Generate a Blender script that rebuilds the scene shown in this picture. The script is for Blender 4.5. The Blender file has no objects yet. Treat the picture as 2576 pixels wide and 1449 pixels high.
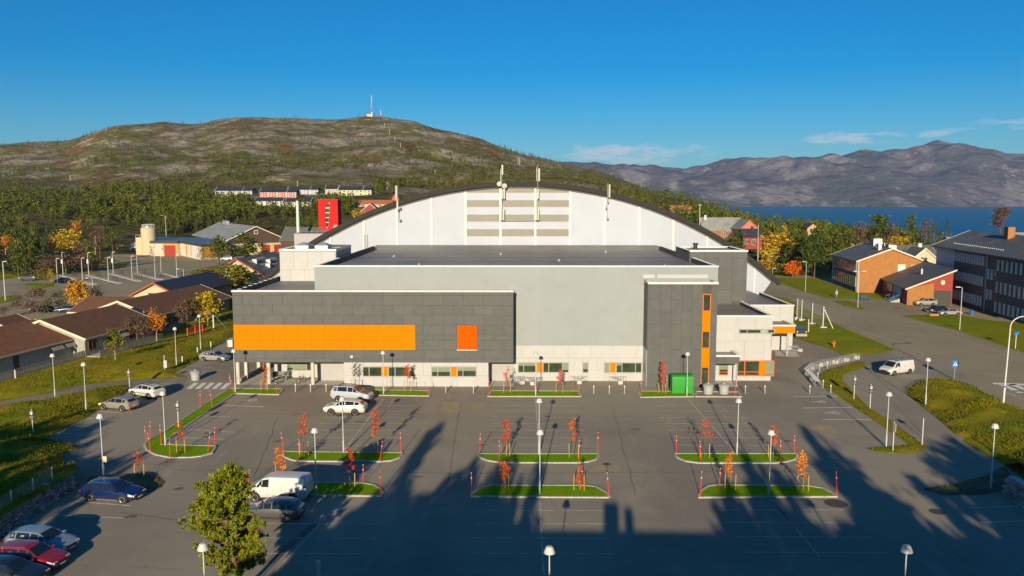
import bpy, bmesh, math, random
import numpy as np
from mathutils import Vector, Matrix
from mathutils.geometry import delaunay_2d_cdt
random.seed(7); rng = np.random.default_rng(7)
scn = bpy.context.scene
COL = scn.collection
R = math.radians
# ---------------------------------------------------------------- camera
CAM_H = 24.0; PITCH = R(6.48); YAW = R(-0.5); FPX = 2021.0; CX, CY = 1287.5, 724.5
cd = bpy.data.cameras.new('camera'); cam = bpy.data.objects.new('camera', cd); COL.objects.link(cam)
cam.location = (0, 0, CAM_H); cam.rotation_euler = (math.pi/2 - PITCH, 0, -YAW)
cd.sensor_width = 36; cd.lens = 36*FPX/2575; cd.clip_start = 0.5; cd.clip_end = 40000
scn.camera = cam
# ---------------------------------------------------------------- world, sun, exposure
SUN_EL = R(14.7); SUN_AZ = R(6.1)
scn.view_settings.view_transform = 'Standard'; scn.view_settings.look = 'None'
scn.view_settings.gamma = 1; scn.view_settings.use_curve_mapping = False
scn.view_settings.exposure = 0.45
W = bpy.data.worlds.new('World'); scn.world = W; W.use_nodes = True
nt = W.node_tree; bg = nt.nodes['Background']
sky = nt.nodes.new('ShaderNodeTexSky'); sky.sky_type = 'NISHITA'; sky.sun_disc = False
sky.sun_elevation = SUN_EL; sky.sun_rotation = math.pi + SUN_AZ
sky.altitude = 60; sky.air_density = 1.0; sky.dust_density = 0.25; sky.ozone_density = 2.6
bg.inputs['Strength'].default_value = 0.082
def wn(t, **k):
    n = nt.nodes.new(t)
    for a, b in k.items(): setattr(n, a, b)
    return n
def wmath(op, a, b=None, clamp=False):
    n = wn('ShaderNodeMath', operation=op, use_clamp=clamp)
    for i, v in enumerate((a, b)):
        if v is None: continue
        if hasattr(v, 'is_output'): nt.links.new(v, n.inputs[i])
        else: n.inputs[i].default_value = v
    return n.outputs[0]
tc = wn('ShaderNodeTexCoord'); sp = wn('ShaderNodeSeparateXYZ'); nt.links.new(tc.outputs['Generated'], sp.inputs[0])
az = wmath('ARCTAN2', sp.outputs[0], sp.outputs[1]); el = wmath('ARCSINE', sp.outputs[2])
cmb = wn('ShaderNodeCombineXYZ'); nt.links.new(wmath('MULTIPLY', az, 14.0), cmb.inputs[0]); nt.links.new(wmath('MULTIPLY', el, 60.0), cmb.inputs[1])
noi = wn('ShaderNodeTexNoise'); noi.inputs['Scale'].default_value = 2.2; noi.inputs['Detail'].default_value = 6; noi.inputs['Roughness'].default_value = 0.6
nt.links.new(cmb.outputs[0], noi.inputs['Vector'])
tot = None
for (a0, e0, ra, re, k) in ((7.0, 2.95, 5.2, 1.0, 1.0), (11.8, 3.15, 2.2, .55, .6), (22.0, 3.75, 3.6, .55, .95), (26.5, 3.9, 4.5, .4, .55), (31.5, 4.4, 3.0, .5, .6), (-38, 5.0, 5, .7, .5), (48, 4.4, 7, .8, .7)):
    dx = wmath('DIVIDE', wmath('SUBTRACT', az, R(a0)), R(ra)); dy = wmath('DIVIDE', wmath('SUBTRACT', el, R(e0)), R(re))
    d2 = wmath('ADD', wmath('MULTIPLY', dx, dx), wmath('MULTIPLY', dy, dy))
    m = wmath('MULTIPLY', wmath('SUBTRACT', 1.0, d2, True), k)
    tot = m if tot is None else wmath('MAXIMUM', tot, m)
msk = wmath('MULTIPLY', wmath('SUBTRACT', wmath('MULTIPLY', wmath('SUBTRACT', noi.outputs[0], 0.30), 3.6, True), wmath('SUBTRACT', 1.0, tot)), 0.75, True)
mix = wn('ShaderNodeMix', data_type='RGBA'); nt.links.new(msk, mix.inputs['Factor'])
tint = wn('ShaderNodeMix', data_type='RGBA', blend_type='MULTIPLY'); tint.inputs['Factor'].default_value = 1; nt.links.new(sky.outputs[0], tint.inputs[6]); tint.inputs[7].default_value = (.385, .645, .90, 1)
hsv = wn('ShaderNodeHueSaturation'); hsv.inputs['Saturation'].default_value = 1.25; nt.links.new(tint.outputs[2], hsv.inputs['Color'])
nt.links.new(hsv.outputs[0], mix.inputs[6]); mix.inputs[7].default_value = (6.0, 6.1, 6.6, 1)
nt.links.new(mix.outputs[2], bg.inputs['Color'])
sl = bpy.data.lights.new('sun', 'SUN'); sl.energy = 5.0; sl.angle = R(0.5); sl.color = (1.0, 0.83, 0.58)
so = bpy.data.objects.new('sun', sl); COL.objects.link(so)
sdir = Vector((math.sin(SUN_AZ)*math.cos(SUN_EL), math.cos(SUN_AZ)*math.cos(SUN_EL), -math.sin(SUN_EL)))
so.rotation_euler = sdir.to_track_quat('-Z', 'Y').to_euler(); so.location = (-20, -60, 80)
scn.cycles.max_bounces = 6; scn.cycles.diffuse_bounces = 3; scn.cycles.glossy_bounces = 3; scn.cycles.transparent_max_bounces = 6
scn.cycles.volume_bounces = 0
# ---------------------------------------------------------------- measuring: photo positions -> points of the place
_fw = np.array([math.sin(YAW)*math.cos(PITCH), math.cos(YAW)*math.cos(PITCH), -math.sin(PITCH)])
_rt = np.array([math.cos(YAW), -math.sin(YAW), 0.0]); _up = np.cross(_rt, _fw)
def ray(x, y): return _fw + _rt*(x-CX)/FPX - _up*(y-CY)/FPX
def G(x, y, z=0.0):                                   # on the level z
    d = ray(x, y); t = (z-CAM_H)/d[2]; return Vector((d[0]*t, d[1]*t, z))
def P(x, y, Y):                                       # on the upright plane at depth Y
    d = ray(x, y); t = Y/d[1]; return Vector((d[0]*t, Y, CAM_H + d[2]*t))
def pxm(Y): return FPX/Y
# ---------------------------------------------------------------- helpers
def setp(o, label=None, cat=None, group=None, kind=None):
    if label: o['label'] = label
    if cat: o['category'] = cat
    if group: o['group'] = group
    if kind: o['kind'] = kind
    return o
def thing(name, label, cat, loc=(0, 0, 0), group=None, rz=0.0):
    o = bpy.data.objects.new(name, None); COL.objects.link(o); o.empty_display_size = 0.3
    o.location = loc; o.rotation_euler = (0, 0, rz)
    return setp(o, label, cat, group)
def wloc(o):
    v = Vector((0, 0, 0))
    while o is not None: v = v + o.location; o = o.parent
    return v
class MB:
    def __init__(s): s.v = []; s.f = []
    def add(s, vs, fs):
        n = len(s.v); s.v += [tuple(p) for p in vs]; s.f += [tuple(i+n for i in f) for f in fs]; return s
    def box(s, x0, y0, z0, x1, y1, z1):
        return s.add([(x0,y0,z0),(x1,y0,z0),(x1,y1,z0),(x0,y1,z0),(x0,y0,z1),(x1,y0,z1),(x1,y1,z1),(x0,y1,z1)],
                     [(0,3,2,1),(4,5,6,7),(0,1,5,4),(1,2,6,5),(2,3,7,6),(3,0,4,7)])
    def cbox(s, c, d, rz=0.0, rx=0.0):
        M = Matrix.Rotation(rz, 3, 'Z') @ Matrix.Rotation(rx, 3, 'X'); c = Vector(c); q = []
        for z in (-1, 1):
            for x, y in ((-1,-1),(1,-1),(1,1),(-1,1)): q.append(c + M @ Vector((x*d[0]/2, y*d[1]/2, z*d[2]/2)))
        return s.add(q, [(0,3,2,1),(4,5,6,7),(0,1,5,4),(1,2,6,5),(2,3,7,6),(3,0,4,7)])
    def prism(s, poly, z0, z1):
        n = len(poly); a = sum(poly[i][0]*poly[(i+1)%n][1]-poly[(i+1)%n][0]*poly[i][1] for i in range(n))
        if a < 0: poly = poly[::-1]
        vs = [(p[0],p[1],z0) for p in poly] + [(p[0],p[1],z1) for p in poly]
        return s.add(vs, [tuple(range(n-1,-1,-1)), tuple(range(n,2*n))] + [(i,(i+1)%n,n+(i+1)%n,n+i) for i in range(n)])
    def hull(s, a, b):                                  # two equal loops of points, joined and capped
        n = len(a)
        return s.add(list(a)+list(b), [tuple(range(n-1,-1,-1)), tuple(range(n,2*n))] + [(i,(i+1)%n,n+(i+1)%n,n+i) for i in range(n)])
    def tube(s, p0, p1, r0, r1=None, n=8):
        p0 = Vector(p0); p1 = Vector(p1); r1 = r0 if r1 is None else r1
        d = (p1-p0).normalized(); a = d.orthogonal().normalized(); b = d.cross(a); vs = []
        for p, r in ((p0, r0), (p1, r1)):
            for i in range(n):
                t = 2*math.pi*i/n; vs.append(p + (a*math.cos(t)+b*math.sin(t))*r)
        return s.add(vs, [tuple(range(n-1,-1,-1)), tuple(range(n,2*n))] + [(i,(i+1)%n,n+(i+1)%n,n+i) for i in range(n)])
    def path(s, pts, r, n=6):
        for a, b in zip(pts[:-1], pts[1:]): s.tube(a, b, r, r, n)
        return s
    def lathe(s, prof, c=(0,0,0), n=14, axis='Z'):
        vs = []; c = Vector(c)
        for r, h in prof:
            for i in range(n):
                t = 2*math.pi*i/n; x, y = r*math.cos(t), r*math.sin(t)
                vs.append(c + (Vector((x, y, h)) if axis == 'Z' else Vector((x, h, y))))
        fs = []; m = len(prof)
        for k in range(m-1):
            for i in range(n):
                q = (k*n+i, k*n+(i+1)%n, (k+1)*n+(i+1)%n, (k+1)*n+i); fs.append(q if axis == 'Z' else q[::-1])
        e0 = tuple(range(n-1,-1,-1)); e1 = tuple(range((m-1)*n, m*n))
        fs += [e0, e1] if axis == 'Z' else [e0[::-1], e1[::-1]]
        return s.add(vs, fs)
    def build(s, name, mat, parent=None, smooth=False, local=False):
        off = Vector((0,0,0)) if (parent is None or local) else wloc(parent)
        me = bpy.data.meshes.new(name)
        me.from_pydata([(v[0]-off.x, v[1]-off.y, v[2]-off.z) for v in s.v], [], s.f); me.update()
        if mat: me.materials.append(mat)
        if smooth:
            me.polygons.foreach_set('use_smooth', [True]*len(me.polygons))
            try: me.set_sharp_from_angle(angle=R(38))
            except Exception: pass
        o = bpy.data.objects.new(name, me); COL.objects.link(o)
        if parent: o.parent = parent
        return o
def np_mesh(name, V, Fc, mat, smooth=False, kind=None, parent=None):   # V (n,3), Fc (m,3 or 4)
    me = bpy.data.meshes.new(name); n, k = Fc.shape
    me.vertices.add(len(V)); me.vertices.foreach_set('co', np.ascontiguousarray(V, dtype=np.float32).ravel())
    me.loops.add(n*k); me.loops.foreach_set('vertex_index', np.ascontiguousarray(Fc, dtype=np.int32).ravel())
    me.polygons.add(n); me.polygons.foreach_set('loop_start', np.arange(0, n*k, k, dtype=np.int32))
    me.polygons.foreach_set('loop_total', np.full(n, k, dtype=np.int32))
    if smooth: me.polygons.foreach_set('use_smooth', np.ones(n, dtype=bool))
    me.update(calc_edges=True)
    if mat: me.materials.append(mat)
    o = bpy.data.objects.new(name, me); COL.objects.link(o)
    if kind: o['kind'] = kind
    if parent: o.parent = parent
    return o
KIDS = {}
def copy_tree(o, parent=None):
    c = o.copy(); COL.objects.link(c)
    if parent: c.parent = parent
    if o.name not in KIDS: KIDS[o.name] = list(o.children)
    for ch in KIDS[o.name]: copy_tree(ch, c)
    return c
# ---------------------------------------------------------------- materials
MATS = {}
def mat(name, col, rough=0.7, var=0.12, scale=3.0, bump=0.0, bscale=None, metal=0.0, spec=0.4, col2=None, coat=0.0, isl=0.0, obj=0.0, trans=0.0):
    if name in MATS: return MATS[name]
    m = bpy.data.materials.new(name); m.use_nodes = True; t = m.node_tree; b = t.nodes['Principled BSDF']; L = t.links.new
    b.inputs['Roughness'].default_value = rough; b.inputs['Metallic'].default_value = metal
    b.inputs['Specular IOR Level'].default_value = spec; b.inputs['Coat Weight'].default_value = coat
    if coat: b.inputs['Coat Roughness'].default_value = 0.05
    ge = t.nodes.new('ShaderNodeNewGeometry')
    n1 = t.nodes.new('ShaderNodeTexNoise'); n1.inputs['Scale'].default_value = scale; n1.inputs['Detail'].default_value = 5
    L(ge.outputs['Position'], n1.inputs['Vector'])
    rp = t.nodes.new('ShaderNodeValToRGB'); c2 = col2 or tuple(c*(1-var) for c in col); c1 = col if col2 else tuple(min(1, c*(1+var)) for c in col)
    rp.color_ramp.elements[0].position = 0.32; rp.color_ramp.elements[0].color = (*c2, 1)
    rp.color_ramp.elements[1].position = 0.68; rp.color_ramp.elements[1].color = (*c1, 1)
    L(n1.outputs[0], rp.inputs[0]); out = rp.outputs[0]
    if isl or obj:
        hs = t.nodes.new('ShaderNodeHueSaturation'); mr = t.nodes.new('ShaderNodeMapRange')
        k = isl or obj; mr.inputs[3].default_value = 1-k; mr.inputs[4].default_value = 1+k
        if isl: L(ge.outputs['Random Per Island'], mr.inputs[0])
        else:
            oi = t.nodes.new('ShaderNodeObjectInfo'); L(oi.outputs['Random'], mr.inputs[0])
        L(mr.outputs[0], hs.inputs['Value']); L(out, hs.inputs['Color']); out = hs.outputs[0]
        if isl:
            mr2 = t.nodes.new('ShaderNodeMapRange'); mr2.inputs[3].default_value = .485; mr2.inputs[4].default_value = .515
            oi = t.nodes.new('ShaderNodeObjectInfo'); L(oi.outputs['Random'], mr2.inputs[0]); L(mr2.outputs[0], hs.inputs['Hue'])
    L(out, b.inputs['Base Color'])
    if trans:
        b.inputs['Subsurface Weight'].default_value = 0
    if bump:
        n2 = t.nodes.new('ShaderNodeTexNoise'); n2.inputs['Scale'].default_value = bscale or scale*6; n2.inputs['Detail'].default_value = 4
        L(ge.outputs['Position'], n2.inputs['Vector'])
        bp = t.nodes.new('ShaderNodeBump'); bp.inputs['Strength'].default_value = min(1, bump); bp.inputs['Distance'].default_value = 0.05 if bump <= 1 else 0.05*bump
        L(n2.outputs[0], bp.inputs['Height']); L(bp.outputs[0], b.inputs['Normal'])
    MATS[name] = m; return m
def ramp_mat(name, layers, rough=0.9, bump=0.5, bscale=0.5, bdist=1.0, spec=0.2):
    """layers: (colour, noise scale, lo, hi, stretch) mixed one over the other where their noise passes lo..hi"""
    m = bpy.data.materials.new(name); m.use_nodes = True; t = m.node_tree; b = t.nodes['Principled BSDF']; L = t.links.new
    b.inputs['Roughness'].default_value = rough; b.inputs['Specular IOR Level'].default_value = spec
    ge = t.nodes.new('ShaderNodeNewGeometry'); cur = None
    for i, (c, sc, lo, hi, st) in enumerate(layers):
        if cur is None:
            r = t.nodes.new('ShaderNodeRGB'); r.outputs[0].default_value = (*c, 1); cur = r.outputs[0]; continue
        mp = t.nodes.new('ShaderNodeMapping'); mp.inputs['Scale'].default_value = st; mp.inputs['Location'].default_value = (i*13.7, i*5.1, i*3.3)
        L(ge.outputs['Position'], mp.inputs[0])
        n = t.nodes.new('ShaderNodeTexNoise'); n.inputs['Scale'].default_value = sc; n.inputs['Detail'].default_value = 7; n.inputs['Roughness'].default_value = 0.62
        L(mp.outputs[0], n.inputs['Vector'])
        mr = t.nodes.new('ShaderNodeMapRange'); mr.inputs[1].default_value = lo; mr.inputs[2].default_value = hi; L(n.outputs[0], mr.inputs[0])
        mx = t.nodes.new('ShaderNodeMix'); mx.data_type = 'RGBA'; L(mr.outputs[0], mx.inputs['Factor']); L(cur, mx.inputs[6]); mx.inputs[7].default_value = (*c, 1)
        cur = mx.outputs[2]
    L(cur, b.inputs['Base Color'])
    n2 = t.nodes.new('ShaderNodeTexNoise'); n2.inputs['Scale'].default_value = bscale; n2.inputs['Detail'].default_value = 8; n2.inputs['Roughness'].default_value = 0.6
    L(ge.outputs['Position'], n2.inputs['Vector'])
    bp = t.nodes.new('ShaderNodeBump'); bp.inputs['Strength'].default_value = bump; bp.inputs['Distance'].default_value = bdist
    L(n2.outputs[0], bp.inputs['Height']); L(bp.outputs[0], b.inputs['Normal'])
    MATS[name] = m; return m
S1 = (1, 1, 1)
M_asph = ramp_mat('asphalt', [((0.322,0.286,0.210), 0, 0, 0, S1), ((0.241,0.216,0.170), .05, .45, .62, S1), ((0.408,0.354,0.246), .09, .55, .72, (1,.4,1)), ((0.212,0.183,0.130), .5, .6, .75, (.35,2,1)), ((0.370,0.327,0.246), .25, .6, .72, (2.5,.3,1)), ((0.180,0.158,0.123), .9, .68, .74, S1), ((0.339,0.300,0.221), 9, .5, .8, S1)], .92, .35, 14, .02, .05)
M_road = ramp_mat('road_asphalt', [((.35,.295,.19), 0, 0, 0, S1), ((.28,.24,.155), .07, .45, .65, S1), ((.40,.335,.21), .3, .55, .75, S1), ((.25,.21,.14), .6, .62, .75, (2,.5,1)), ((.37,.31,.2), 8, .5, .8, S1)], .92, .35, 14, .02, .05)
M_pave = ramp_mat('path_asphalt', [((.285,.245,.17), 0, 0, 0, S1), ((.225,.19,.135), .2, .45, .65, S1), ((.32,.275,.19), 6, .5, .75, S1)], .92, .35, 14, .02, .05)
M_lawn = ramp_mat('lawn_grass', [((.20,.235,.010), 0, 0, 0, S1), ((.28,.225,.014), .12, .48, .66, S1), ((.135,.19,.010), .35, .5, .7, S1), ((.30,.25,.02), 3.5, .55, .8, S1)], .95, .7, 8, .08, .03)
M_rough = ramp_mat('rough_grass', [((.27,.225,.012), 0, 0, 0, S1), ((.155,.185,.010), .16, .46, .62, S1), ((.31,.20,.02), .4, .52, .7, S1), ((.14,.125,.014), 1.8, .58, .75, S1), ((.34,.26,.06), 4, .62, .8, S1)], .95, .6, 3, .12, .03)
M_turf = ramp_mat('artificial_turf', [((.175,.33,.003), 0, 0, 0, S1), ((.125,.25,.003), .9, .45, .7, S1), ((.24,.27,.015), .55, .58, .74, S1), ((.2,.34,.008), 12, .5, .8, S1)], .95, .5, 25, .03, .03)
M_terr = ramp_mat('heath_and_rock', [((.125,.115,.030), 0, 0, 0, S1), ((.225,.20,.155), .010, .45, .54, (1,1,2.2)), ((.15,.08,.034), .016, .51, .60, S1), ((.32,.285,.23), .035, .54, .63, (1,1,2.5)), ((.095,.098,.024), .02, .51, .62, S1), ((.33,.295,.24), .09, .60, .68, (1,1,2)), ((.095,.09,.04), .08, .54, .66, (1,1,3))], .95, .9, .05, 7, .03)
_t = M_terr.node_tree; _b = _t.nodes['Principled BSDF']; _src = _b.inputs['Base Color'].links[0].from_socket
_g = _t.nodes.new('ShaderNodeNewGeometry'); _s = _t.nodes.new('ShaderNodeSeparateXYZ'); _t.links.new(_g.outputs['Position'], _s.inputs[0])
_n = _t.nodes.new('ShaderNodeTexNoise'); _n.inputs['Scale'].default_value = .02; _n.inputs['Detail'].default_value = 6; _t.links.new(_g.outputs['Position'], _n.inputs['Vector'])
_a = _t.nodes.new('ShaderNodeMath'); _a.operation = 'MULTIPLY_ADD'; _t.links.new(_n.outputs[0], _a.inputs[0]); _a.inputs[1].default_value = 110; _t.links.new(_s.outputs[2], _a.inputs[2])
_r = _t.nodes.new('ShaderNodeMapRange'); _r.inputs[1].default_value = 62; _r.inputs[2].default_value = 112; _t.links.new(_a.outputs[0], _r.inputs[0])
_m = _t.nodes.new('ShaderNodeMix'); _m.data_type = 'RGBA'; _m.inputs[6].default_value = (.075,.068,.02,1); _t.links.new(_src, _m.inputs[7]); _t.links.new(_r.outputs[0], _m.inputs['Factor']); _t.links.new(_m.outputs[2], _b.inputs['Base Color'])  # low ground darkened in colour for the shade under the forest
M_mount = ramp_mat('bare_mountain', [((.102,.092,.112), 0, 0, 0, S1), ((.064,.072,.072), .0010, .46, .58, S1), ((.195,.178,.19), .0020, .52, .60, (1.4,.5,1.6)), ((.085,.072,.08), .0035, .54, .65, (1.3,.6,1)), ((.29,.235,.21), .007, .59, .68, (1.3,.6,2)), ((.075,.075,.055), .009, .58, .68, S1)], .95, 1.0, .005, 85, .0)  # bluish distance haze is mixed into the rock colours
M_dirt = ramp_mat('gravel_dirt', [((.19,.155,.095), 0, 0, 0, S1), ((.12,.10,.04), .4, .45, .6, S1), ((.1,.115,.02), .8, .55, .7, S1)], .95, .6, 6, .1)
M_white_line = mat('line_paint', (.80,.77,.68), .8, .25, 4)
M_conc = mat('concrete', (.50,.47,.40), .85, .10, 2.5, .3, 20)
M_kerb = mat('kerb_granite', (.42,.395,.335), .8, .18, 5, .4, 30)
M_stone = mat('wall_stone', (.30,.285,.26), .9, .4, 2.5, .9, 9, obj=.4)
M_galv = mat('galvanised_steel', (.48,.5,.5), .42, .08, 6, metal=.55)
M_pole = mat('pole_paint', (.42,.47,.46), .45, .05, 5)
M_shade = mat('lamp_shade_paint', (.52,.51,.49), .35, .04, 5)
M_black = mat('black_paint', (.02,.02,.022), .5, .1, 4)
M_red = mat('red_plastic', (.72,.035,.018), .45, .1, 6)
M_whitep = mat('white_paint', (.58,.57,.54), .5, .04, 3)
M_rubber = mat('rubber', (.018,.018,.018), .85, .2, 8)
M_wood = mat('stake_wood', (.50,.30,.05), .8, .25, 8)
M_trunk = mat('bark', (.16,.10,.055), .9, .35, 5, .6, 14)
M_birch = mat('birch_bark', (.42,.37,.28), .85, .35, 7)
# ---------------------------------------------------------------- terrain
RIDGE = [(-400,380,1400),(-200,372,1400),(0,365,1450),(60,358,1450),(120,354,1450),(185,352,1450),(240,335,1450),(300,320,1450),(360,314,1450),(420,308,1480),(470,311,1480),(520,314,1480),(560,304,1500),(620,298,1500),(700,296,1500),(760,295,1500),(830,298,1500),(870,297,1500),(935,292,1500),(1000,296,1500),(1050,303,1480),(1090,318,1470),(1150,335,1450),(1210,350,1430),(1250,366,1400),(1300,382,1380),(1340,393,1370),(1400,409,1350),(1434,421,1320),(1480,431,1290),(1534,447,1250),(1584,459,1200),(1634,473,1130),(1676,483,1070),(1731,498,960),(1769,514,900),(1802,525,860),(1831,534,820),(1865,550,780),(1911,561,720),(1951,568,680),(1991,575,650),(2050,584,620),(2110,595,600),(2150,600,600),(2260,606,590),(2356,622,570),(2575,640,550),(3000,640,550)]
_ru = np.array([(a-1305)/FPX for a, b, c in RIDGE]); _ry = np.array([c for a, b, c in RIDGE], float)
_rz = np.array([CAM_H+(492-b)/FPX*c for a, b, c in RIDGE])
def vnoise(x, y, s, seed=0):
    x = np.asarray(x, float)/s; y = np.asarray(y, float)/s
    xi = np.floor(x).astype(np.int64); yi = np.floor(y).astype(np.int64); fx = x-xi; fy = y-yi
    fx = fx*fx*(3-2*fx); fy = fy*fy*(3-2*fy)
    def h(a, b):
        n = (a*374761393 + b*668265263 + seed*1274126177) & 0xffffffff
        n = ((n ^ (n >> 13))*1274126177) & 0xffffffff
        return ((n ^ (n >> 16)) & 0xffff)/65535.0
    return (h(xi,yi)*(1-fx)+h(xi+1,yi)*fx)*(1-fy) + (h(xi,yi+1)*(1-fx)+h(xi+1,yi+1)*fx)*fy - .5
def terr(x, y):
    x = np.asarray(x, float); y = np.asarray(y, float)
    u = x/np.maximum(y, 30.0); zr = np.interp(u, _ru, _rz); yr = np.interp(u, _ru, _ry)
    y0 = np.interp(u, [-.66, -.2, .2, .63], [335, 335, 300, 262]); ex = np.interp(u, [-.1, .2], [1.45, 1.0])
    t = (y-y0)/(yr-y0); tc_ = np.clip(t, 0, 1)
    z = zr*tc_**ex
    amp = np.clip(t*2.2, 0, 1)*np.clip(zr/60, .05, 1)*np.clip((1.04-t)*9, .12, 1)
    z = z + amp*(vnoise(x, y, 130, 1)*16 + vnoise(x, y, 55, 2)*11 + vnoise(x, y, 24, 3)*6.5)
    z = z - np.clip(t-1, 0, 3)**1.3*np.maximum(zr+55, 40)*1.3
    z = z - np.clip((u-.05)/.2, 0, 1)*np.clip((y-yr)/200, 0, 1)*30
    return np.maximum(z, -60)
def terr1(x, y): return float(terr(np.array([x]), np.array([y]))[0])
def hit(vx, vy, y0=60.0, y1=1700.0):                   # where the line of sight meets the terrain
    d = ray(vx, vy); ys = np.arange(y0, y1, 1.5); xs = d[0]/d[1]*ys; zs = CAM_H + d[2]/d[1]*ys
    tz = terr(xs, ys); k = np.argmax(tz >= zs)
    if tz[k] < zs[k]: k = len(ys)-1
    return Vector((xs[k], ys[k], tz[k]))
gx = np.concatenate([np.arange(-1500, -800, 20), np.arange(-800, 900, 8.5), np.arange(900, 2600, 25)])
gy = np.concatenate([np.arange(-300, 240, 30), np.arange(240, 1700, 8.5), np.arange(1700, 2900, 40)])
X, Y = np.meshgrid(gx, gy); Z = terr(X, Y); nx, ny = len(gx), len(gy)
ii = (np.arange(ny-1)[:, None]*nx + np.arange(nx-1)[None, :]).ravel()
np_mesh('terrain', np.stack([X.ravel(), Y.ravel(), Z.ravel()], 1), np.stack([ii, ii+1, ii+nx+1, ii+nx], 1), M_terr, True, 'structure')
# water
mw = bpy.data.materials.new('fjord_water'); mw.use_nodes = True; b = mw.node_tree.nodes['Principled BSDF']
b.inputs['Base Color'].default_value = (.0,.135,.29,1); b.inputs['Roughness'].default_value = .4; b.inputs['Specular IOR Level'].default_value = .008
n_ = mw.node_tree.nodes.new('ShaderNodeTexNoise'); n_.inputs['Scale'].default_value = .02; n_.inputs['Detail'].default_value = 8
g_ = mw.node_tree.nodes.new('ShaderNodeNewGeometry'); mp_ = mw.node_tree.nodes.new('ShaderNodeMapping'); mp_.inputs['Scale'].default_value = (.35, 1, 1)
mw.node_tree.links.new(g_.outputs['Position'], mp_.inputs[0]); mw.node_tree.links.new(mp_.outputs[0], n_.inputs['Vector'])
bp_ = mw.node_tree.nodes.new('ShaderNodeBump'); bp_.inputs['Strength'].default_value = .6; bp_.inputs['Distance'].default_value = 2.5
mw.node_tree.links.new(n_.outputs[0], bp_.inputs['Height']); mw.node_tree.links.new(bp_.outputs[0], b.inputs['Normal'])
SEA = -40.0
m = MB(); m.add([(-3000,1200,SEA),(10500,500,SEA),(10500,9500,SEA),(-3000,9500,SEA)], [(0,1,2,3)]); o = m.build('sea_water', mw); o['kind'] = 'structure'
# mountains beyond the water
MR = [(1330,440),(1400,428),(1434,421),(1500,416),(1560,425),(1640,432),(1700,436),(1763,434),(1807,430),(1840,423),(1900,416),(1966,411),(2026,404),(2092,397),(2148,387),(2180,389),(2227,394),(2269,392),(2306,385),(2350,376),(2390,370),(2446,377),(2512,383),(2575,386),(2700,380),(3000,396),(3600,420)]
def mountain(name, prof, yc, yr, ye, seed, wob):
    us = np.linspace((prof[0][0]-1305)/FPX, (prof[-1][0]-1305)/FPX, 420); ts = np.linspace(0, 1.35, 90)
    pz = np.interp(us, [(a-1305)/FPX for a, b in prof], [CAM_H+(492-b)/FPX*yr for a, b in prof])
    U, T = np.meshgrid(us, ts); yy = yc + (yr-yc)*T; xx = U*yy
    f = np.where(T < 1, 1-(1-np.clip(T,0,1))**1.55, 1-(T-1)*.8)
    zz = SEA-6 + (pz[None, :]-SEA)*f
    a = np.clip(T*3, 0, 1)*np.clip((1.0-T)*5, .05, 1)
    zz = zz + a*wob*(vnoise(xx+.8*yy, yy*.35, 700, seed)*1.3 + vnoise(xx+.8*yy, yy*.5, 300, seed+1)*.8 + vnoise(xx, yy, 120, seed+2)*.35)
    yy = yy + np.clip(1-T*2.5, 0, 1)*vnoise(xx, yy*0, 500, seed+5)*400
    n0 = len(us); k = (np.arange(len(ts)-1)[:, None]*n0 + np.arange(n0-1)[None, :]).ravel()
    return np_mesh(name, np.stack([xx.ravel(), yy.ravel(), zz.ravel()], 1), np.stack([k, k+1, k+n0+1, k+n0], 1), M_mount, True, 'structure')
mountain('mountain_range', MR, 5200, 7000, 8600, 11, 150)
mountain('mountain_ridge', [(1300,440),(1400,424),(1434,418),(1490,409),(1541,412),(1579,412),(1653,417),(1700,419),(1737,424),(1763,434),(1800,450),(1900,470)], 8700, 9600, 11500, 31, 60)
# ---------------------------------------------------------------- ground sheets
def vpoly(pts, z=0.0): return [G(a, b, z) for a, b in pts]
def sheet(name, pts, z, m, world=False):
    q = [Vector((p[0], p[1])) for p in pts] if world else [p.to_2d() for p in vpoly(pts)]
    vs, es, fs, *_ = delaunay_2d_cdt(q, [], [list(range(len(q)))], 1, 1e-4)
    mb = MB(); mb.add([(v.x, v.y, z) for v in vs], [tuple(f) if _ccw(vs, f) else tuple(f)[::-1] for f in fs]); o = mb.build(name, m); o['kind'] = 'structure'; return o
def _ccw(vs, f):
    a, b, c = vs[f[0]], vs[f[1]], vs[f[2]]; return (b.x-a.x)*(c.y-a.y)-(b.y-a.y)*(c.x-a.x) > 0
def inside(p, q):
    x, y = p; c = False; n = len(q)
    for i in range(n):
        x0, y0 = q[i][0], q[i][1]; x1, y1 = q[(i+1) % n][0], q[(i+1) % n][1]
        if (y0 > y) != (y1 > y) and x < (x1-x0)*(y-y0)/(y1-y0)+x0: c = not c
    return c
def densify(q, step):
    out = []
    for i in range(len(q)):
        a, b = Vector(q[i]), Vector(q[(i+1) % len(q)]); n = max(1, int((b-a).length/step))
        out += [a.lerp(b, k/n) for k in range(n)]
    return out
MOUNDS = []
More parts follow.
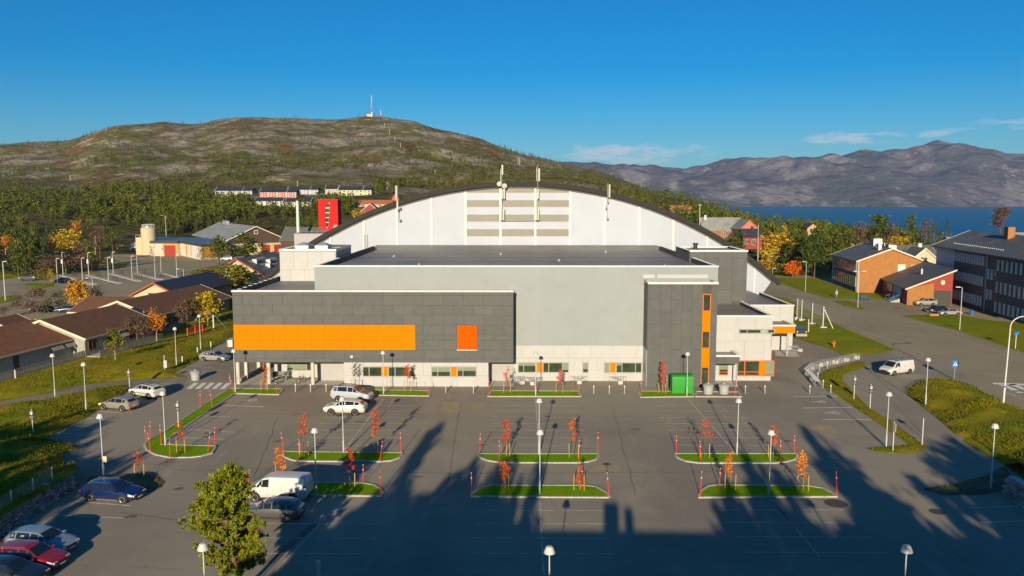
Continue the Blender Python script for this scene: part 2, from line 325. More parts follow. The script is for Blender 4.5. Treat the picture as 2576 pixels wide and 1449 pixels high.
def mound(name, pts, m, edge=.05, rise=.6, slope=.35, rough=.15, step=.8, hz=None):
    """grass ground with its own relief; hz: {index: height} lifts single corners"""
    q = [p.to_2d() for p in vpoly(pts)]
    q3 = [Vector((p.x, p.y, edge if not hz else hz.get(i, edge))) for i, p in enumerate(q)]
    bd = densify(q3, step); b2 = [p.to_2d() for p in bd]; ba = np.array([[p.x, p.y, p.z] for p in bd])
    xs = [p.x for p in q]; ys = [p.y for p in q]; pin = []
    for x in np.arange(min(xs), max(xs), step):
        for y in np.arange(min(ys), max(ys), step):
            px, py = x+random.uniform(-.25, .25)*step, y+random.uniform(-.25, .25)*step
            if inside((px, py), q):
                dd = np.hypot(ba[:, 0]-px, ba[:, 1]-py)
                if dd.min() > step*.5: pin.append((px, py, dd))
    vs, es, fs, ov, *_ = delaunay_2d_cdt(b2+[Vector((p[0], p[1])) for p in pin], [], [list(range(len(b2)))], 1, 1e-4)
    hs = {}
    for i, v in enumerate(vs):
        k = ov[i][0] if ov[i] else None
        if k is not None and k < len(bd): z = bd[k].z
        elif k is not None:
            px, py, dd = pin[k-len(bd)]; w = 1/(dd**2+.01); z = float((w*ba[:, 2]).sum()/w.sum()); dm = float(dd.min())
            z += rise*(1-math.exp(-dm*slope/max(rise, .01))) if rise > 0 else 0
            z += rough*min(1, dm)*(float(vnoise(px, py, 1.3, 5))*1.2+float(vnoise(px, py, 4, 6))*1.5)
        else: z = edge
        hs[i] = max(z, .03)
    mb = MB(); mb.add([(v.x, v.y, hs[i]) for i, v in enumerate(vs)], [tuple(f) if _ccw(vs, f) else tuple(f)[::-1] for f in fs])
    n = len(mb.v); o = mb.build(name, m, smooth=True); o['kind'] = 'structure'
    MOUNDS.append((q, np.array(mb.v))); return o
def mound_z(x, y):
    for q, V in MOUNDS:
        if inside((x, y), q):
            d = np.hypot(V[:, 0]-x, V[:, 1]-y); return float(V[d.argmin(), 2])
    return 0.0
sheet('lawn_ground', [(-170,20),(160,20),(160,262),(-170,262)], .008, M_rough, True)
# forecourt and car park of the sports hall
AC = [(-20,1449),(0,1358),(200,1222),(150,1190),(120,1150),(90,1118),(112,1108),(175,1070),(212,1055),(247,1033),(290,1012),(318,985),(325,970),(392,962),(465,963),(472,948),(435,940),(497,908),(525,880),(585,846),(760,840),(1860,840),(1990,850),(2086,877),(2126,896),(2206,890),(2251,880),(2330,905),(2420,940),(2470,985),(2450,1060),(2420,1110),(2526,1171),(2560,1195),(2640,1240),(2700,1330),(2700,1449)]
sheet('car_park', [tuple(G(a, b).to_2d()) for a, b in AC] + [(60,28),(-60,28)], .02, M_asph, True)
sheet('footpath', [(-60,1024),(0,1010),(125,988),(200,970),(300,958),(400,952),(472,948),(465,963),(392,962),(325,970),(250,975),(150,1000),(0,1026),(-60,1042)], .028, M_pave)
sheet('left_car_park', [(-80,704),(0,706),(60,694),(140,692),(238,688),(262,648),(300,636),(312,606),(332,598),(350,642),(600,640),(700,640),(700,700),(590,700),(470,752),(250,800),(130,800),(0,812),(-80,815)], .02, M_road)
sheet('road', [(1860,735),(1900,690),(1948,694),(2040,694),(2110,705),(2145,735),(2240,748),(2290,764),(2385,757),(2470,790),(2700,830),(2700,1100),(2560,1040),(2470,985),(2420,940),(2330,905),(2251,880),(2181,850),(2084,810),(2024,775),(1980,750)], .026, M_road)
M_line2 = M_white_line
# grass areas
mound('grass_bank', [(-60,1022),(0,1010),(125,988),(200,970),(300,958),(400,951),(472,947),(435,940),(497,908),(525,880),(583,850),(583,832),(500,850),(440,862),(300,890),(217,906),(100,936),(0,962),(-60,980)], M_rough, .06, 1.0, .22, .22, .9)
mound('verge_bank', [(-60,1043),(0,1027),(150,1001),(250,976),(325,971),(318,985),(290,1012),(247,1033),(212,1055),(175,1070),(112,1108),(205,1128),(160,1140),(162,1175),(190,1196),(202,1221),(0,1357),(-120,1440)], M_rough, .06, .9, .35, .25, .7, {9:.1,15:1.42,16:1.5,17:1.6,0:.06,13:.3,14:.9})
mound('planting_bed', [(212,1221),(225,1198),(300,1193),(365,1192),(400,1200),(414,1213),(405,1228),(380,1238),(335,1244),(300,1232)], M_dirt, .05, .12, .3, .06, .5)
mound('school_lawn', [(1945,708),(1954,698),(1999,699),(2049,700),(2074,708),(2106,720),(2154,737),(2204,738),(2237,754),(2104,752),(2076,750),(2011,730),(1969,715)], M_lawn, .05, .25, .1, .06, 1.6)
mound('lawn_corner', [(2091,757),(2136,757),(2160,765),(2175,778),(2164,780),(2124,770)], M_lawn, .05, .1, .1, .05, 1.2)
mound('front_lawn', [(2266,794),(2331,793),(2420,794),(2500,808),(2640,820),(2640,915),(2575,887),(2506,865),(2406,832),(2331,812)], M_lawn, .05, .25, .1, .06, 1.5)
mound('hall_verge', [(2003,772),(2025,778),(2076,802),(2119,825),(2181,850),(2251,880),(2206,890),(2126,896),(2086,877),(2029,853),(2003,845)], M_lawn, .05, .25, .2, .08, 1.0)
mound('grass_strip', [(2175,912),(2176,925),(2146,935),(2121,945),(2119,957),(2139,980),(2181,1022),(2231,1055),(2316,1115),(2332,1125),(2331,1131),(2306,1140),(2256,1142),(2206,1138),(2176,1128),(2230,1125),(2286,1119),(2194,1055),(2144,1022),(2106,995),(2071,972),(2059,945),(2081,930),(2156,912)], M_rough, .05, .15, .3, .08, .6)
mound('roadside_bank', [(2281,985),(2286,975),(2314,962),(2356,956),(2399,957),(2429,965),(2481,992),(2531,1017),(2590,1040),(2680,1085),(2700,1330),(2560,1205),(2526,1171),(2506,1146),(2481,1126),(2444,1103),(2406,1095),(2356,1052),(2306,1012),(2281,992)], M_rough, .06, 1.1, .35, .28, .7, {10:1.4,11:1.5})
mound('gravel_verge', [(2319,1231),(2400,1218),(2470,1200),(2524,1174),(2542,1195),(2536,1218),(2524,1236),(2469,1245),(2369,1246)], M_dirt, .05, .15, .3, .07, .5)
mound('kerb_grass', [(238,688),(262,668),(300,668),(325,660),(318,672),(250,680)], M_lawn, .05, .1, .1, .05, 1.5)
mound('corner_grass', [(470,688),(500,676),(550,668),(556,680),(500,692)], M_lawn, .05, .1, .1, .05, 1.5)
mound('bush_bed', [(55,718),(70,712),(135,712),(136,722),(100,724)], M_lawn, .05, .1, .1, .05, 1.2)
mound('roadside_grass', [(-60,745),(0,747),(40,742),(60,750),(0,764),(-60,768)], M_lawn, .05, .1, .1, .05, 1.5)
# painted markings
def line(mb, a, b, w, z=.034):
    a = a.to_2d(); b = b.to_2d(); d = (b-a).normalized(); n = Vector((-d.y, d.x))*w/2
    mb.add([(a.x+n.x,a.y+n.y,z),(a.x-n.x,a.y-n.y,z),(b.x-n.x,b.y-n.y,z),(b.x+n.x,b.y+n.y,z)], [(0,1,2,3)])
def lines(name, segs, w, z=.034, m=None):
    mb = MB()
    for s in segs:
        for a, b in zip(s[:-1], s[1:]): line(mb, G(*a), G(*b), w, z)
    o = mb.build(name, m or M_white_line); o['kind'] = 'structure'; return o
def bays(p, q, n, L0, L1):                              # bay lines at right angles to the spine p-q
    a, b = G(*p), G(*q); out = MB()
    for i in range(n):
        c = a.lerp(b, i/(n-1)); line(out, Vector((c.x-L0, c.y, 0)), Vector((c.x+L1, c.y, 0)), .08)
    return out
mb = MB()
for spine in (((965,1003),(862,1138)), ((1347,1003),(1355,1138)), ((1729,1003),(1850,1140))):
    a, b = G(*spine[0]), G(*spine[1])
    line(mb, a, b, .09); n = int((a.y-b.y)/2.5)
    for i in range(n+1):
        y = a.y - 3.2 - i*2.5
        if y < b.y: break
        x = a.lerp(b, (a.y-y)/(a.y-b.y)).x
        line(mb, Vector((x-4.9, y, 0)), Vector((x+4.9, y, 0)), .085)
for spine in (((862,1258),(690,1440)), ((1357,1258),(1368,1449)), ((1939,1256),(2060,1400))):
    a, b = G(*spine[0]), G(*spine[1]); line(mb, a, b, .09)
    for y in (a.y-2.2, a.y-4.7, a.y-7.2, a.y-9.7):
        if y < b.y: break
        x = a.lerp(b, (a.y-y)/(a.y-b.y)).x
        line(mb, Vector((x-4.9, y, 0)), Vector((x+4.9, y, 0)), .085)
o = mb.build('bay_lines', mat('worn_line_paint', (.54,.50,.42), .85, .4, 1.5)); o['kind'] = 'structure'
lines('side_bay_lines', [[(243,1034),(308,1040)],[(212,1052),(290,1058)],[(175,1070),(250,1077)],[(143,1089),(225,1096)],[(192,1262),(330,1273)],[(143,1296),(310,1304)],[(210,1250),(90,1330)],[(480,920),(535,926)],[(455,930),(515,936)],[(470,1080),(590,1088)],[(440,1100),(565,1106)],[(515,1047),(580,1049)]], .08)
lines('disabled_bay_lines', [[(553,1019),(663,1024)],[(1995,999),(2106,997)],[(2020,1027),(2144,1025)],[(2069,1056),(2191,1056)]], .14)
lines('kerb_edge_lines', [[(2520,1241),(2575,1280)],[(2436,1278),(2560,1274)],[(2466,1315),(2575,1311)],[(1941,1257),(2000,1330)],[(2530,987),(2600,1016)]], .08)
lines('road_edge_line', [[(1971,728),(2010,745),(2052,765),(2085,781),(2140,796)],[(2025,776),(2100,806),(2181,837),(2294,873),(2318,886),(2321,895),(2305,906)],[(2241,811),(2321,826),(2431,856),(2575,911)],[(2180,742),(2110,752)]], .14, .036, mat('pale_edge_paint', (.42,.40,.33), .85, .3, 2))
def stripes(name, quads, z=.036):
    mb = MB()
    for q in quads: mb.add([(p.x, p.y, z) for p in vpoly(q)], [(0,1,2,3)])
    o = mb.build(name, M_white_line); o['kind'] = 'structure'
stripes('crossing_stripes', [[(468.5+k*20.8,979),(481.5+k*20.8,979),(500+k*20.8-(k*.2),963.6),(487+k*20.8,963.6)] for k in range(5)])
stripes('road_crossing', [[(2494,963),(2700,970),(2700,976),(2500,967)],[(2511,968),(2524,967),(2562,982),(2546,983)],[(2536,967),(2550,966),(2580,978),(2572,981)],[(2552,986),(2570,986),(2574,989),(2560,989)]])
def wheelchair(vx, vy, s):                              # the wheelchair sign painted on the bay
    c = G(vx, vy); mb = MB(); z = .037
    def ring(cx, cy, r, a0, a1, n=14, w=.1):
        for i in range(n):
            t0, t1 = a0+(a1-a0)*i/n, a0+(a1-a0)*(i+1)/n
            line(mb, Vector((cx+r*math.cos(t0), cy+r*math.sin(t0), 0)), Vector((cx+r*math.cos(t1), cy+r*math.sin(t1), 0)), w, z)
    ring(c.x, c.y, .42*s, 0, 2*math.pi); ring(c.x-.95*s, c.y+.05, .12, 0, 2*math.pi, 8, .14)
    for a, b in (((-.8,.05),(-.1,.1)),((-.1,.1),(.1,.65)),((.1,.65),(.45,.55)),((-.45,.05),(-.4,.5))):
        line(mb, Vector((c.x+a[0]*s, c.y+a[1]*s, 0)), Vector((c.x+b[0]*s, c.y+b[1]*s, 0)), .12, z)
    o = mb.build('wheelchair_symbol', M_white_line); o['kind'] = 'structure'
wheelchair(635, 1008, 1.0); wheelchair(2066, 1012, 1.0); wheelchair(2100, 1040, 1.0)
# manholes and patches
mb = MB()
for vx, vy, r in ((855,1046,.45),(2102,1267,.9),(2357,1288,.6),(1525,1168,.35),(1377,1048,.3)):
    c = G(vx, vy); n = 16
    mb.add([(c.x+r*math.cos(2*math.pi*i/n), c.y+r*math.sin(2*math.pi*i/n), .035) for i in range(n)], [tuple(range(n))])
o = mb.build('manhole_covers', mat('iron_cover', (.07,.062,.05), .8, .3, 5)); o['kind'] = 'structure'

mb = MB(); rr_ = random.Random(5)
for (a, b) in (((620,1040),(1180,1052)),((1180,1052),(1900,1046)),((560,1180),(1150,1192)),((1150,1192),(2100,1186)),((1540,1020),(1600,1250)),((1160,1010),(1120,1240)),((1650,1060),(2200,1180)),((430,1180),(640,1190)),((2150,900),(2270,1010)),((2240,1010),(2420,1190)),((300,1290),(640,1330)),((700,1050),(640,1200))):
    p_, q_ = G(*a), G(*b); n_ = max(4, int((q_-p_).length/1.5)); pr_ = p_
    for i_ in range(1, n_+1):
        c_ = p_.lerp(q_, i_/n_)+Vector((rr_.uniform(-.12,.12), rr_.uniform(-.12,.12), 0)); line(mb, pr_, c_, rr_.uniform(.03,.07), .0285 if b[0] < 2150 else .033); pr_ = c_
o = mb.build('asphalt_seams', mat('bitumen_seam', (.10,.09,.075), .8, .3, 3)); o['kind'] = 'structure'
for k_, q_ in enumerate((((1112,1012),(1160,1012),(1158,1038),(1106,1040)),((1182,1012),(1218,1012),(1222,1034),(1180,1036)),((800,1320),(690,1418),(660,1418),(780,1320)),((1480,1172),(1560,1172),(1566,1190),(1482,1190)),((2010,1065),(2090,1072),(2110,1090),(2020,1084)))):
    sheet('asphalt_patch', q_, .0275, mat('asphalt_patch_%s' % ('light','light','dark','light','light')[k_], ((.36,.30,.175),(.36,.30,.175),(.2,.17,.11),(.36,.30,.18),(.37,.31,.18))[k_], .92, .12, .8, .3, 14, spec=.05))
for vx_, vy_, rx_, m_ in ((905,1062,.5,0),(1210,1120,.35,0),(700,1110,.4,0),(330,1300,.45,0),(1600,1080,.5,0),(2290,1200,.5,0),(1980,1110,.4,0),(520,1090,.3,0),(1050,1200,.35,0),(450,1230,.4,0)):
    c_ = G(vx_,vy_); pts_ = [((c_.x+rx_*(1+.35*math.sin(3*t_+vx_))*math.cos(t_)), (c_.y+rx_*.8*(1+.3*math.cos(2*t_+vy_))*math.sin(t_))) for t_ in [2*math.pi*i_/14 for i_ in range(14)]]
    sheet('oil_stain', pts_, .0295, mat('oil_stain', (.15,.125,.085), .6, .3, 4), True)
# ---------------------------------------------------------------- the sports hall
M_pan = mat('anthracite_panel', (.085,.089,.088), .65, .07, 1.2, .15, 8, obj=.07)
M_panb = mat('anthracite_joint', (.066,.066,.062), .8, .1, 2)
M_pale = mat('pale_grey_panel', (.252,.283,.292), .6, .03, .5, obj=.02)
M_wht = mat('white_wall_panel', (.405,.412,.41), .6, .03, .8, obj=.025)
M_whtj = mat('white_wall_joint', (.355,.355,.35), .7, .05, 1)
M_org = mat('orange_panel', (.62,.178,.001), .6, .03, .8, spec=.02, obj=.02)
M_org2 = mat('deep_orange_panel', (.60,.085,.001), .8, .03, .8, spec=.02)
M_cop = mat('white_coping', (.56,.56,.55), .4, .05, 2)
M_memb = ramp_mat('roof_membrane', [((.25,.235,.205), 0, 0, 0, S1), ((.19,.18,.16), .12, .45, .62, (1,.5,1)), ((.30,.28,.235), .3, .55, .75, (.5,1.5,1)), ((.175,.175,.17), .05, .55, .7, S1)], .5, .15, 6, .02, .22)
M_gab = mat('gable_white_panel', (.37,.41,.485), .55, .03, .3, obj=.03)
M_pil = mat('pilaster_white', (.54,.55,.55), .5, .03, 1)
M_band = mat('translucent_band', (.20,.185,.155), .5, .06, .4)
M_roofd = mat('arch_roof_felt', (.022,.021,.02), .8, .2, 2)
M_soff = mat('arch_trim', (.10,.09,.08), .6, .1, 2)
M_glass = mat('window_glass', (.035,.052,.030), .06, .3, .9, spec=.7)
M_blind = mat('window_blind', (.17,.21,.14), .5, .08, 4)
M_frame = mat('window_frame_grey', (.30,.31,.28), .5, .06, 4)
M_frameo = mat('window_frame_orange', (.62,.12,.002), .6, .05, 4)
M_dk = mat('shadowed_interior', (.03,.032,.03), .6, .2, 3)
ROOT = thing('sports_hall', 'large sports hall with arched white gable and anthracite, white and orange front blocks', 'sports hall', (0, 100, 0))
PANMESH = {}
def block(name, x0, x1, y0, y1, z0, z1, m, root=None): return MB().box(x0, y0, z0, x1, y1, z1).build(name, m, root or ROOT)
def panel(x0, x1, z0, z1, Y, m, name='cladding_panel', d=.05, g=.022, root=None, side=False):
    """one cladding sheet standing proud of the wall behind it; side=True: a sheet on a wall that faces along x"""
    w, h = x1-x0-g, z1-z0-g
    if w < .03 or h < .03: return None
    key = (round(w, 2), round(h, 2), m.name, side)
    r = root or ROOT
    if key not in PANMESH:
        mb = MB(); e = .004
        a = [(-w/2,0,-h/2),(w/2,0,-h/2),(w/2,0,h/2),(-w/2,0,h/2)]; f = [(-w/2+e,-d,-h/2+e),(w/2-e,-d,-h/2+e),(w/2-e,-d,h/2-e),(-w/2+e,-d,h/2-e)]
        mb.add(a+f, [(4,5,6,7),(0,1,5,4),(1,2,6,5),(2,3,7,6),(3,0,4,7)])
        o = mb.build(name, m, None); PANMESH[key] = o.data; o.parent = r
    else:
        o = bpy.data.objects.new(name, PANMESH[key]); COL.objects.link(o); o.parent = r
    o.location = Vector(((x0+x1)/2, Y, (z0+z1)/2)) - wloc(r) if not side else Vector((Y, (x0+x1)/2, (z0+z1)/2)) - wloc(r)
    if side: o.rotation_euler = (0, 0, side*math.pi/2)
    return o
def row(x0, x1, z0, z1, Y, w, off, m, holes=(), name='cladding_panel', root=None, min_w=.15):
    xs = [x0]; x = x0 + off if off > .2 else x0 + w
    while x < x1 - .2: xs.append(x); x += w
    xs.append(x1)
    for a, b in zip(xs[:-1], xs[1:]):
        cuts = [(a, b, z0, z1)]
        for hx0, hx1, hz0, hz1 in holes:
            nxt = []
            for (p, q, r, s) in cuts:
                if hx1 <= p or hx0 >= q or hz1 <= r or hz0 >= s: nxt.append((p, q, r, s)); continue
                if hx0 > p: nxt.append((p, hx0, r, s))
                if hx1 < q: nxt.append((hx1, q, r, s))
                c, d = max(p, hx0), min(q, hx1)
                if hz1 < s: nxt.append((c, d, hz1, s))
                if hz0 > r: nxt.append((c, d, r, hz0))
            cuts = nxt
        for p, q, r, s in cuts:
            if q-p > min_w and s-r > .12: panel(p, q, r, s, Y, m, name, root=root)
def window(x0, x1, z0, z1, Y, splits=(), fm=None, blinds=(), root=None, orange=(), name='window', fw=.09, gm=None, zs=()):
    """frame with its panes as sub-parts; blinds: share of each pane covered from above"""
    fm = fm or M_frame; root = root or ROOT; mb = MB(); e = .085
    mb.box(x0, Y-e, z0, x1, Y, z0+fw*1.3).box(x0, Y-e, z1-fw, x1, Y, z1)
    mb.box(x0, Y-e, z0+fw*1.3, x0+fw, Y, z1-fw).box(x1-fw, Y-e, z0+fw*1.3, x1, Y, z1-fw)
    xs = [x0+fw] + [s for s in splits] + [x1-fw]
    for s in splits: mb.box(s-fw/2, Y-e, z0+fw*1.3, s+fw/2, Y, z1-fw)
    f = mb.build(name, fm, root)
    for i, (a, b) in enumerate(zip(xs[:-1], xs[1:])):
        a2 = a + (fw/2 if i else 0); b2 = b - (fw/2 if i < len(xs)-2 else 0)
        zz = [z0+fw*1.3] + list(zs) + [z1-fw]
        for k, (c, d) in enumerate(zip(zz[:-1], zz[1:])):
            if k: MB().box(a2, Y-e, c-fw*.35, b2, Y-.02, c+fw*.35).build('transom', fm, f)
            MB().box(a2, Y-.055, c, b2, Y-.02, d).build('pane', gm or M_glass, f)
        if i < len(blinds) and blinds[i] > 0:
            zt = z1-fw; zb = zt - blinds[i]*(zt-z0-fw)
            MB().box(a2+.01, Y-.062, zb, b2-.01, Y-.056, zt-.01).build('blind', M_blind, f)
    return f
def zv(vy, Y, vx=1305): return P(vx, vy, Y).z
def xv(vx, Y, vy=900): return P(vx, vy, Y).x
def strips(p0, p1, n, root=None, w=.55, L=.5):         # short white strips laid across a parapet coping
    p0 = Vector(p0); p1 = Vector(p1); d = (p1-p0).normalized(); nn = Vector((-d.y, d.x, 0)); base = None
    for i in range(n):
        c = p0.lerp(p1, (i+.5)/n)
        if base is None:
            base = MB().cbox((0,0,0), (w, L, .05), math.atan2(d.y, d.x)).build('coping_strip', M_cop, None); o = base
        else: o = bpy.data.objects.new('coping_strip', base.data); COL.objects.link(o)
        o.parent = root or ROOT; o.location = c - wloc(root or ROOT)
# --- block A: raised anthracite block on the left
YA, YB, YT = 100.0, 103.3, 100.2
ax0, ax1, az0, az1 = -36.05, -0.7, 3.15, 12.3
block('front_block_wall', ax0, -26.5, YA, 134, az0, 11.55, M_panb)
block('front_block_wall', -26.5, ax1, YA, YB-.01, az0, 11.55, M_panb)
MB().add([(ax0+.5,YA+.4,11.6),(-26.5,YA+.4,11.6),(-26.5,134,11.6),(ax0+.5,134,11.6)], [(0,1,2,3)]).add([(-26.5,YA+.4,11.6),(ax1-.4,YA+.4,11.6),(ax1-.4,YB,11.6),(-26.5,YB,11.6)], [(0,1,2,3)]).build('flat_roof', M_memb, ROOT)
block('parapet', ax0, ax1, YA, YA+.4, 11.55, 12.12, M_panb); block('parapet', ax0, ax0+.45, YA+.4, 134, 11.55, 12.2, M_panb)
block('parapet', ax1-.4, ax1, YA+.4, YB-.02, 11.55, 12.12, M_cop)
block('coping', ax0-.08, ax1+.05, YA-.12, YA+.45, 12.12, 12.34, M_cop)
strips((ax0+.2, YA+1.2, 12.24), (ax0+.2, 133, 12.24), 15)
oz0, oz1 = 4.75, 7.95; ox1 = xv(1045, YA); sq0, sq1 = xv(1149, YA), xv(1200.5, YA)
H_or = [(ax0, ox1, oz0, oz1), (sq0, sq1, oz0, oz1)]
for k, (z0, z1, off) in enumerate(((11.7,12.1,1.25),(10.45,11.7,1.27),(9.2,10.45,0),(7.95,9.2,1.3),(6.7,7.95,1.25),(6.0,6.7,0),(4.75,6.0,1.25),(3.6,4.75,1.35),(3.17,3.6,.1))):
    row(ax0, ax1, z0, z1, YA, 2.53, off, M_pan, H_or)
for i in range(14):
    a = ax0 + (ox1-ax0)*i/14; panel(a, ax0+(ox1-ax0)*(i+1)/14, oz0, oz1, YA-.002, M_org, 'orange_panel', g=.006)
panel(sq0+.05, sq1-.05, oz0+.08, oz1-.05, YA+.004, M_org2, 'orange_panel'); block('orange_sill', sq0, sq1, YA-.16, YA-.002, oz0-.03, oz0+.07, M_cop)
MB().box(sq0+.4, YA-.08, 5.15, sq0+.65, YA-.047, 5.27).build('vent', M_black, ROOT)
MB().box(-21.3, YA-.2, 3.75, -21.0, YA-.052, 4.05).build('wall_lamp', M_whitep, ROOT)
# left side wall, seen from a step aside
for k, (z0, z1) in enumerate(((10.45,11.7),(9.2,10.45),(7.95,9.2),(4.75,7.95),(3.17,4.75))):
    for j in range(6): panel(YA+.1+j*5.5, YA+.1+(j+1)*5.5, z0, z1, ax0, M_org if k == 3 and j < 2 else M_pan, side=-1)
# ground floor under block A
wz = 3.13
block('ground_floor_wall', xv(864,YA), xv(1228,YA), YA+.05, YB, 0, wz, M_whtj)
hw = []
wins = []
for (a, b, s) in ((911.4,960.4,(927.5,)),(975.4,1041.6,(993,1028)),(1084.2,1133,(1100.5,)),(1149,1198,(1164,))):
    x0, x1 = xv(a,YA), xv(b,YA); hw.append((x0,x1,1.27,2.6)); wins.append((x0,x1,[xv(v,YA) for v in s]))
ows = [(xv(960.4,YA), xv(975.4,YA)), (xv(1133,YA), xv(1149,YA))]
hw += [(a,b,1.27,2.6) for a, b in ows]
row(xv(864,YA), xv(1228,YA), .02, 1.45, YA+.05, 2.53, 1.2, M_wht, hw, 'white_panel'); row(xv(864,YA), xv(1228,YA), 1.45, wz, YA+.05, 2.53, 0, M_wht, hw, 'white_panel')
for (x0, x1, s), bl in zip(wins, ((0,0),(0,0,.45),(.5,.5),(.4,.4))): window(x0, x1, 1.27, 2.6, YA+.05, s, blinds=bl)
for a, b in ows: panel(a+.03, b-.03, 1.33, 2.6, YA+.05, M_org, 'orange_panel')
YR = 105.0                                              # recessed entrance wall
rx0, rx1 = xv(689,YR), xv(864,YR)
block('recessed_wall', rx0, xv(1228,YR), YR, YR+13, 0, 3.12, M_whtj)
dx0, dx1 = xv(846.5,YR), xv(863.5,YR)
hr = [(xv(721.5,YR), xv(783,YR), .95, 2.75), (xv(811.5,YR), xv(826,YR), .85, 2.7), (dx0, dx1, 0, 2.6)]
row(rx0, dx1, .02, 1.5, YR, 2.53, .8, M_wht, hr, 'white_panel'); row(rx0, dx1, 1.5, 3.1, YR, 2.53, 0, M_wht, hr, 'white_panel')
window(*hr[0][:2], .95, 2.75, YR, [xv(737,YR), xv(770.5,YR)], blinds=(.8,.95,.5)); window(*hr[1][:2], .85, 2.7, YR, (), blinds=(.95,))
d = MB().box(dx0, YR-.1, .02, dx0+.12, YR, 2.6).box(dx1-.12, YR-.1, .02, dx1, YR, 2.6).box(dx0+.12, YR-.1, 2.48, dx1-.12, YR, 2.6).box(dx0+1.0, YR-.1, .02, dx0+1.35, YR, 2.48).build('entrance_door', M_frameo, ROOT)
MB().box(dx0+.13, YR-.06, .1, dx0+.99, YR-.03, 2.45).build('pane', M_glass, d); MB().box(dx0+1.36, YR-.06, .1, dx1-.13, YR-.03, 2.45).build('pane', M_glass, d)
MB().box(dx0+.15, YR-.09, 1.0, dx0+.95, YR-.064, 1.12).build('door_rail', M_frameo, d)
block('ramp_wall', xv(1236.5,YR-.6), xv(1298,YR-.6), YR-.62, YR-.1, 0, 3.1, M_whtj)
row(xv(1238,YR-.6), xv(1290,YR-.6), .02, 3.1, YR-.62, 3.0, 0, M_wht, (), 'white_panel')
# columns, plinths and paving of the open corner
for vx, vy, r in ((600,966,.26),(676.7,965,.27),(787.4,967.5,.24)):
    g = G(vx, vy); MB().lathe([(r,.03),(r,az0)], (g.x, g.y, 0), 16).build('column', M_conc, ROOT, True)
for vx, vy in ((621,951),(651.7,930)):
    g = G(vx, vy); MB().cbox((g.x, g.y, az0/2), (.45,.45,az0)).build('column', M_conc, ROOT)
g0, g1 = G(604,960), G(660,928)
dv = (g1-g0).normalized(); nv = Vector((-dv.y, dv.x, 0))*.14
MB().prism([(g0+nv)[:2],(g0-nv)[:2],(g1-nv)[:2],(g1+nv)[:2]], .02, .45).build('plinth', M_conc, ROOT)
block('undercroft_wall', -36.0, rx0, 119, 119.3, 0, 3.1, M_panb)
block('soffit', ax0+.02, ax1-.02, YA+.02, YB-.03, az0-.03, az0-.005, M_pan)
sheet('entrance_paving', [(590,968),(868,970),(868,957),(689,954),(664,925),(625,938)], .045, M_conc)
sheet('ramp_paving', [(1230,973),(1292,973),(1296,957),(1238,957)], .045, M_conc)
# --- block B: pale grey main block
bx0, bx1, bz1 = -26.47, 25.63, 15.2; zs = 4.74
block('main_block_wall', bx0, bx1, YB, 149.6, 0, 14.38, M_whtj)
MB().add([(bx0+.4,YB+.4,14.42),(bx1-.4,YB+.4,14.42),(bx1-.4,145,14.42),(bx0+.4,145,14.42)], [(0,1,2,3)]).build('flat_roof', M_memb, ROOT)
MB().hull([(bx0,145,14.4),(bx1,145,14.4),(bx1,149.5,14.4),(bx0,149.5,14.4)], [(bx0,147.4,14.95),(bx1,147.4,14.95),(bx1,149.5,15.05),(bx0,149.5,15.05)]).build('roof_upstand', M_memb, ROOT)
block('parapet', bx0, bx1, YB, YB+.4, 14.38, 14.98, M_whtj); block('coping', bx0-.06, bx1+.06, YB-.1, YB+.46, 14.98, 15.2, M_cop)
block('parapet', bx0, bx0+.4, YB+.46, 145, 14.38, 15.12, M_panb); block('parapet', bx1-.4, bx1, YB+.46, 145, 14.38, 15.12, M_panb)
strips((bx0+.2, YB+1.0, 15.16), (bx0+.2, 117, 15.16), 9); strips((bx1-.2, YB+1.0, 15.16), (bx1-.2, 118, 15.16), 10)
xs = [bx0] + [xv(v, YB, 760) for v in (887,1000,1114,1226,1357,1505,1632,1720)] + [bx1]
for a, b in zip(xs[:-1], xs[1:]): panel(a, b, zs, 14.96, YB, M_pale, 'pale_panel', g=.02)
for j in range(3): panel(YB+.1+j*5, YB+.1+(j+1)*5, 8.8, 14.96, bx1, M_pale, 'pale_panel', side=1)
hb = []; wb = []
for a, b, s in ((575,765,(632,)),(825,1087,(885,1022)),(1225,1285,()),(1442,1500,()),(1562,1822,(1622,1758))):
    f_ = lambda q: xv(1158.7+.25*q, YB); hb.append((f_(a), f_(b), 1.1, 2.5)); wb.append([f_(v) for v in s])
ob = [(f_(765), f_(825)), (f_(1500), f_(1562))]
hall_h = hb + [(a, b, 1.1, 2.5) for a, b in ob]
bl0, bl1 = ax1+.05, 16.3
for z0, z1, off in ((.02,1.5,.7),(1.5,3.1,2.0),(3.1,zs,1.2)): row(bl0, bl1, z0, z1, YB, 2.95, off, M_wht, hall_h, 'white_panel')
for (x0, x1, z0, z1), s, bl in zip(hb, wb, ((.3,.3),(0,.0,.75),(.65,),(.95,),(.25,.0,0))): window(x0, x1, z0, z1, YB, s, blinds=bl)
for a, b in ob: panel(a+.03, b-.03, 1.16, 2.5, YB, M_org, 'orange_panel')
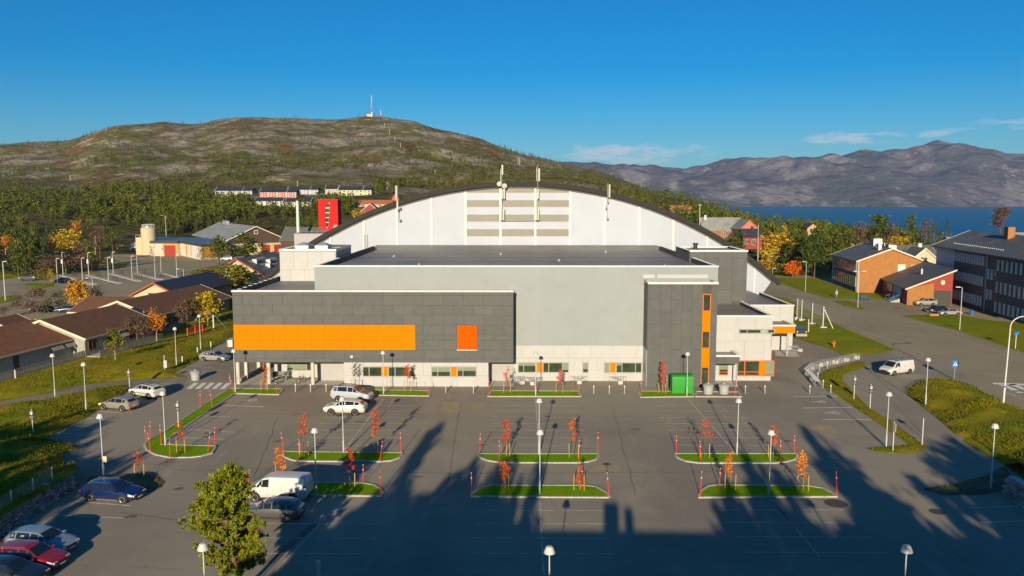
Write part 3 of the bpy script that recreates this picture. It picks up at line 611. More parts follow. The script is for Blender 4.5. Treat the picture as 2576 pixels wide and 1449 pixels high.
# --- block C: anthracite stair tower
tx0, tx1, tz1 = 16.2, 24.9, 13.4
block('tower_wall', tx0, tx1, YT, YB-.06, 0, 12.75, M_panb)
MB().add([(tx0+.3,YT+.3,12.8),(tx1-.3,YT+.3,12.8),(tx1-.3,YB-.1,12.8),(tx0+.3,YB-.1,12.8)], [(0,1,2,3)]).build('flat_roof', M_memb, ROOT)
block('coping', tx0-.06, tx1+.06, YT-.1, YT+.35, 13.12, 13.4, M_cop); block('parapet', tx0, tx1, YT, YT+.3, 12.75, 13.12, M_panb)
block('coping', tx0-.06, tx0+.3, YT+.37, YB-.06, 13.12, 13.38, M_cop); block('coping', tx1-.3, tx1+.06, YT+.37, YB-.06, 13.12, 13.38, M_cop)
block('pale_slab', tx0+1.6, tx1-.6, YB-.16, YB-.06, 13.55, 14.05, M_wht); block('pale_slab', tx0-.2, tx0+1.3, YB-.16, YB-.06, 13.55, 14.05, M_wht)  # pale slabs on the wall just above the tower roof
strips((tx0+.1,YT+.5,13.42),(tx0+.1,YB-.3,13.42),4, L=.5); strips((tx1-.1,YT+.5,13.42),(tx1-.1,YB-.3,13.42),4, L=.5)
ts0, ts1 = xv(1763,YT), xv(1783.5,YT)
tcols = [tx0] + [xv(v, YT) for v in (1658.5,1685,1711.5,1737.5,1763)] + [tx1]
for i, (a, b) in enumerate(zip(tcols[:-1], tcols[1:])):
    z = 0.02; first = True
    while z < 13.05:
        h = 3.2 if not first else (3.2 if i % 2 else 1.6); first = False
        z2 = min(z+h, 13.08)
        for p, q in ((a, b),) if i < 5 else ((ts1, b),): panel(p, q, z, z2, YT, M_pan)
        z = z2
for j in range(3): panel(YT+.02+j*1.02, YT+.02+(j+1)*1.02, zs, 13.0, tx0, M_pan, side=-1)
for j in range(1): panel(YT+.02, YB-.08, .02, zs, tx0, M_wht, 'white_panel', side=-1)
zz = [zv(v, YT) for v in (969,880+.25*260,0)][:1]
def tz(h): return zv(703.8+.25*h, YT)
for a, b, kind in ((140,318,'w'),(318,512,'p'),(512,690,'w'),(690,870,'p'),(870,1048,'w')):
    z1_, z0_ = tz(a), tz(b)
    if kind == 'p':
        panel(ts0, ts1, z0_, z1_, YT-.01, M_org, 'orange_panel', g=.01)
    else:
        window(ts0, ts1, z0_, z1_, YT-.004, (), M_frameo, fw=.11)
# --- white side box behind block A, and its twin in anthracite on the right
block('side_box_wall', -35.3, -27.0, 118, 128.6, 11.6, 15.9, M_whtj)
for z0, z1, off in ((11.62,13.3,1.6),(13.3,15.95,0)): row(-35.3, -27.0, z0, z1, 118, 2.05, off, M_wht, (), 'white_panel')
for j in range(3): panel(118.1+j*3.5, 118.1+(j+1)*3.5, 13.2, 16.0, -27.0, M_pale, 'pale_panel', side=1)
MB().add([(-35,118.3,15.93),(-27.3,118.3,15.93),(-27.3,128.3,15.93),(-35,128.3,15.93)], [(0,1,2,3)]).build('flat_roof', M_memb, ROOT)
block('coping', -35.38, -26.92, 117.92, 118.3, 16.0, 16.35, M_cop); block('coping', -27.2, -26.92, 118.31, 128.7, 16.0, 16.35, M_cop); block('coping', -35.38, -27.21, 128.4, 128.7, 16.0, 16.35, M_panb)
strips((-35.2,118.8,16.3), (-35.2,128,16.3), 7)
for x in (-33.6, -30.6):
    s = MB().hull([(x-1.0,124.0,15.94),(x+1.0,124.0,15.94),(x+1.0,126.5,15.94),(x-1.0,126.5,15.94)], [(x-1.0,124.0,16.5),(x+1.0,124.0,16.5),(x+1.0,126.5,16.5),(x-1.0,126.5,16.5)]).build('skylight', M_cop, ROOT)
    MB().add([(x-1.05,123.95,16.51),(x+1.05,123.95,16.51),(x+1.05,126.55,16.51),(x-1.05,126.55,16.51),(x,125.2,17.0)], [(0,1,4),(1,2,4),(2,3,4),(3,0,4)]).build('dome', mat('skylight_dome', (.25,.33,.38), .2, .1, 2), s)
gx0, gx1 = 25.1, 33.5
block('side_box_wall', gx0, gx1, 118, 128.6, 8.0, 15.85, M_panb)
for i in range(4):
    z = 8.6 if i % 2 else 7.2
    a, b = gx0+(gx1-gx0)*i/4, gx0+(gx1-gx0)*(i+1)/4
    while z < 16.0:
        z2 = min(z+3.2, 16.05); panel(a, b, max(z, 8.3), z2, 118, M_pan); z = z2
for j in range(3): panel(118.1+j*3.5, 118.1+(j+1)*3.5, 14.4, 15.95, gx0, M_pan, side=-1)
for j in range(3): panel(118.1+j*3.5, 118.1+(j+1)*3.5, 7.2, 15.95, gx1, M_pan, side=1)
block('coping', gx0-.08, gx1+.08, 117.92, 118.3, 15.97, 16.25, M_cop); block('coping', gx0-.08, gx1+.08, 128.3, 128.62, 15.97, 16.15, M_cop)
block('coping', gx0-.08, gx0+.25, 118.31, 128.29, 15.9, 16.12, M_panb); block('coping', gx1-.25, gx1+.08, 118.31, 128.29, 15.9, 16.12, M_panb)
strips((gx0+.05,118.7,16.17), (gx0+.05,127.5,16.17), 7); strips((gx1-.1,118.7,16.17), (gx1-.1,128,16.17), 9)
MB().add([(gx0+.2,118.2,15.87),(gx1-.2,118.2,15.87),(gx1-.2,128.4,15.87),(gx0+.2,128.4,15.87)], [(0,1,2,3)]).build('flat_roof', M_memb, ROOT)
MB().lathe([(.3,15.8),(.3,16.6),(.42,16.6),(.42,16.85)], (27.4,125,0), 12).build('roof_vent', M_black, ROOT)
# --- block D, E: low white blocks on the right, entrance canopy, porch
YD = 103.7; dx1_ = 33.0
block('side_block_wall', bx1+.02, dx1_, YD, 118, 0, 8.1, M_whtj)
MB().add([(bx1+.1,YD+.3,8.15),(dx1_-.3,YD+.3,8.15),(dx1_-.3,118,8.15),(bx1+.1,118,8.15)], [(0,1,2,3)]).build('flat_roof', M_memb, ROOT)
block('coping', bx1-.2, dx1_+.08, YD-.1, YD+.35, 8.42, 8.68, M_cop); block('parapet', bx1+.02, dx1_, YD, YD+.3, 8.1, 8.42, M_whtj); block('parapet', dx1_-.35, dx1_+.02, YD+.36, 125, 8.1, 8.6, M_panb)
strips((dx1_-.15,YD+1,8.63), (dx1_-.15,118.5,8.63), 11)
dwin = (xv(1853.5,YD), xv(1947.7,YD)-.02, .62, 2.72); swin = (xv(1855,YD), xv(1946,YD), zv(838.5,YD), zv(826.7,YD))
for z0, z1, off in ((.02,.62,0),(.62,2.72,.6),(2.72,5.3,1.2),(5.3,8.4,0)): row(bx1+.1, dx1_, z0, z1, YD, 2.53, off, M_wht, [dwin, swin], 'white_panel')
window(dwin[0], xv(1911,YD), .62, 2.72, YD, [xv(1873,YD)], M_frameo, fw=.12, zs=(1.2,))
panel(xv(1911,YD), xv(1923.5,YD), .62, 2.72, YD, M_org, 'orange_panel'); window(xv(1923.5,YD), dwin[1], .62, 2.72, YD, (), M_frameo, (.95,), fw=.12, zs=(1.2,))
panel(swin[0], swin[1], swin[2], swin[3], YD, M_frame, 'grey_panel')
window(xv(1856,YD), xv(1911,YD), swin[2]+.02, swin[3]-.02, YD-.06, [xv(1876,YD)]); window(xv(1927,YD), xv(1945,YD), swin[2]+.02, swin[3]-.02, YD-.06, ())
MB().lathe([(.035,4.4),(.035,6.4)], (xv(1937.5,YD), YD-.12, 0), 8).lathe([(.09,6.35),(.09,6.5)], (xv(1937.5,YD), YD-.12, 0), 8).build('wall_pipe', M_frame, ROOT)
YE = 125.0; ex1 = 43.0
block('side_block_wall', dx1_+.03, ex1, YE, 142, 0, 6.6, M_whtj); block('side_block_wall', 26, dx1_, 118.02, 149, 0, 6.5, M_whtj)
for z0, z1, off in ((.02,2.4,1.0),(2.4,7.0,0)): row(dx1_+.05, ex1, z0, z1, YE, 2.6, off, M_wht, (), 'white_panel')
for j in range(5): panel(YE+.1+j*3.3, YE+.1+(j+1)*3.3, .02, 7.0, ex1, M_wht, 'white_panel', side=1)
MB().add([(dx1_,YE+.3,6.65),(ex1-.3,YE+.3,6.65),(ex1-.3,149,6.65),(dx1_,149,6.65)], [(0,1,2,3)]).build('flat_roof', M_memb, ROOT)
block('coping', dx1_+.06, ex1+.08, YE-.1, YE+.35, 7.0, 7.22, M_cop); block('parapet', ex1-.4, ex1+.02, YE+.36, 142, 6.6, 7.1, M_panb); strips((ex1-.15,YE+1,7.14), (ex1-.15,141.5,7.14), 13)
YC = 119.9; cx1 = 41.6
block('canopy', dx1_+.1, cx1, YC, YE-.12, 3.55, 4.6, M_org); block('coping', dx1_+.1, cx1+.08, YC-.08, YC+.35, 4.61, 4.85, M_cop); block('coping', cx1-.35, cx1+.06, YC+.36, YE-.12, 4.61, 4.83, M_cop)
MB().add([(dx1_+.2,YC+.3,4.63),(cx1-.3,YC+.3,4.63),(cx1-.3,YE-.1,4.63),(dx1_+.2,YE-.1,4.63)], [(0,1,2,3)]).build('flat_roof', M_memb, ROOT)
strips((cx1-.1,YC+.6,4.86), (cx1-.1,YE-.4,4.86), 4, L=.6)
g = G(1981,897); MB().lathe([(.13,.02),(.13,3.55)], (g.x, YC+.35, 0), 12).build('column', M_galv, ROOT, True)
for a, b in ((34.6,35.0),(36.3,37.3),(37.7,39.2)): MB().box(a, YE-.5, .02, b, YE-.06, 3.53).build('orange_door_post', M_org, ROOT)
MB().box(35.02, YE-.25, .05, 36.28, YE-.1, 3.3).build('entrance_glass', M_glass, ROOT)
for z in (.9, 1.7): MB().box(35.02, YE-.3, z, 36.28, YE-.251, z+.08).build('door_rail', M_galv, ROOT)
sheet('canopy_paving', [(1949,896),(1985,898),(2012,898),(2000,884),(1950,884)], .045, M_conc)
YF = 100.3; px1 = xv(1860, YF)
block('porch_roof', tx1+.03, px1, YF, YD-.12, 2.95, 3.85, M_panb)
for a, b in ((tx1+.05, 26.2), (26.2, px1)): panel(a, b, 2.95, 3.83, YF, M_pan)
block('coping', tx1+.03, px1+.06, YF-.1, YF+.3, 3.87, 4.1, M_cop); block('coping', px1-.3, px1+.06, YF+.31, YD-.14, 3.87, 4.08, M_cop); strips((px1-.1,YF+.5,4.11), (px1-.1,YD-.3,4.11), 4, L=.5)
MB().add([(tx1+.1,YF+.2,3.87),(px1-.2,YF+.2,3.87),(px1-.2,YD-.14,3.87),(tx1+.1,YD-.14,3.87)], [(0,1,2,3)]).build('flat_roof', M_memb, ROOT)
MB().lathe([(.08,.02),(.08,2.95)], (px1-.25, YF+.25, 0), 10).build('column', M_galv, ROOT, True)
window(xv(1809,YD-.1), xv(1832,YD-.1), .75, 2.6, YD-.08, (), M_frameo, (.6,), zs=(1.2,))
sheet('porch_paving', [(1798,972),(1858,974),(1846,958),(1798,958)], .045, M_conc)
# --- the arched hall
YH = 150.0; HW, APEX, EAVE = 47.8, 26.5, 8.75
SAG = APEX-EAVE; RR = (HW*HW+SAG*SAG)/(2*SAG)
def arch(x): return APEX-RR+math.sqrt(RR*RR-x*x)
pil = [xv(v, YH, 560) for v in (830,915,999,1085.5,1171.5,1258.7,1346,1433,1520,1607,1693,1779)]
fields = [-HW+.35] + [-44+.0] + pil + [44.0, HW-.35]
def zlow(x): return 0.0 if abs(x) < 41.5 else (abs(x)-41.5)/(HW-.35-41.5)*(EAVE-.2)
zb = {}
bands = [(zv(485,YH), 99), (zv(521,YH), zv(503.7,YH)), (zv(557.7,YH), zv(540,YH)), (zv(594.5,YH), zv(576.5,YH))]
def field(a, b, lo, hi, m, name, y=YH, d=.0):
    n = 8; xs = [a+(b-a)*i/n for i in range(n+1)]
    top = [(x, min(hi, arch(x)-.55)) for x in xs]; bot = [(x, max(lo, zlow(x))) for x in xs]
    q = [(x, y-d, z) for x, z in bot] + [(x, y-d, z) for x, z in reversed(top)]
    r = [(p[0], y+.3, p[2]) for p in q]
    return MB().hull(r, q).build(name, m, ROOT)
for i, (a, b) in enumerate(zip(fields[:-1], fields[1:])):
    if 6 <= i <= 8:
        e = [9.0] + [v for p in reversed(bands) for v in p]
        for k in range(len(e)-1): field(a+.08, b-.08, e[k], e[k+1], M_band if k % 2 else M_gab, 'translucent_band' if k % 2 else 'gable_panel', d=.0 if k % 2 else .03)
    else: field(a+.08, b-.08, -1, 99, M_gab, 'gable_panel')
for x in pil: MB().box(x-.2, YH-.2, 9, x+.2, YH+.2, arch(x)-.4).build('pilaster', M_pil, ROOT)
for x in (-44, 44): MB().box(x-.15, YH-.15, zlow(x), x+.15, YH+.2, arch(x)-.4).build('pilaster', M_pil, ROOT)
N = 56; xs = [-HW-.9+(2*HW+1.8)*i/N for i in range(N+1)]
def arc2(x, o):
    t = math.asin(max(-1, min(1, x/RR))); return ((RR+o)*math.sin(t), APEX-RR+(RR+o)*math.cos(t))
mb = MB(); top = [arc2(x, .3) for x in xs]; lo = [arc2(x, -.55) for x in xs]; L1 = 262
for ring in ((YH-.9, L1),):
    y0, y1 = ring
    vs = [(x, y0, z) for x, z in top] + [(x, y1, z) for x, z in top] + [(x, y0, z) for x, z in lo] + [(x, y1, z) for x, z in lo]; n = N+1
    fs = []
    for i in range(N): fs += [(i, i+1, n+i+1, n+i), (2*n+i+1, 2*n+i, 3*n+i, 3*n+i+1), (2*n+i, 2*n+i+1, i+1, i), (n+i, n+i+1, 3*n+i+1, 3*n+i)]
    fs += [(0, n, 3*n, 2*n), (N, 2*n+N, 3*n+N, n+N)]
    mb.add(vs, fs)
mb.build('arched_roof', M_roofd, ROOT, True)
mb = MB(); lo2 = [arc2(x, -.56) for x in xs]; lo3 = [arc2(x, -.85) for x in xs]
for i in range(N): mb.hull([(lo2[i][0], YH-.35, lo2[i][1]), (lo2[i+1][0], YH-.35, lo2[i+1][1]), (lo3[i+1][0], YH-.35, lo3[i+1][1]), (lo3[i][0], YH-.35, lo3[i][1])][::-1], [(lo2[i][0], YH-.02, lo2[i][1]), (lo2[i+1][0], YH-.02, lo2[i+1][1]), (lo3[i+1][0], YH-.02, lo3[i+1][1]), (lo3[i][0], YH-.02, lo3[i][1])][::-1])
mb.build('roof_trim', M_soff, ROOT)
for s in (-1, 1):
    MB().hull([(s*(HW-.4),YH+.3,EAVE-.3),(s*(HW-.4),L1-.5,EAVE-.3),(s*41.5,L1-.5,0),(s*41.5,YH+.3,0)], [(s*(HW-.8),YH+.3,EAVE-.3),(s*(HW-.8),L1-.5,EAVE-.3),(s*41.1,L1-.5,0),(s*41.1,YH+.3,0)]).build('side_wall', M_gab, ROOT)
mb = MB(); lx = xv(1081-160, YH, 610)
for dx in (-.25, .25): mb.tube((lx+dx, YH-.35, 13.4), (lx+dx, YH-.35, 17), .03)
for k in range(9): mb.tube((lx-.25, YH-.35, 13.6+k*.4), (lx+.25, YH-.35, 13.6+k*.4), .02)
mb.build('wall_ladder', M_galv, ROOT)
mb = MB()                                               # railing on top of the arch
for i in range(7):
    x = -2.6+i*1.2; mb.tube((x, YH-.6, arch(x)-.9), (x, YH-.6, arch(x)-.45), .03, n=5)
mb.tube((-2.6,YH-.6,25.75),(4.6,YH-.6,25.75),.03,n=5).build('cable_rail', M_galv, ROOT)
for x_, y_ in ((-14,112),(6,120),(-3,133),(15,139),(-20,128),(20,110)):
    MB().lathe([(.3,14.43),(.3,14.5),(.12,14.55),(.12,14.75),(.0,14.78)], (x_,y_,0), 12).build('roof_drain', M_galv, ROOT)
for y_ in (111,119,127,136): MB().box(bx0+.45,y_,14.421,bx1-.45,y_+.12,14.435).build('membrane_seam', M_roofd, ROOT)
# aerials on the gable: things of their own
def aerial(label, vx, vtop, vbot, parts):
    p0, p1 = P(vx, vbot, YH-.9), P(vx, vtop, YH-.9)
    t = thing('antenna_mast', label, 'antenna', (p0.x, YH-.9, p0.z), 'antenna masts on the arched gable')
    MB().tube((p0.x, YH-.9, p0.z), (p0.x, YH-.9, p1.z), .05, n=8).build('pole', M_galv, t)
    for z in (p0.z+.5, min(p1.z, arch(p0.x))-1.2): MB().box(p0.x-.06, YH-.9, z-.05, p0.x+.06, YH-.25, z+.05).build('bracket', M_galv, t)
    for kind, dx, v0, v1 in parts:
        z0, z1 = zv(v1, YH-1.1), zv(v0, YH-1.1); x = p0.x+dx
        if kind == 'panel': MB().box(x-.15, YH-1.3, z0, x+.15, YH-1.05, z1).build('panel_antenna', mat('antenna_grey', (.40,.39,.34), .5), t)
        elif kind == 'rod': MB().tube((x, YH-.9, z0), (x, YH-.9, z1), .06, .05).build('rod_antenna', M_whitep, t)
        elif kind == 'box': MB().box(x-.16, YH-1.3, z0, x+.16, YH-.95, z1).build('radio_unit', mat('radio_box', (.32,.31,.25), .6), t)
        elif kind == 'dish': MB().lathe([(.12,.25),(.46,.1),(.48,-.12),(.44,-.16),(.01,-.2)], (x, YH-1.3, (z0+z1)/2), 18, 'Y').build('dish_antenna', mat('dish_grey', (.36,.35,.32), .5), t, True)
aerial('white panel antenna on a short mast at the left of the arched gable', 1001, 467, 557, [('panel',-.2,467,503),('box',.35,520,526),('box',.3,550,556),('panel',-.02,505,530)])
aerial('tallest antenna mast with two round dishes near the gable crown', 1262, 414, 508, [('rod',-.2,425,460),('panel',.1,415,440),('dish',-.45,456,470),('dish',.5,461,475),('panel',.05,478,500),('panel',.45,474,500)])
aerial('slim antenna mast right of the dishes at the gable crown', 1352, 412, 503, [('rod',-.2,421,455),('panel',.25,424,456),('panel',.1,476,500)])
aerial('antenna mast with white rod at the right part of the arched gable', 1527, 461, 553, [('panel',.3,464,497),('box',.1,500,509),('box',-.2,516,525),('box',.1,546,551)])
aerial('lower grey antenna pair on the left pilaster between the tan bands', 1263, 519, 556, [('panel',-.22,524,554),('panel',.25,524,554)])
aerial('lower grey antenna pair on the right pilaster between the tan bands', 1350, 519, 556, [('panel',-.12,524,554),('panel',.25,524,554)])
o = MB().tube((xv(1266,YH,554), YH-.7, zv(554.5,YH)), (xv(1348,YH,554), YH-.7, zv(554.5,YH)), .05).build('cable_tray', M_frame); setp(o, 'thin grey cable tray running between the two lower antenna pairs', 'cable tray')
# ---------------------------------------------------------------- other buildings
M_brownroof = mat('brown_roof_shingle', (.20,.085,.035), .9, .18, 1.3, .5, 9)
M_brownroof2 = mat('dark_brown_shingle', (.145,.068,.032), .9, .18, 1.3, .5, 9)
M_slate = ramp_mat('slate_roof', [((.30,.31,.28), 0, 0, 0, S1), ((.20,.21,.19), .3, .45, .65, S1), ((.38,.38,.33), 1.2, .55, .75, (.5,2,1))], .6, .3, 5, .05, .4)
M_dkroof = mat('dark_roof', (.035,.04,.055), .6, .2, 1.5)
M_slate2 = ramp_mat('grey_felt_roof', [((.125,.125,.11), 0, 0, 0, S1), ((.19,.18,.145), .15, .5, .65, S1), ((.085,.085,.08), 1.0, .5, .7, S1)], .6, .3, 5, .05, .4)
M_cream = mat('cream_render', (.50,.43,.28), .8, .06, 1); M_greyw = mat('grey_timber_wall', (.30,.30,.27), .8, .1, 2)
M_barge = mat('cream_barge_board', (.60,.52,.38), .7, .08, 2); M_redb = mat('red_barge_board', (.36,.055,.02), .7, .12, 2)
M_brick = mat('orange_brick', (.33,.145,.042), .85, .10, 1.5, .3, 18); M_redw = mat('red_timber', (.27,.034,.02), .7, .1, 2)
M_dkwall = mat('dark_slate_cladding', (.10,.105,.10), .75, .12, 1.5); M_bwall = mat('pale_wall_shade_tint', (.48,.55,.62), .7, .05, 1)  # bluish cast of a shaded pale wall put into M_bwall
M_yel = mat('ochre_cladding', (.50,.27,.05), .75, .06, 1); M_brnw = mat('dark_brown_cladding', (.075,.045,.032), .8, .15, 1.5)
M_reddoor = mat('red_gate', (.30,.02,.012), .5, .08, 2); M_redt = mat('signal_red_cladding', (.80,.004,.003), .8, .03, 1)
M_terra = mat('red_roof_tile', (.42,.14,.05), .85, .15, 1)
class Fr:                                               # local frame of a building: u along, v across, z up
    def __init__(s, o, d): s.o = Vector((o[0], o[1], 0)); s.u = Vector((d[0], d[1], 0)).normalized(); s.v = Vector((-s.u.y, s.u.x, 0)); s.z0 = o[2] if len(o) > 2 else 0.0
    def p(s, u, v, z): return s.o + s.u*u + s.v*v + Vector((0, 0, z+s.z0))
    def box(s, mb, u0, u1, v0, v1, z0, z1): return mb.hull([s.p(u0,v0,z0),s.p(u1,v0,z0),s.p(u1,v1,z0),s.p(u0,v1,z0)], [s.p(u0,v0,z1),s.p(u1,v0,z1),s.p(u1,v1,z1),s.p(u0,v1,z1)])
    def win(s, root, u0, u1, z0, z1, v, out, fm=None, n=1, name='window', axis='u', gm=None, fw=.09):
        """window on a wall at v (or at u when axis='v'); out = +1/-1 outward side"""
        def bx(mb, a0, a1, d0, d1, c0, c1):
            if axis == 'u': return s.box(mb, a0, a1, min(v+d0*out, v+d1*out), max(v+d0*out, v+d1*out), c0, c1)
            return s.box(mb, min(v+d0*out, v+d1*out), max(v+d0*out, v+d1*out), a0, a1, c0, c1)
        mb = MB(); bx(mb, u0, u1, .0, .08, z0, z0+fw); bx(mb, u0, u1, 0, .08, z1-fw, z1)
        xs = [u0 + (u1-u0-fw)*i/n for i in range(n+1)]
        for x in xs: bx(mb, x, x+fw, 0, .08, z0+fw, z1-fw)
        f = mb.build(name, fm or M_whitep, root)
        for a, b in zip(xs[:-1], xs[1:]): bx(MB(), a+fw, b, .01, .05, z0+fw, z1-fw).build('pane', gm or M_glass, f)
        return f
def gable(name, label, cat, o, d, L, Wd, ez, rz, wm, rm, bm=None, group=None, over=.5, mono=False, endm=None):
    """pitched house; o: corner at the foot of the eave wall, d: along the ridge, body lies on +v side"""
    f = Fr(o, d); t = thing(name, label, cat, tuple(f.p(L/2, Wd/2, 0)), group)
    h = Wd if mono else Wd/2
    prof = [(0,0),(Wd,0),(Wd,rz),(0,ez)] if mono else [(0,0),(Wd,0),(Wd,ez),(Wd/2,rz),(0,ez)]
    MB().hull([f.p(L,v,z-.3 if z == 0 else z-.12) for v, z in prof], [f.p(0,v,z-.3 if z == 0 else z-.12) for v, z in prof]).build('wall', wm, t)
    sl = (rz-ez)/h; th = .16
    def slab(v0, z0, v1, z1):
        a = [f.p(-over,v0,z0-th),f.p(L+over,v0,z0-th),f.p(L+over,v1,z1-th),f.p(-over,v1,z1-th)]
        b = [f.p(-over,v0,z0+.02),f.p(L+over,v0,z0+.02),f.p(L+over,v1,z1+.02),f.p(-over,v1,z1+.02)]
        return MB().hull(a, b).build('roof', rm, t)
    slab(-over, ez-over*sl, h, rz)
    if not mono: slab(Wd+over, ez-over*sl, h+.004, rz-.004)
    if bm:
        for uu in (-over-.06, L+over):
            for (v0, z0, v1, z1) in ((-over, ez-over*sl, h, rz),) + (() if mono else ((h, rz, Wd+over, ez-over*sl),)):
                MB().hull([f.p(uu,v0,z0-.32),f.p(uu,v1,z1-.32),f.p(uu,v1,z1+.06),f.p(uu,v0,z0+.06)], [f.p(uu+.06,v0,z0-.32),f.p(uu+.06,v1,z1-.32),f.p(uu+.06,v1,z1+.06),f.p(uu+.06,v0,z0+.06)]).build('barge_board', bm, t)
        MB().hull([f.p(-over,-over-.07,ez-over*sl-.2),f.p(L+over,-over-.07,ez-over*sl-.2),f.p(L+over,-over-.005,ez-over*sl-.2),f.p(-over,-over-.005,ez-over*sl-.2)], [f.p(-over,-over-.07,ez-over*sl+.04),f.p(L+over,-over-.07,ez-over*sl+.04),f.p(L+over,-over-.005,ez-over*sl+.04),f.p(-over,-over-.005,ez-over*sl+.04)]).build('gutter', bm, t)
    return t, f
# care home wings on the left, eave towards the hall
def care(label, vx, vy, ez, d, L, wd, rm, windows, awn, fence):
    g = G(vx, vy, ez); d = Vector(d).normalized(); v = Vector((-d.y, d.x)); g2 = (g.x+v.x*.5, g.y+v.y*.5)
    t, f = gable('care_home_wing', label, 'care home', g2, d, L, wd, ez+.12, ez+wd/2*.36+.12, M_greyw, rm, M_barge, 'low brown roofed care home wings')
    for a, b, z0, z1 in windows: f.win(t, a, b, z0, z1, 0, -1, mat('brown_window_frame', (.16,.06,.03), .6), 2)
    stripe = mat('awning_light', (.48,.45,.38), .8, .05, 4); stripd = mat('awning_dark', (.10,.10,.10), .8, .1, 4)
    for a, b in awn:
        n = int((b-a)/.22)
        aw = MB().hull([f.p(a,-.06,2.62),f.p(b,-.06,2.62),f.p(b,-1.0,1.75),f.p(a,-1.0,1.75)], [f.p(a,-.06,2.66),f.p(b,-.06,2.66),f.p(b,-1.0,1.79),f.p(a,-1.0,1.79)]).build('awning', stripd, t)
        for i in range(0, n, 2):
            p, q = a+(b-a)*i/n, a+(b-a)*(i+1)/n
            MB().hull([f.p(p,-.06,2.67),f.p(q,-.06,2.67),f.p(q,-1.01,1.8),f.p(p,-1.01,1.8)], [f.p(p,-.06,2.68),f.p(q,-.06,2.68),f.p(q,-1.01,1.81),f.p(p,-1.01,1.81)]).build('stripe', stripe, aw)
    for a, b in fence:
        n = int((b-a)/.3); bd = None
        for i in range(n):
            c = f.p(a+(i+.5)*(b-a)/n, -2.2, .5)
            if bd is None: bd = MB().cbox((0,0,0), (.22,.04,1.1), math.atan2(f.u.y, f.u.x)).build('board', mat('weathered_board', (.33,.31,.27), .85, .15, 3, obj=.15), t, local=True); o = bd
            else: o = bpy.data.objects.new('board', bd.data); COL.objects.link(o); o.parent = t
            o.location = c - wloc(t)
        f.box(MB(), a, b, -2.17, -.02, .02, .1).build('terrace', M_conc, t)
    return t, f
care('nearest brown roofed care home wing at the left edge with grey walls', 200, 848, 2.8, (-.16,-.987), 30, 13.5, M_brownroof, (), (), ())
def care2(label, vx, vy, ez, L, wd, rm, windows, awn, fence):
    """same, measured from the near corner and running away from the camera: body on +v = left"""
    return care(label, vx, vy, ez, (.155,.988), L, wd, rm, windows, awn, fence)
for o_ in [o for o in bpy.data.objects if o.name.startswith('care_home_wing')]:
    def rm_(o):
        for c in list(o.children): rm_(c)
        bpy.data.objects.remove(o)
    rm_(o_)
g0 = G(200, 848, 2.8); d0 = Vector((.155,.988)).normalized(); s0 = g0 - Vector((d0.x, d0.y, 0))*30
def pxl(v3):
    w = np.array(v3) - np.array([0,0,CAM_H]); dd = w @ _fw; return CX+FPX*(w @ _rt)/dd, CY-FPX*(w @ _up)/dd
care2('nearest brown roofed care home wing at the left edge with striped awnings', *pxl(s0), 2.8, 29.3, 13.6, M_brownroof, ((13.5,15,.9,2.3),(17.4,18.4,.2,2.3),(9,11,.9,2.3)), ((24.0,26.2),(26.9,29.0)), ((6,29),))
care2('middle brown roofed care home wing with a cream gable board', 220, 850, 2.95, 17.2, 13.8, M_brownroof2, ((.7,2.6,.9,2.3),(5,6.2,.3,2.3),(10.5,12,.9,2.2)), ((7.2,9.6),(14,15.6)), ((.2,16.5),))
care2('farthest brown roofed care home wing beside the sports hall', 392, 793, 2.95, 26.5, 13.2, M_brownroof2, ((3.5,5,.3,2.3),(6.2,7.6,.9,2.2),(12,14,.9,2.2),(20,21.5,.9,2.2)), (), ((1,6),))
MB_ = G(252, 781)
t, f = gable('cream_gable_porch', 'cream gabled porch roof behind the middle care home wing', 'porch', (-80.5,142.5), (.99,-.155), 8, 11, 3.6, 5.6, M_cream, M_brownroof2, M_barge)
t, f = gable('garden_shed', 'small cream garden shed with low gable behind the care home', 'shed', (-83.5,128.5), (.155,.988), 5, 5.0, 3.2, 4.2, M_cream, M_brownroof2, M_barge)
# red edged houses further back
t, f = gable('low_house', 'low house with dark roof and red gable boards behind the care home', 'house', (-70.6,164.5), (.075,.997), 26, 9.6, 4.0, 6.4, M_cream, M_dkroof, M_redb, over=.7)
f.win(t, 4.2, 6.4, .8, 4.2, 0, -1, M_greyw, 2, axis='v')
t, f = gable('red_edged_hall', 'hall with cream gable, red barge boards and patched grey roof', 'house', (-64.4,204), (.06,.998), 26, 15.4, 3.9, 8.3, M_cream, M_slate2, M_redb, over=.8)
for i, (u, v) in enumerate(((8,2.2),(12,3.6),(5,4.6))):
    zz = 3.9+v*.57; f.box(MB(), u, u+1.3, v, v+1.2, zz, zz+1.2).build('roof_cowl', M_galv, t)
M_patch = mat('pale_roof_patch', (.36,.34,.29), .8, .1, 2)
for u, v, w_, l_ in ((3,5.2,1.0,5),(9,5.8,.8,6),(16,4.6,1.1,5),(6.5,3.6,.7,4),(13,3.0,.8,4)):
    za, zb2 = 3.9+v*.571+.05, 3.9+(v+w_)*.571+.05
    MB().hull([f.p(u,v,za),f.p(u+l_,v,za),f.p(u+l_,v+w_,zb2),f.p(u,v+w_,zb2)], [f.p(u,v,za+.03),f.p(u+l_,v,za+.03),f.p(u+l_,v+w_,zb2+.03),f.p(u,v+w_,zb2+.03)]).build('roof_patch', M_patch, t)
# --- fire station group
a = G(571, 643.6); dr = Vector((-.55,.835)).normalized(); fv = Vector((.835,.55))
pk = P(625, 569.6, a.y+8)
o2 = Vector((a.x, a.y)) + fv*24
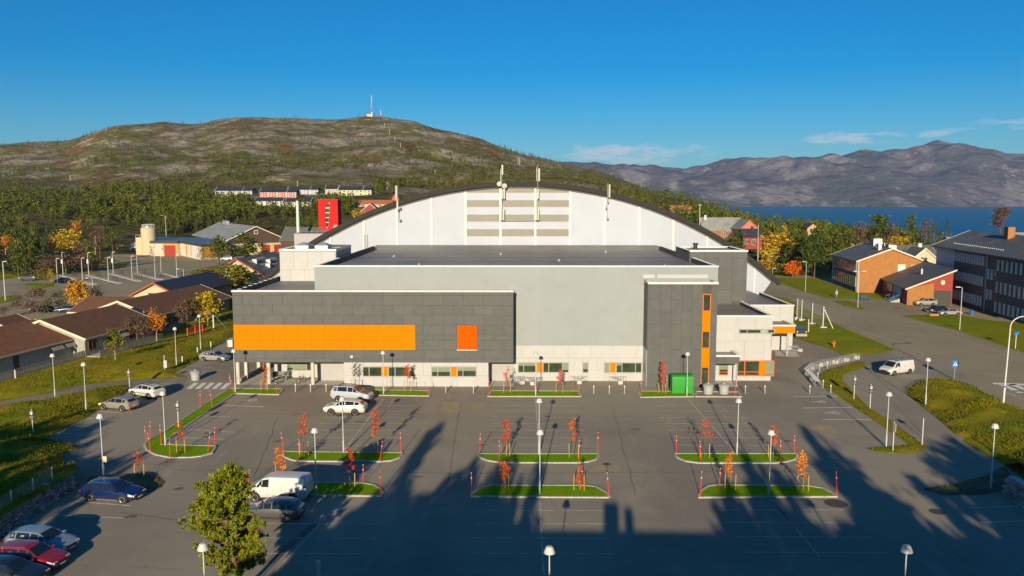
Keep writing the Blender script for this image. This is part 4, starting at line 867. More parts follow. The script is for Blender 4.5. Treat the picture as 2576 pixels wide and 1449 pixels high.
# body lies on +v of the direction: choose direction so that +v points from the right eave to the left eave
t, f = gable('fire_station', 'large fire station hall with grey slate roof and dark brown gable', 'fire station', (o2.x, o2.y), dr, 62, 24, 6.4, 11.9, M_brnw, M_slate, M_whitep, over=.9)
f.box(MB(), -.12, -.02, .5, 23.5, .02, 4.4).build('gable_base', M_cream, t)
for a_, b_, m_, nm in ((16.4,19.8,M_cream,'gate'),(11.4,14.8,M_cream,'gate'),(6.4,9.8,M_reddoor,'gate'),(1.4,4.8,M_reddoor,'gate')):
    gt = f.box(MB(), -.22, -.121, a_, b_, .05, 3.9).build(nm, m_, t)
    for z in (1.0,2.0,3.0): f.box(MB(), -.24, -.221, a_+.1, b_-.1, z, z+.06).build('gate_joint', M_greyw, gt)
for v_ in (15.3, 20.3, 5.5, 10.2): f.box(MB(), -.26, -.121, v_, v_+.7, .05, 4.4).build('yellow_pier', mat('yellow_pier_paint', (.68,.42,.02), .6), t)
f.box(MB(), -.6, -.125, 1, 23, 4.4, 4.75).build('canopy', M_whitep, t)
f.box(MB(), -.1, -.02, 11.2, 12.8, 8.6, 10.2).build('gable_window', M_whitep, t); f.box(MB(), -.14, -.101, 11.45, 12.55, 8.85, 9.95).build('pane', M_glass, t)
for u, v in ((46,12.5),(40,12.9)): f.box(MB(), u, u+2.4, v, v+1.6, 11.4, 13.0).build('roof_vent', M_galv, t)
fp = [G(379,644), G(448,644.5), G(457,643.8), G(508,655.3), G(547,652)]
fp = [(p.x, p.y) for p in fp]; back = [(fp[4][0]+2, fp[4][1]+9), (-137, 352), (-172, 366), (fp[0][0]-14, fp[0][1]+26), (fp[0][0]-1, fp[0][1]+3)]
t = thing('fire_station_annex', 'flat roofed annex with ochre panels, white ribs and a red gate', 'annex', (fp[1][0], fp[1][1], 0))
MB().prism(fp+back, 0, 5.2).build('wall', M_cream, t); MB().prism([(x, y-.4) for x, y in fp]+[(x+.3, y) for x, y in back], 5.21, 6.0).build('roof_edge', M_brnw, t)
MB().prism([(x, y+.3) for x, y in fp]+[(x, y-.3) for x, y in back], 6.01, 6.05).build('flat_roof', mat('wet_flat_roof', (.10,.12,.15), .3, .3, .08), t)
def wallstrip(p, q, a, b, z0, z1, m, nm, d=.12):
    p = Vector((*p, 0)); q = Vector((*q, 0)); u = (q-p).normalized(); n = Vector((u.y, -u.x, 0)); A = p.lerp(q, a); B = p.lerp(q, b)
    n = n if n.y < 0 else -n
    MB().hull([A+Vector((0,0,z0)),B+Vector((0,0,z0)),B+n*d+Vector((0,0,z0)),A+n*d+Vector((0,0,z0))], [A+Vector((0,0,z1)),B+Vector((0,0,z1)),B+n*d+Vector((0,0,z1)),A+n*d+Vector((0,0,z1))]).build(nm, m, t)
wallstrip(fp[0], fp[1], .46, .99, .9, 5.2, M_yel, 'ochre_panel', .1); wallstrip(fp[0], fp[1], .51, .92, .05, 4.4, M_reddoor, 'red_gate', .16)
for i in range(7): wallstrip(fp[0], fp[1], .02+i*.058, .045+i*.058, 1.2, 5.0, M_whitep, 'rib', .2)
wallstrip(fp[2], fp[3], .0, .55, .9, 5.2, M_yel, 'ochre_panel', .1); wallstrip(fp[3], fp[4], .02, .98, 1.1, 5.2, M_yel, 'ochre_panel', .1)
for a_ in (.0,.05,.11,.16,.22,.34,.4,.46,.55,.6,.66,.72,.78,.84,.9,.96): wallstrip(fp[2], fp[3], a_, a_+.026, .3, 5.2, M_whitep, 'rib', .3)
wallstrip(fp[0], fp[1], .42, .46, 2.6, 3.4, mat('blue_sign', (.02,.22,.5), .5), 'blue_sign', .12)
g = G(368, 642)
t = thing('silo_tower', 'round cream silo tower with white railing beside the ochre annex', 'silo', (g.x, g.y+3, 0))
MB().lathe([(3.0,0),(3.0,11.0),(2.6,11.3)], (g.x, g.y+3, 0), 28).build('shell', M_cream, t, True)
mb = MB()
for i in range(10):
    q = 2*math.pi*i/10; mb.tube((g.x+2.4*math.cos(q), g.y+3+2.4*math.sin(q), 11.2), (g.x+2.4*math.cos(q), g.y+3+2.4*math.sin(q), 12.6), .07, n=5)
for z in (12.0, 12.6):
    for i in range(10): q, r = 2*math.pi*i/10, 2*math.pi*(i+1)/10; mb.tube((g.x+2.4*math.cos(q), g.y+3+2.4*math.sin(q), z), (g.x+2.4*math.cos(r), g.y+3+2.4*math.sin(r), z), .07, n=5)
mb.build('railing', M_whitep, t); MB().lathe([(1.9,11.3),(1.9,12.1),(1.4,12.3)], (g.x, g.y+3, 0), 16).build('roof_cap', M_galv, t, True)
MB().prism([(g.x-4.7,g.y+1.2),(g.x-1.5,g.y+1.2),(g.x-1.5,g.y+8),(g.x-4.7,g.y+8)], 0, 7.2).build('stair_block', M_cream, t)
mb = MB()
for x in (-4.6,-3.1,-1.7): mb.tube((g.x+x,g.y+1.3,7.2), (g.x+x,g.y+1.3,8.3), .06, n=5)
mb.tube((g.x-4.6,g.y+1.3,8.3),(g.x-1.7,g.y+1.3,8.3),.06,n=5).build('block_railing', M_whitep, t)
# red hose tower
yt = 330.0; x0, xm, x1 = xv(800,yt,560), xv(808.5,yt,560), xv(850,yt,560)
t = thing('red_tower', 'bright red hose tower with a tapering slit window, behind the hall roof', 'tower', ((xm+x1)/2, yt+3, 0))
ztop = zv(501.5, yt); s0_, s1_ = xv(818,yt,560), xv(832,yt,560); s2_ = xv(825,yt,560); zs0, zs1 = zv(572,yt), zv(511,yt)
MB().box(xm, yt+.4, 0, x1, yt+6.5, ztop-.3).build('core', M_redt, t)
MB().box(x0, yt+1.2, 0, xm-.15, yt+6, ztop).build('side_fin', M_redt, t)
def qd(pts, d, nm, m): MB().hull([(x, yt+.39, z) for x, z in pts], [(x, yt-d+.39, z) for x, z in pts]).build(nm, m, t)
qd([(xm,0),(s0_,0),(s0_,ztop),(xm,ztop)], .4, 'red_panel', M_redt); qd([(s0_+.02,0),(s2_-.02,0),(s2_-.02,zs0),(s0_+.02,zs0)], .4, 'red_panel', M_redt)
qd([(s2_,0),(x1,0),(x1,ztop),(s1_,ztop),(s2_,zs0)], .4, 'red_panel', M_redt); qd([(s0_+.02,ztop-1.9),(s1_-.6,ztop-1.9),(s1_-.6,ztop),(s0_+.02,ztop)], .2, 'red_panel', M_redt)
qd([(s0_+.02,zs0),(s2_,zs0),(s1_-.05,zs1),(s0_+.02,zs1)], .05, 'slit_window', M_glass)
for k in range(6):
    z = zs0 + (zs1-zs0)*k/5; w_ = s2_+(s1_-s2_)*k/5; qd([(s0_+.05,z-.1),(w_-.02,z-.1),(w_-.02,z+.1),(s0_+.05,z+.1)], .12, 'mullion', M_galv)
MB().box(x1-2.0, yt-.08, zv(578,yt), x1-.3, yt-.012, zv(566,yt)).build('sign_panel', mat('faded_sign', (.72,.35,.22), .6), t)
g = P(750, 586, 318)
t = thing('tapered_chimney', 'tall pale green steel chimney left of the red tower', 'chimney', (g.x, 318, 0)); MB().tube((g.x,318,0), (g.x,318,zv(507,318)), .75, .55, 12).build('shaft', mat('pale_green_steel', (.50,.60,.50), .5), t, True); MB().tube((g.x,318,zv(507,318)), (g.x,318,zv(507,318)+.25), .62, .62, 12).build('cap', M_galv, t)
t = thing('boiler_house', 'low white plant building with roof railing beside the red tower', 'building', (-85, 318, 0))
MB().box(-88, 314, 0, -74, 324, zv(608,314)+3.1).build('wall', M_whtj, t); MB().box(-88.2, 313.8, zv(608,314)+3.11, -73.8, 324.2, zv(608,314)+3.4).build('roof', M_slate2, t)
mb = MB()
for i in range(7): mb.tube((-87+i*2,314.2,9.2), (-87+i*2,314.2,10.6), .06, n=5)
mb.tube((-87,314.2,10.6),(-75,314.2,10.6),.06,n=5).build('railing', M_galv, t)
t, f = gable('grey_roofed_house', 'house with big grey hip of roof right of the fire station', 'house', (-78.5,338), (-.995,.1), 17, 14, 6.6, 11.6, M_brnw, M_slate2, M_whitep)
# --- row houses on the hill foot
M_win = mat('far_window', (.05,.06,.07), .2, .2, 1)
def rowhouse(label, vx0, vx1, vyb, hpx, wall, group='row houses at the foot of the hill', fins=True, yshift=0):
    h = hit((vx0+vx1)/2, vyb, 300); Yh = h.y; xa, xb = xv(vx0,Yh,490), xv(vx1,Yh,490); zb_ = h.z-1; ht = hpx*Yh/FPX
    t = thing('row_house', label, 'row house', ((xa+xb)/2, Yh+5, h.z), group)
    MB().box(xa, Yh, zb_-3, xb, Yh+10, zb_+1+ht*.62).build('wall', wall, t)
    e = zb_+1+ht*.62; top = zb_+1+ht
    MB().hull([(xa-.3,Yh-.8,e-.2),(xa-.3,Yh+10.8,e-.2),(xa-.3,Yh+5,top)], [(xb+.3,Yh-.8,e-.2),(xb+.3,Yh+10.8,e-.2),(xb+.3,Yh+5,top)]).build('roof', M_dkroof, t)
    n = max(3, int((xb-xa)/6.2)); w_ = (xb-xa)/n; fh = ht*.62
    for i in range(n):
        for (a, b, c, d) in ((.10,.38,.56,.86),(.55,.9,.52,.88),(.12,.36,.1,.4),(.55,.9,.02,.42)):
            x_ = xa+w_*i; o = MB().box(x_+w_*a, Yh-.12, zb_+1+fh*c, x_+w_*b, Yh-.01, zb_+1+fh*d).build('window', M_whitep, t)
            MB().box(x_+w_*(a+.06), Yh-.16, zb_+1+fh*(c+.06), x_+w_*(b-.06), Yh-.121, zb_+1+fh*(d-.06)).build('pane', M_win, o)
        MB().box(x_+w_*.94, Yh-.2, zb_+1, x_+w_*1.0, Yh-.02, e).build('white_board', M_whitep, t)
        if i % 2: MB().box(x_+w_*.5, Yh-1.3, zb_+1+fh*.48, x_+w_*.96, Yh-.21, zb_+1+fh*.52).build('balcony', M_whitep, t)
    for k in range(0, n+1, 3):
        x_ = xa+w_*k; MB().hull([(x_-.12,Yh-1,e-.1),(x_-.12,Yh+5,top+.6),(x_-.12,Yh+5,top-.2),(x_-.12,Yh-1,e-.6)], [(x_+.12,Yh-1,e-.1),(x_+.12,Yh+5,top+.6),(x_+.12,Yh+5,top-.2),(x_+.12,Yh-1,e-.6)]).build('fire_wall', M_whitep, t)
    return t
C_ = lambda n, c: mat(n, c, .75, .06, 1)
rowhouse('grey row house with white windows, leftmost at the hill foot', 541, 634, 492, 20, C_('rowhouse_grey', (.36,.37,.36)))
rowhouse('red row house with white balconies at the hill foot', 653, 745, 496, 21, C_('rowhouse_red', (.50,.10,.07)))
rowhouse('pale blue-grey row house behind the red one', 722, 800, 489, 19, C_('rowhouse_blue', (.33,.40,.44)))
rowhouse('orange row house joined to the yellow-green one', 818, 850, 488, 21, C_('rowhouse_orange', (.62,.32,.08)))
rowhouse('yellow-green row house at the right end of the row', 851, 934, 492, 23, C_('rowhouse_yellow', (.52,.46,.16)))
rowhouse('lower white row house half hidden in trees below the red one', 640, 712, 518, 20, C_('rowhouse_white', (.55,.54,.5)))
rowhouse('lower white row house right beside its hidden twin under dark roof', 716, 782, 521, 22, C_('rowhouse_white', (.55,.54,.5)))
def house(label, vx0, vx1, vyb, vye, vyr, wall, roof, trim=None, ridge='x', wins=(), depth=9, y0=150, name='house', chim=None, Yf=None):
    """house seen in front view between two photo columns: eave and ridge heights from the photo rows"""
    h = hit((vx0+vx1)/2, vyb, y0)
    if Yf: h = P((vx0+vx1)/2, vyb, Yf)
    Yh = h.y; xa, xb = xv(vx0,Yh,vyb), xv(vx1,Yh,vyb); ez, rz = zv(vye,Yh)-h.z, zv(vyr,Yh)-h.z
    if ridge == 'x': t, f = gable(name, label, 'house', (xa,Yh,h.z), (1,0), xb-xa, depth, ez, rz, wall, roof, trim, over=.4)
    else: t, f = gable(name, label, 'house', (xb,Yh,h.z), (0,1), depth, xb-xa, ez, rz, wall, roof, trim, over=.4)
    for (a, b, c, d) in wins:
        if ridge == 'x': f.win(t, (xb-xa)*a, (xb-xa)*b, ez*c, ez*d, 0, -1, M_whitep, 2, gm=M_win)
        else: f.win(t, (xb-xa)*(1-b), (xb-xa)*(1-a), ez*c, ez*d, 0, -1, M_whitep, 2, axis='v', gm=M_win)
    if chim:
        cx_, top = chim; xx = xv(cx_,Yh+4,vyr); MB().box(xx-.5, Yh+depth*.4, rz*.6+h.z, xx+.5, Yh+depth*.4+1, zv(top,Yh+depth*.5)).build('chimney', M_whitep if name != 'dark_house' else M_black, t)
    return t, f
house('long cream house with orange tile roof behind the hall arch', 900, 985, 521, 513, 503, M_cream, M_terra, None, 'x', ((.1,.2,.2,.8),(.35,.45,.2,.8),(.6,.7,.2,.8)), 14, 300)
house('red house with white gable boards in front of the orange tile roof', 907, 955, 545, 532, 512, M_redw, M_dkroof, M_whitep, 'y', ((.2,.4,.2,.8),(.6,.8,.2,.8)), 10, 300)
house('small orange gable house high left of the hall roof antenna', 985, 1003, 506, 500, 487, M_terra, M_terra, None, 'y', (), 8, 300)
house('brown timber house with red roof and white end window on the slope', 1684, 1740, 536, 527, 517, M_brnw, M_terra, M_brnw, 'x', ((.1,.22,.1,.8),(.4,.5,.1,.8),(.86,.98,.1,.9)), 9, 250)
house('long grey roofed house with salmon pink gable above the hall edge', 1768, 1870, 603, 578, 548, mat('faded_red_wall', (.30,.11,.06), .8), M_slate, None, 'x', ((.45,.5,.1,.9),(.55,.6,.1,.9),(.65,.7,.1,.9),(.75,.8,.1,.9)), 17, 150, chim=(1777,541), Yf=400)
house('salmon pink gable end of the long grey roofed house', 1860, 1907, 604, 575, 552, mat('salmon_wall', (.50,.15,.10), .75), M_slate, M_redb, 'y', ((.42,.52,.88,1.12),), 16, 150, Yf=385)
house('red house with dark roof and yellow framed windows left of the flagpole', 1868, 1916, 625, 595, 576, M_redw, M_dkroof, None, 'x', ((.06,.24,.3,.75),(.46,.66,.3,.75)), 8, 150, chim=(1891,569), name='dark_house', Yf=330)
house('narrow ochre house with tall white window by the water', 2029, 2057, 600, 573, 562, mat('ochre_wall', (.45,.30,.13), .8), M_brnw, None, 'y', ((.25,.7,.05,.45),(.25,.7,.5,.95)), 10, 250, Yf=430)
house('white cottage half hidden behind the tall trees by the water', 1948, 1962, 592, 584, 578, M_whtj, M_dkroof, None, 'x', (), 7, 250, Yf=470)
house('cream house with grey roof and big gable between the two schools', 2262, 2362, 700, 655, 619, M_cream, M_slate2, M_whitep, 'x', (), 13, 150, chim=(2319,611), Yf=238)
t, f = house('cream cross gable with arched white window between the two schools', 2284, 2360, 700, 655, 623, M_cream, M_slate2, M_whitep, 'y', ((.36,.6,.75,1.2),(.2,.75,.42,.56)), 8, 150, Yf=230)
house('small white house behind the school roof by the shore', 2385, 2392, 607, 600, 596, M_whtj, M_whtj, None, 'x', (), 6, 250, Yf=420)
house('long white shed roof showing right above the school roof', 2558, 2600, 600, 592, 585, M_whtj, M_whtj, None, 'x', (), 8, 250, Yf=420)
# --- orange brick school wing
a = G(2154, 736)
t, f = gable('brick_school_wing', 'orange brick school wing with windowless gable and grey roof', 'school', (a.x+15.9, a.y-1.6), (.10,.995), 22, 16, 8.2, 11.3, M_brick, M_slate2, M_barge, over=.6)
f.box(MB(), -.1, -.02, 4.6, 6.4, 5.4, 7.2).build('white_hatch', M_whitep, t); f.box(MB(), -.1, -.02, 2.0, 3.4, 5.8, 7.2).build('round_vent', M_greyw, t)
mb = MB(); mb.tube(f.p(-.05,15.8,.1), f.p(-.05,15.8,8.0), .09).build('downpipe', M_whitep, t)
f.box(MB(), .3, 21.7, 16.01, 16.06, .1, 8.0).build('blue_side_wall', M_bwall, t)
for z0, z1 in ((4.9,7.6),(1.3,4.0)):
    f.box(MB(), .8, 21, 16.061, 16.1, z0-1.15, z0-.02).build('dark_spandrel', M_dkwall, t)
    for i in range(12): f.win(t, .9+i*1.68, .9+i*1.68+1.5, z0, z1, 16.06, 1, M_whitep, 1)
f.box(MB(), 12, 15, 6.4, 8.6, 10.6, 13.0).build('vent_house', M_galv, t)
for u, v in ((9.5,7.4),(2.0,7.4),(3.2,9.4)): f.box(MB(), u, u+.8, v, v+.8, 10.3, 12.0).build('roof_vent', M_whitep, t)
for u in (7,5.4): MB().tube(f.p(u,8,11.2), f.p(u,8,12.3), .12).build('roof_pipe', M_whitep, t)
f.box(MB(), 1.8, 3.6, 6.3, 8.2, 10.4, 11.9).build('roof_dormer', M_whitep, t)
a = G(2277, 767)
t, f = gable('school_link', 'low school building with sloping roof, orange brick end and blue steps', 'school', (a.x+9.2, a.y-1.9), (.20,.98), 23, 9.2, 3.9, 7.9, M_redw, M_slate2, M_barge, over=.5, mono=True)
for c in list(t.children):
    bpy.data.objects.remove(c)
h_ = 9.2; L_ = 23
def lk(v): return 7.9-(7.9-3.9)*v/h_
MB().hull([f.p(L_,0,0),f.p(L_,h_,0),f.p(L_,h_,lk(h_)-.15),f.p(L_,0,lk(0)-.15)], [f.p(0,0,0),f.p(0,h_,0),f.p(0,h_,lk(h_)-.15),f.p(0,0,lk(0)-.15)]).build('wall', M_redw, t)
MB().hull([f.p(-.7,-.5,lk(-.5)-.14),f.p(L_,-.5,lk(-.5)-.14),f.p(L_,h_+.6,lk(h_+.6)-.14),f.p(-.7,h_+.6,lk(h_+.6)-.14)], [f.p(-.7,-.5,lk(-.5)+.04),f.p(L_,-.5,lk(-.5)+.04),f.p(L_,h_+.6,lk(h_+.6)+.04),f.p(-.7,h_+.6,lk(h_+.6)+.04)]).build('roof', M_slate2, t)
MB().hull([f.p(-.78,-.5,lk(-.5)-.25),f.p(-.71,-.5,lk(-.5)-.25),f.p(-.71,h_+.6,lk(h_+.6)-.25),f.p(-.78,h_+.6,lk(h_+.6)-.25)], [f.p(-.78,-.5,lk(-.5)+.08),f.p(-.71,-.5,lk(-.5)+.08),f.p(-.71,h_+.6,lk(h_+.6)+.08),f.p(-.78,h_+.6,lk(h_+.6)+.08)]).build('barge_board', M_barge, t)
MB().hull([f.p(-.1,h_,0),f.p(-.1,h_-5.4,0),f.p(-.1,h_-5.4,lk(h_-5.4)-1.2),f.p(-.1,h_,lk(h_)-.3)], [f.p(-.02,h_,0),f.p(-.02,h_-5.4,0),f.p(-.02,h_-5.4,lk(h_-5.4)-1.2),f.p(-.02,h_,lk(h_)-.3)]).build('brick_end', M_brick, t)
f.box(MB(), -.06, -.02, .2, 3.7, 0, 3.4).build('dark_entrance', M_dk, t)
f.box(MB(), 5, 12, h_+.01, h_+.05, .2, 3.6).build('blue_wall', M_bwall, t)
for i in range(3): f.win(t, 13+i*2.6, 15.2+i*2.6, 1.4, 3.5, h_+.01, 1, M_whitep, 2); f.box(MB(), 13.1+i*2.6, 15.1+i*2.6, h_+.01, h_+.06, .4, 1.35).build('red_panel', M_redw, t)
MB().lathe([(.5,-.03),(.5,.05)], f.p(-.05,2.0,5.2), 16, 'Y').build('wall_clock', M_whitep, t)
MB().tube(f.p(9,4,5.9), f.p(9,4,7.4), .25).build('roof_pipe', M_galv, t)
t2 = thing('entrance_steps', 'concrete steps with blue railing at the low school building', 'steps', tuple(f.p(6,h_+1.6,0)))
for k in range(5): f.box(MB(), 4.2, 8.6, h_+.15, h_+2.4-.42*k, .16*k+.02, .16*(k+1)).build('step', M_conc, t2)
mb = MB()
for u in (4.2, 8.6):
    mb.tube(f.p(u,h_+.2,1.9), f.p(u,h_+2.4,1.0), .07)
    for k in range(4): mb.tube(f.p(u,h_+.25+k*.7,.1), f.p(u,h_+.25+k*.7,1.9-.28*k), .06)
mb.build('railing', mat('blue_railing', (.03,.12,.30), .5), t2)
# --- dark three storey school
o_ = (101.0, 195.0); d_ = Vector((-.117,-.993)).normalized()
f = Fr((o_[0], o_[1]), d_)                              # u: towards the camera, v: to the right = inside
t = thing('dark_school', 'three storey dark school with rows of white window fins', 'school', (105, 155, 0))
LS, WS = 82, 15.5
MB().hull([f.p(0,0,-.3),f.p(LS,0,-.3),f.p(LS,WS,-.3),f.p(0,WS,-.3)], [f.p(0,0,12.1),f.p(LS,0,12.1),f.p(LS,WS,12.1),f.p(0,WS,12.1)]).build('wall', M_dkwall, t)
for v0, v1, z0, z1 in ((-1.1,WS/2,12.0,15.7),(WS+1.1,WS/2+.005,12.0,15.69)):
    MB().hull([f.p(-1,v0,z0),f.p(LS,v0,z0),f.p(LS,v1,z1),f.p(-1,v1,z1)], [f.p(-1,v0,z0+.25),f.p(LS,v0,z0+.25),f.p(LS,v1,z1+.25),f.p(-1,v1,z1+.25)]).build('roof', M_slate2, t)
MB().hull([f.p(-1.08,-1.1,11.85),f.p(-1.01,-1.1,11.85),f.p(-1.01,WS/2,15.6),f.p(-1.08,WS/2,15.6)], [f.p(-1.08,-1.1,12.3),f.p(-1.01,-1.1,12.3),f.p(-1.01,WS/2,16.0),f.p(-1.08,WS/2,16.0)]).build('barge_board', M_barge, t)
MB().hull([f.p(-.02,.3,0),f.p(-.02,WS-.3,0),f.p(-.02,WS-.3,12),f.p(-.02,WS/2,15.2),f.p(-.02,.3,12)], [f.p(-.08,.3,0),f.p(-.08,WS-.3,0),f.p(-.08,WS-.3,12),f.p(-.08,WS/2,15.2),f.p(-.08,.3,12)]).build('end_wall', M_bwall, t)
f.box(MB(), .05, 10.4, -.06, -.02, .1, 11.9).build('pale_wall', M_bwall, t)
fin0 = MB().add([], []); M_fin = mat('white_fin', (.62,.66,.68), .6, .04, 2); M_warm = mat('lit_curtain', (.28,.13,.06), .7, .3, 1.5)
def finrow(u0, u1, z0, z1, n, warm):
    f.box(MB(), u0, u1, -.03, -.01, z0, z1).build('window_band', M_greyw, t)
    for i in range(n):
        a = u0+(u1-u0)*i/n; b = u0+(u1-u0)*(i+1)/n
        w_ = f.box(MB(), a+.42, b, -.05, -.031, z0+.08, z1-.08).build('window', M_warm if random.random() < warm else M_glass, t)
        f.box(MB(), a, a+.4, -.34, -.031, z0, z1).build('window_fin', M_fin, t)
finrow(11, 26.5, 9.5, 11.6, 12, .8); finrow(11, 26.5, 5.2, 7.25, 12, .55); finrow(11, 26.5, .9, 3.0, 12, .3)
finrow(28, 31, 7.0, 9.1, 2, .1); finrow(28, 31, 2.8, 4.9, 2, .1)
finrow(32, 58, 9.1, 11.3, 14, .4); finrow(32, 58, 4.6, 6.9, 14, .2); finrow(32, 58, .6, 2.8, 14, .2)
MB().tube(f.p(27.2,-.2,0), f.p(27.2,-.2,11.8), .11).build('downpipe', M_bwall, t)
c = f.box(MB(), 21.2, 23, 5.4, 6.8, 13.5, 17.6).build('chimney', M_brick, t); f.box(MB(), 21.1, 23.1, 5.3, 6.9, 14.2, 14.75).build('chimney_flashing', M_whitep, c)
for i in range(26): f.box(MB(), 7+i*.95, 7.25+i*.95, 1.0, 1.15, 13.1, 13.35).build('snow_guard', M_galv, t)
# --- apartment block behind the photographer: its long shadow lies over the car park
e0, e1 = G(800, 1322), G(2600, 1349)
Ls = 13.5/math.tan(SUN_EL); sh = Vector((math.sin(SUN_AZ), math.cos(SUN_AZ), 0))*Ls
p0 = G(768, 1440) ; p0 = e0 + (p0-e0)*0.0
q0, q1 = e0-sh, e1-sh
dd = (q1-q0).normalized(); nn = Vector((dd.y, -dd.x, 0)); q1 = q0 + dd*75
t = thing('apartment_block', 'pale apartment block standing behind the camera, casting the big shadow', 'apartment block', ((q0.x+q1.x)/2, q0.y-8, 0))
MB().prism([(q0.x,q0.y),(q1.x,q1.y),(q1.x+nn.x*14,q1.y+nn.y*14),(q0.x+nn.x*14,q0.y+nn.y*14)], 0, 13.5).build('wall', M_cream, t)
for v in (1535, 1578):
    w_ = .55 if v == 1535 else .3; hh = 15.2 if v == 1535 else 14.8
    s = G(v, 1262 if v == 1535 else 1276); L2 = hh/math.tan(SUN_EL); c = s - Vector((math.sin(SUN_AZ), math.cos(SUN_AZ), 0))*L2
    MB().box(c.x-w_, c.y-.8, 13.4, c.x+w_, c.y, hh).build('chimney', M_brick, t)
# ---------------------------------------------------------------- planted islands with kerb stones
ISL = [
 ('left entrance island', [(575.5,978),(709,979.5),(713,982),(702,994.5),(592,991.5),(500,1053),(407,1119),(542,1123),(545,1126),(535,1142),(505,1150),(475,1153),(425,1153),(387,1145),(367,1133),(361,1120),(370,1110),(410,1088),(480,1040)]),
 ('rear left island', [(714,1137),(1013,1140),(1014,1145),(1005,1154),(985,1161),(957,1163.5),(758,1162.5),(735,1160),(716,1153),(709,1147)]),
 ('rear middle island', [(1201,1142.5),(1506,1142.5),(1508,1149),(1500,1158),(1480,1164),(1453,1166.5),(1259,1166),(1226,1161),(1209,1155),(1201,1148)]),
 ('rear right island', [(1695,1142),(2005,1142),(2008,1150),(2000,1158),(1978,1164),(1950,1167),(1757,1167),(1722,1162),(1703,1154),(1696,1148)]),
 ('front left island', [(762,1216),(915,1216),(943,1221.5),(960,1232),(965,1242),(958,1250.5),(758,1248.5)]),
 ('front middle island', [(1181,1250),(1186,1242),(1209,1227.5),(1234,1222),(1471,1222),(1501,1226),(1526,1240),(1536,1251),(1531,1254),(1181,1252)]),
 ('front right island', [(1754,1249),(1759,1237),(1779,1224),(1803,1221),(2031,1223),(2071,1230),(2101,1245),(2106,1252),(1756,1254)]),
 ('wall-side left island', [(900,981),(1080,984),(1084,988),(1079,998),(948,996),(900,993)]),
 ('wall-side middle island', [(1234,984),(1456,985),(1462,999),(1225,999)]),
 ('wall-side right island', [(1611,985),(1745,986),(1745,999.5),(1610,1001),(1605,990)])]
def kerbed(name, pts, top, surf=None, kz=.13, step=1.1, km=None):
    q = [p.to_2d() for p in vpoly(pts)]; c = sum(q, Vector((0,0)))/len(q)
    r = bpy.data.objects.new(name, None); COL.objects.link(r); r.location = (c.x, c.y, 0); r['kind'] = 'structure'
    vs, es, fs, *_ = delaunay_2d_cdt(q, [], [list(range(len(q)))], 1, 1e-4)
    MB().add([(v.x, v.y, top) for v in vs], [tuple(f) if _ccw(vs, f) else tuple(f)[::-1] for f in fs]).build(surf or 'turf', M_turf if surf is None else M_pave, r)
    bd = densify(q, step); n = len(bd)
    a_ = sum(q[i].x*q[(i+1)%len(q)].y-q[(i+1)%len(q)].x*q[i].y for i in range(len(q)))
    sg = 1 if a_ > 0 else -1; W_ = .2
    nrm = []
    for i in range(n):
        d = (bd[(i+1)%n]-bd[i-1]).normalized(); nrm.append(Vector((-d.y, d.x))*sg)
    for i in range(n):
        a, b = bd[i], bd[(i+1)%n]; ai, bi = a+nrm[i]*W_, b+nrm[(i+1)%n]*W_; g = (b-a)*.008; hh = kz+random.uniform(-.006,.006)
        l = [(p.x, p.y, 0) for p in (a+g, b-g, bi-g, ai+g)]; t_ = [(p.x, p.y, hh) for p in (a+g, b-g, bi-g, ai+g)]
        MB().hull(l, t_).build('kerb_stone', km or M_kerb, r)
    return r
for nm, pts in ISL: kerbed('grass_island', pts, .095)
kerbed('bin_platform', [(1748,986),(1858,987),(1866,1000),(1748,999.5)], .05, 'paving')
for k, (a, b) in enumerate((((155,693),(237,716)),((219,692.5),(300,713)),((281,689.5),(350,708)),((344,689),(405,704)),((405,687),(450,699)))):
    p, q = G(*a), G(*b); d = (q-p).normalized(); n = Vector((-d.y, d.x, 0))*.7
    mb = MB(); MB().hull([p+n, p-n, q-n, q+n], [p+n+Vector((0,0,.16)), p-n+Vector((0,0,.16)), q-n+Vector((0,0,.16)), q+n+Vector((0,0,.16))]).build('kerb_strip', M_conc)['kind'] = 'structure'
